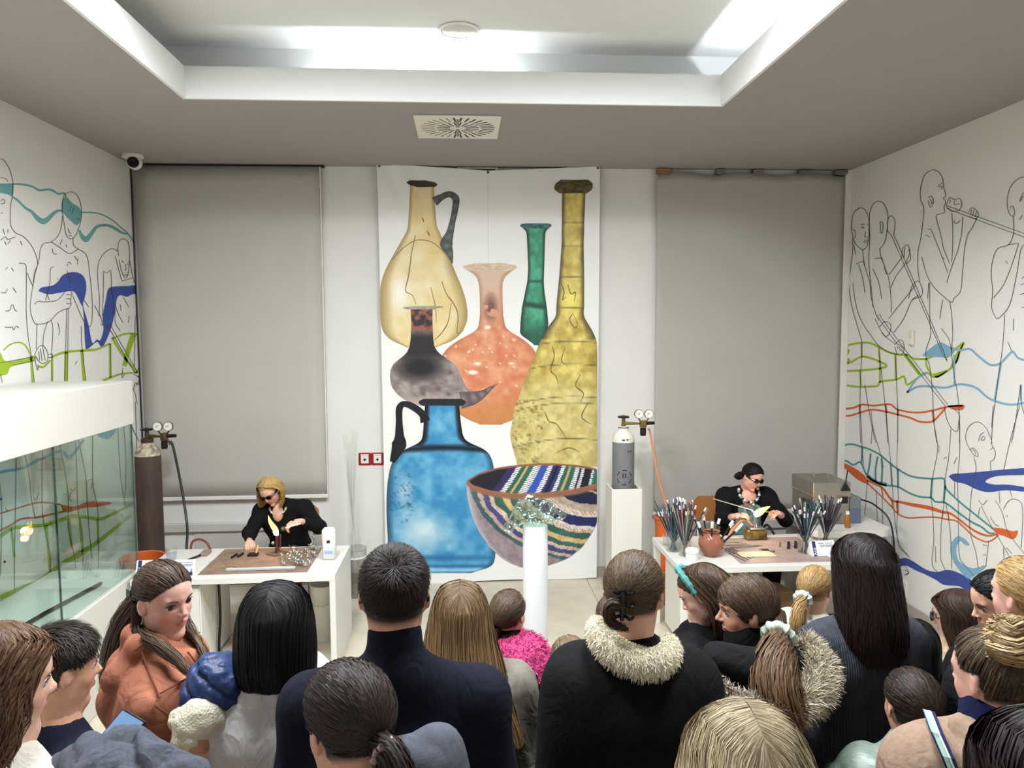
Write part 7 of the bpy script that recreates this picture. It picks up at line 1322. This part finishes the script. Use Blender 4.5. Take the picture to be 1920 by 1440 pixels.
# ponytail child in mint puffer
p = Person('child with dark ponytail in a mint green puffer jacket', 1716, 1251, 1.95, 0, hh=.213, skin='warm', hair_col=(46, 35, 30), sw=.155)
puffer_top(p, cloth('mint_puffer', (122, 136, 125), .4, spec=.5), .055, .11); p.trousers(m_jean_d); tp = p.H((0, -.46, .02))
p.hair_mesh([p.cap(), p.pulled((0, -1, -.02), 1300, .0055, streak=((92, 72, 56), .2)), p.tail([tp-p.fw*-.01, tp-p.fw*.03+[0, 0, -.01], tp-p.fw*.05+[0, 0, -.07], tp-p.fw*.05+[-.02, 0, -.18], tp-p.fw*.04+[-.03, 0, -.26]], [.014, .02, .034, .034, .015], 260, .0055)], label='dark ponytail')
scrunchie(p, tp-p.fw*.012, -p.fw+[0, 0, -.3], .016, .004, mat('hair_elastic', (70, 50, 44), .6), 'hair_tie')
# blonde in front
p = Person('blonde woman with dark roots in the foreground seen from behind', 1400, 1311, 1.15, 0, skin='fair', hair_col=(168, 146, 110), sw=.155)
p.top(m_blackc, .03, name='coat', grid=.014); p.trousers(m_jean_d, grid=.022)
p.hair_mesh([p.cap((96, 80, 64))]+p.hull([(.525, .003, .30, -.05, 0), (.50, .16, .37, -.05, 0), (.42, .29, .43, -.05, .2), (.25, .40, .49, -.05, .6), (0, .47, .52, -.08, 1.0), (-.3, .53, .53, -.12, 1.2), (-.6, .55, .5, -.18, 1.3)], 5200, .0032, K=10, col=(160, 140, 110), tip=(212, 190, 148), streak=((226, 210, 176), .4), wave=(.004, 9), jit=.25, var=.25), label='long blonde hair with darker parting')
# dark head in the bottom right corner
p = Person('person with dark hair cropped by the bottom right corner', 1990, 1328, .86, .0, skin='fair', hair_col=(40, 26, 26), sw=.155)
p.top(m_blackc, .03, name='coat', grid=.016); p.trousers(m_jean_d, grid=.024)
p.hair_mesh([p.cap()]+p.hull(LONG(.46, -.8), 1500, .0055, wave=(.003, 8)), label='dark maroon brown hair')
# left edge woman
p = Person('woman with wavy brown bob and black hair clip at the left edge', 6, 1163, 1.52, -.75, head=(-.1, .15, 0), skin='fair', hair_col=(98, 70, 50), sw=.155)
p.top(cloth('cream_knit', (206, 198, 184), bump=.4, bscale=120), .03, fold=(.006, 18), name='cardigan'); p.trousers(m_jean_d)
p.hair_mesh([p.cap()]+p.hull([(.53, .003, .3, -.03, 0), (.51, .17, .36, -.03, 0), (.43, .29, .42, -.04, .3), (.25, .37, .46, -.06, .75), (.02, .41, .48, -.09, 1.1), (-.2, .43, .47, -.11, 1.2), (-.42, .42, .42, -.13, 1.3), (-.62, .36, .34, -.14, 1.35)], 1500, .0065, streak=((146, 108, 76), .25), wave=(.014, 15), jit=.25, tip=(92, 66, 48)), label='wavy brown bob')
B().tube(curve_pts([p.H((.05, -.1, .535)), p.H((.2, -.16, .46)), p.H((.31, -.2, .33))], 6), [.006]*2+[.009]*9+[.006]*2, 8).build('hair_clip', m_black, p.root, True)
# boy
p = Person('boy with short dark hair in a navy tee at the left', 116, 1163, 1.93, -.8, head=(-.05, .12, 0), hh=.22, skin='warm', hair_col=(50, 40, 32), sw=.155, build=.97)
p.top(cloth('navy_tee', (24, 28, 46)), .014, sleeve=.4, fold=(.003, 20), name='tee_shirt'); p.trousers(m_jean_b); p.hair_mesh([p.cap(), p.short(6000, .024, wd=.0028, stand=.16, topl=1.7, whorl=(-.1, -.7, .8))], label='short thick dark brown hair')
BOY = p
# half hidden children in the middle
p = Person('child in a brown jacket hidden in front of the fleece collar', 1150, 1113, 3.05, 0, hh=.208, skin='fair', hair_col=(92, 76, 62), sw=.155, body_h=.022)
p.top(cloth('brown_jacket', (112, 74, 48), .7), .06, fold=(.006, 18), name='jacket', grid=.014); p.trousers(m_jean_d); p.hair_mesh([p.cap(), p.pulled((0, -1, -.4), 800, .006)], label='light brown hair')
p = Person('child with light brown hair peeping past the black coat shoulder', 1068, 1190, 2.6, 0, hh=.2, skin='fair', hair_col=(120, 100, 78), sw=.15, body_h=.022)
p.top(cloth('olive_jacket', (88, 84, 66)), .03, name='jacket', grid=.014); p.trousers(m_jean_d); p.hair_mesh([p.cap(), p.pulled((0, -1, -.4), 700, .006)], label='light brown hair')

# ------------------------------------------------------------------ glass workers behind the desks
def worker(label, top, jw, **k):
    return Person(label, 0, 0, 0, PI, J=jw, top=top, arms='front', **k)
P_ = (-1.47, 6.33)
p = worker('blonde glass worker in black jacket and dark glasses at the left desk', (P_[0], P_[1], 1.6), dict(head=(-1.575, 6.11, 1.085), neck=(-1.525, 6.22, .955), chest=(-1.49, 6.27, .77), waist=(-1.475, 6.31, .62), pelvis=(-1.47, 6.33, .52), shL=(-1.33, 6.21, .915), shR=(-1.665, 6.21, .905),
    elbL=(-1.175, 6.04, .80), wriL=(-1.275, 5.83, .905), elbR=(-1.735, 6.07, .755), wriR=(-1.685, 5.87, .745), hdL=(-.9, -.35, -.15), pnL=(-.1, .2, -1), hdR=(.25, -.9, -.1), pnR=(.1, .1, -1), curlL=.9, curlR=1.0, hipL=(-1.38, 6.31, .5), hipR=(-1.56, 6.31, .5), kneeL=(-1.36, 5.93, .51), kneeR=(-1.58, 5.93, .51), ankL=(-1.36, 5.95, .09), ankR=(-1.58, 5.95, .09)),
    head=(-.22, .55, .22), hh=.222, skin='fair', hair_col=(196, 160, 102), sw=.16, hand_h=.0042, body_h=.013, tie_scalp=True)
p.top(cloth('black_blazer', (16, 16, 18)), .02, sleeve=.78, hem=.28, fold=(.004, 22), grid=.010, name='blazer'); p.trousers(cloth('red_skirt', (120, 24, 30)), .016)
V, Q = sdf_mesh([el(p.J['neck']+[0, -.085, -.055], (.045, .03, .075), .01)], .008); mesh_np('neckline', V, Q, m_skin, p.root, col=np.tile(p.skin, (len(V), 1)))
p.hair_mesh([p.cap(grow=1.04)]+p.hull([(.56, .003, .2, .1, 0), (.53, .20, .34, .06, .0), (.43, .33, .44, .0, .35), (.26, .42, .48, -.02, 1.0), (.05, .46, .48, -.04, 1.4), (-.2, .47, .45, -.03, 1.45), (-.42, .45, .4, 0, 1.45), (-.6, .38, .34, .03, 1.45)], 1300, .0075, streak=((226, 192, 126), .4), wave=(.012, 14), jit=.3, tip=(206, 166, 98)), label='wavy blonde bob'); sunglasses(p)
m_bd = [mat('bead_silver', (190, 184, 170), .2, metal=.6), mat('bead_clear', (214, 206, 190), .15)]
beads(p, [p.J['neck']+np.array([.065*math.sin(a), -.075-.03*math.cos(a), -.01-.055*math.cos(a)]) for a in np.linspace(-1.5, 1.5, 15)], .009, m_bd, 'necklace_bead')
t = thing('blown_glass', 'clear glass piece held in the flame by the blonde worker', 'glass', at_y(531, 991, 5.7)); B().sphere((0, 0, 0), .02, 12, 8).build('bulb', m_glass, t, True); B().cyl((.015, 0, .004), (.12, .06, .02), .005, n=8).build('stem', mat('white_glass', (226, 224, 220), .2), t, True)
flame_light('flame_glow', at_y(512, 985, 5.62), 3.2, (1.0, .62, .28))
P_ = (2.43, 6.33)
p = worker('dark haired glass worker in patterned top and black cardigan at the right desk', (P_[0], P_[1], 1.62), dict(head=(2.445, 6.13, 1.125), neck=(2.425, 6.23, .985), chest=(2.43, 6.27, .79), waist=(2.43, 6.31, .63), pelvis=(2.43, 6.33, .52), shL=(2.605, 6.22, .93), shR=(2.245, 6.22, .935),
    elbL=(2.70, 6.03, .78), wriL=(2.565, 5.84, .875), elbR=(2.16, 6.03, .79), wriR=(2.185, 5.85, .86), hdL=(-.6, -.5, .25), pnL=(-.3, .2, -1), hdR=(.7, -.5, .25), pnR=(.3, .2, -1), curlL=.85, curlR=.85, hipL=(2.52, 6.31, .5), hipR=(2.34, 6.31, .5), kneeL=(2.55, 5.93, .51), kneeR=(2.33, 5.93, .51), ankL=(2.55, 5.95, .09), ankR=(2.33, 5.95, .09)),
    head=(.42, .38, -.12), hh=.222, skin='pink', hair_col=(34, 22, 24), sw=.155, hand_h=.0042, body_h=.013, build=1.05)
p.top(cloth('black_cardigan', (18, 18, 20)), .024, sleeve=.62, hem=.26, fold=(.005, 22), grid=.010, name='cardigan'); p.trousers(cloth('black_trousers', (14, 14, 16)), .03)
V, Q = sdf_mesh([rc(p.J['chest']+[0, -.082, .05]-p.lat*.055, p.J['waist']+[0, -.085, .0]-p.lat*.04, .075, .09, .04), rc(p.J['chest']+[0, -.082, .05]+p.lat*.055, p.J['waist']+[0, -.085, 0]+p.lat*.04, .075, .09, .04)], .010, folds(.004, 20, 5)); o = mesh_np('patterned_blouse', V, Q, cloth('patterned_blouse', (92, 84, 92), noise=.9, nscale=26, n2=(120, 176, 176)), p.root); o['label'] = 'grey blouse with teal and white pattern'
V, Q = sdf_mesh([el(p.J['neck']+[0, -.07, -.05], (.075, .05, .08), .01)], .008); mesh_np('neckline', V, Q, m_skin, p.root, col=np.tile(p.skin, (len(V), 1)))
p.hair_mesh([p.cap(grow=1.03), p.pulled((0, -1, -.4), 1300, .0065, var=.4, lift=.10), p.tail([p.H((.1, -.35, -.1)), p.H((.25, -.4, -.2)), p.H((.45, -.42, -.22))], [.03, .035, .01], 140), p.tail([p.H((-.1, -.35, -.1)), p.H((-.2, -.45, -.1)), p.H((-.3, -.5, -.3))], [.03, .035, .01], 140)], label='dark reddish black hair pinned back'); sunglasses(p, (34, 26, 44), .1, .08)
m_bd2 = [mat('bead_white', (222, 218, 208), .3), mat('bead_teal', (120, 150, 150), .3), mat('bead_dark', (44, 42, 50), .3)]
beads(p, [p.J['neck']+np.array([.088*math.sin(a), -.085-.045*math.cos(a), .005-.075*math.cos(a)]) for a in np.linspace(-1.9, 1.9, 19)], .0125, m_bd2, 'necklace_bead')
beads(p, [p.J['neck']+np.array([rng.uniform(-.035, .035), -.14, -.09-.02*k]) for k in range(4)], .011, m_bd2, 'necklace_bead')
tag(B().cyl(at_y(1337, 935, 5.8), at_y(1412, 957, 5.72), .004, n=6).build('glass_rod', ROD[4], None, True), 'pale glass rod in the right hand of the dark haired worker', 'glass rod')
tag(B().cyl(at_y(1418, 958, 5.71), at_y(1452, 961, 5.78), .004, n=6).build('glass_rod', mat('amber_rod', (220, 180, 90), .2), None, True), 'amber glass rod held at the flame by the dark haired worker', 'glass rod')
flame_light('flame_glow', at_y(1424, 952, 5.62), 2.6, (1.0, .70, .42))

# ------------------------------------------------------------------ things carried in the crowd
def bundle(name, label, cat, blobs, m_, fold, grid=.009, cut=None, seed=2, disp=None):
    c = at_y(*blobs[0][:3]); t = thing(name, label, cat, (c[0], c[1], c[2])); pr = []
    P = [np.array(at_y(b[0], b[1], b[2]))-c for b in blobs]
    for i in range(len(P)-1): pr.append(rc(P[i], P[i+1], blobs[i][3], blobs[i+1][3], .04))
    V, Q = sdf_mesh(pr, grid, disp or folds(*fold, seed)); mesh_np(name+'_cloth', V, Q, m_, t); return t
bundle('puffer_jacket', 'navy quilted jacket bundled between the peach hoodie and the white tee', 'jacket', [(375, 1305, 2.08, .055), (400, 1270, 2.08, .06), (428, 1255, 2.1, .04), (425, 1290, 2.06, .06), (385, 1315, 2.05, .055)], cloth('navy_quilt', (30, 50, 94), .45, spec=.4), (.006, 26), seed=6, disp=lambda P: (.012*np.exp(-(np.mod(P[..., 2]*.85+P[..., 0]*.5, .055)-.0275)**2/3e-5)+folds(.005, 40, 3)(P)).astype(np.float32), grid=.007)
bundle('knit_cardigan', 'cream cable knit garment hanging over the arm below the navy jacket', 'cardigan', [(345, 1350, 2.03, .04), (380, 1350, 2.0, .055), (358, 1385, 1.99, .04), (338, 1400, 1.98, .02)], cloth('cream_cable', (210, 202, 182), bump=.6, bscale=160), (.005, 38), seed=9)
bundle('folded_top', 'lilac folded garment beside the black bob hair', 'clothing', [(442, 1252, 2.3, .03), (465, 1262, 2.3, .035), (470, 1285, 2.28, .03)], cloth('lilac', (206, 188, 214)), (.003, 20))
bundle('shoulder_bag', 'white handbag on the shoulder behind the black bob hair', 'bag', [(585, 1240, 2.15, .03), (592, 1262, 2.14, .04), (590, 1300, 2.13, .04)], cloth('white_leather', (226, 222, 212), .4), (.002, 12))
bundle('wool_coat', 'grey wool coat carried in the lower left foreground', 'coat', [(115, 1455, 1.52, .05), (175, 1418, 1.55, .045), (245, 1412, 1.58, .04), (295, 1430, 1.55, .045), (325, 1475, 1.5, .06), (200, 1490, 1.48, .10)], cloth('grey_wool', (72, 74, 82), noise=.25, nscale=120, wrinkle=.35), (.013, 26), seed=12, grid=.007)
bundle('blue_hat', 'bright blue knitted hat held behind the black coat', 'hat', [(1262, 1232, 2.55, .025), (1280, 1240, 2.55, .035), (1272, 1262, 2.55, .035)], cloth('bright_blue', (30, 84, 184)), (.003, 24))
a = at_y(212, 1392, 1.74); t = thing('phone', 'dark smartphone with lit screen in front of the boy', 'phone', a, -.35)
ph = B().box(-.036, .036, -.004, .004, -.07, .07, .003).build('case', m_black, t); ph.rotation_euler = (-.9, .35, 0)
sc_ = B().box(-.032, .032, -.0052, -.0041, -.064, .064).build('screen', mat('phone_screen', (84, 108, 140), .2, emit=(130, 165, 215), estr=.2), t); sc_.rotation_euler = (-.9, .35, 0)
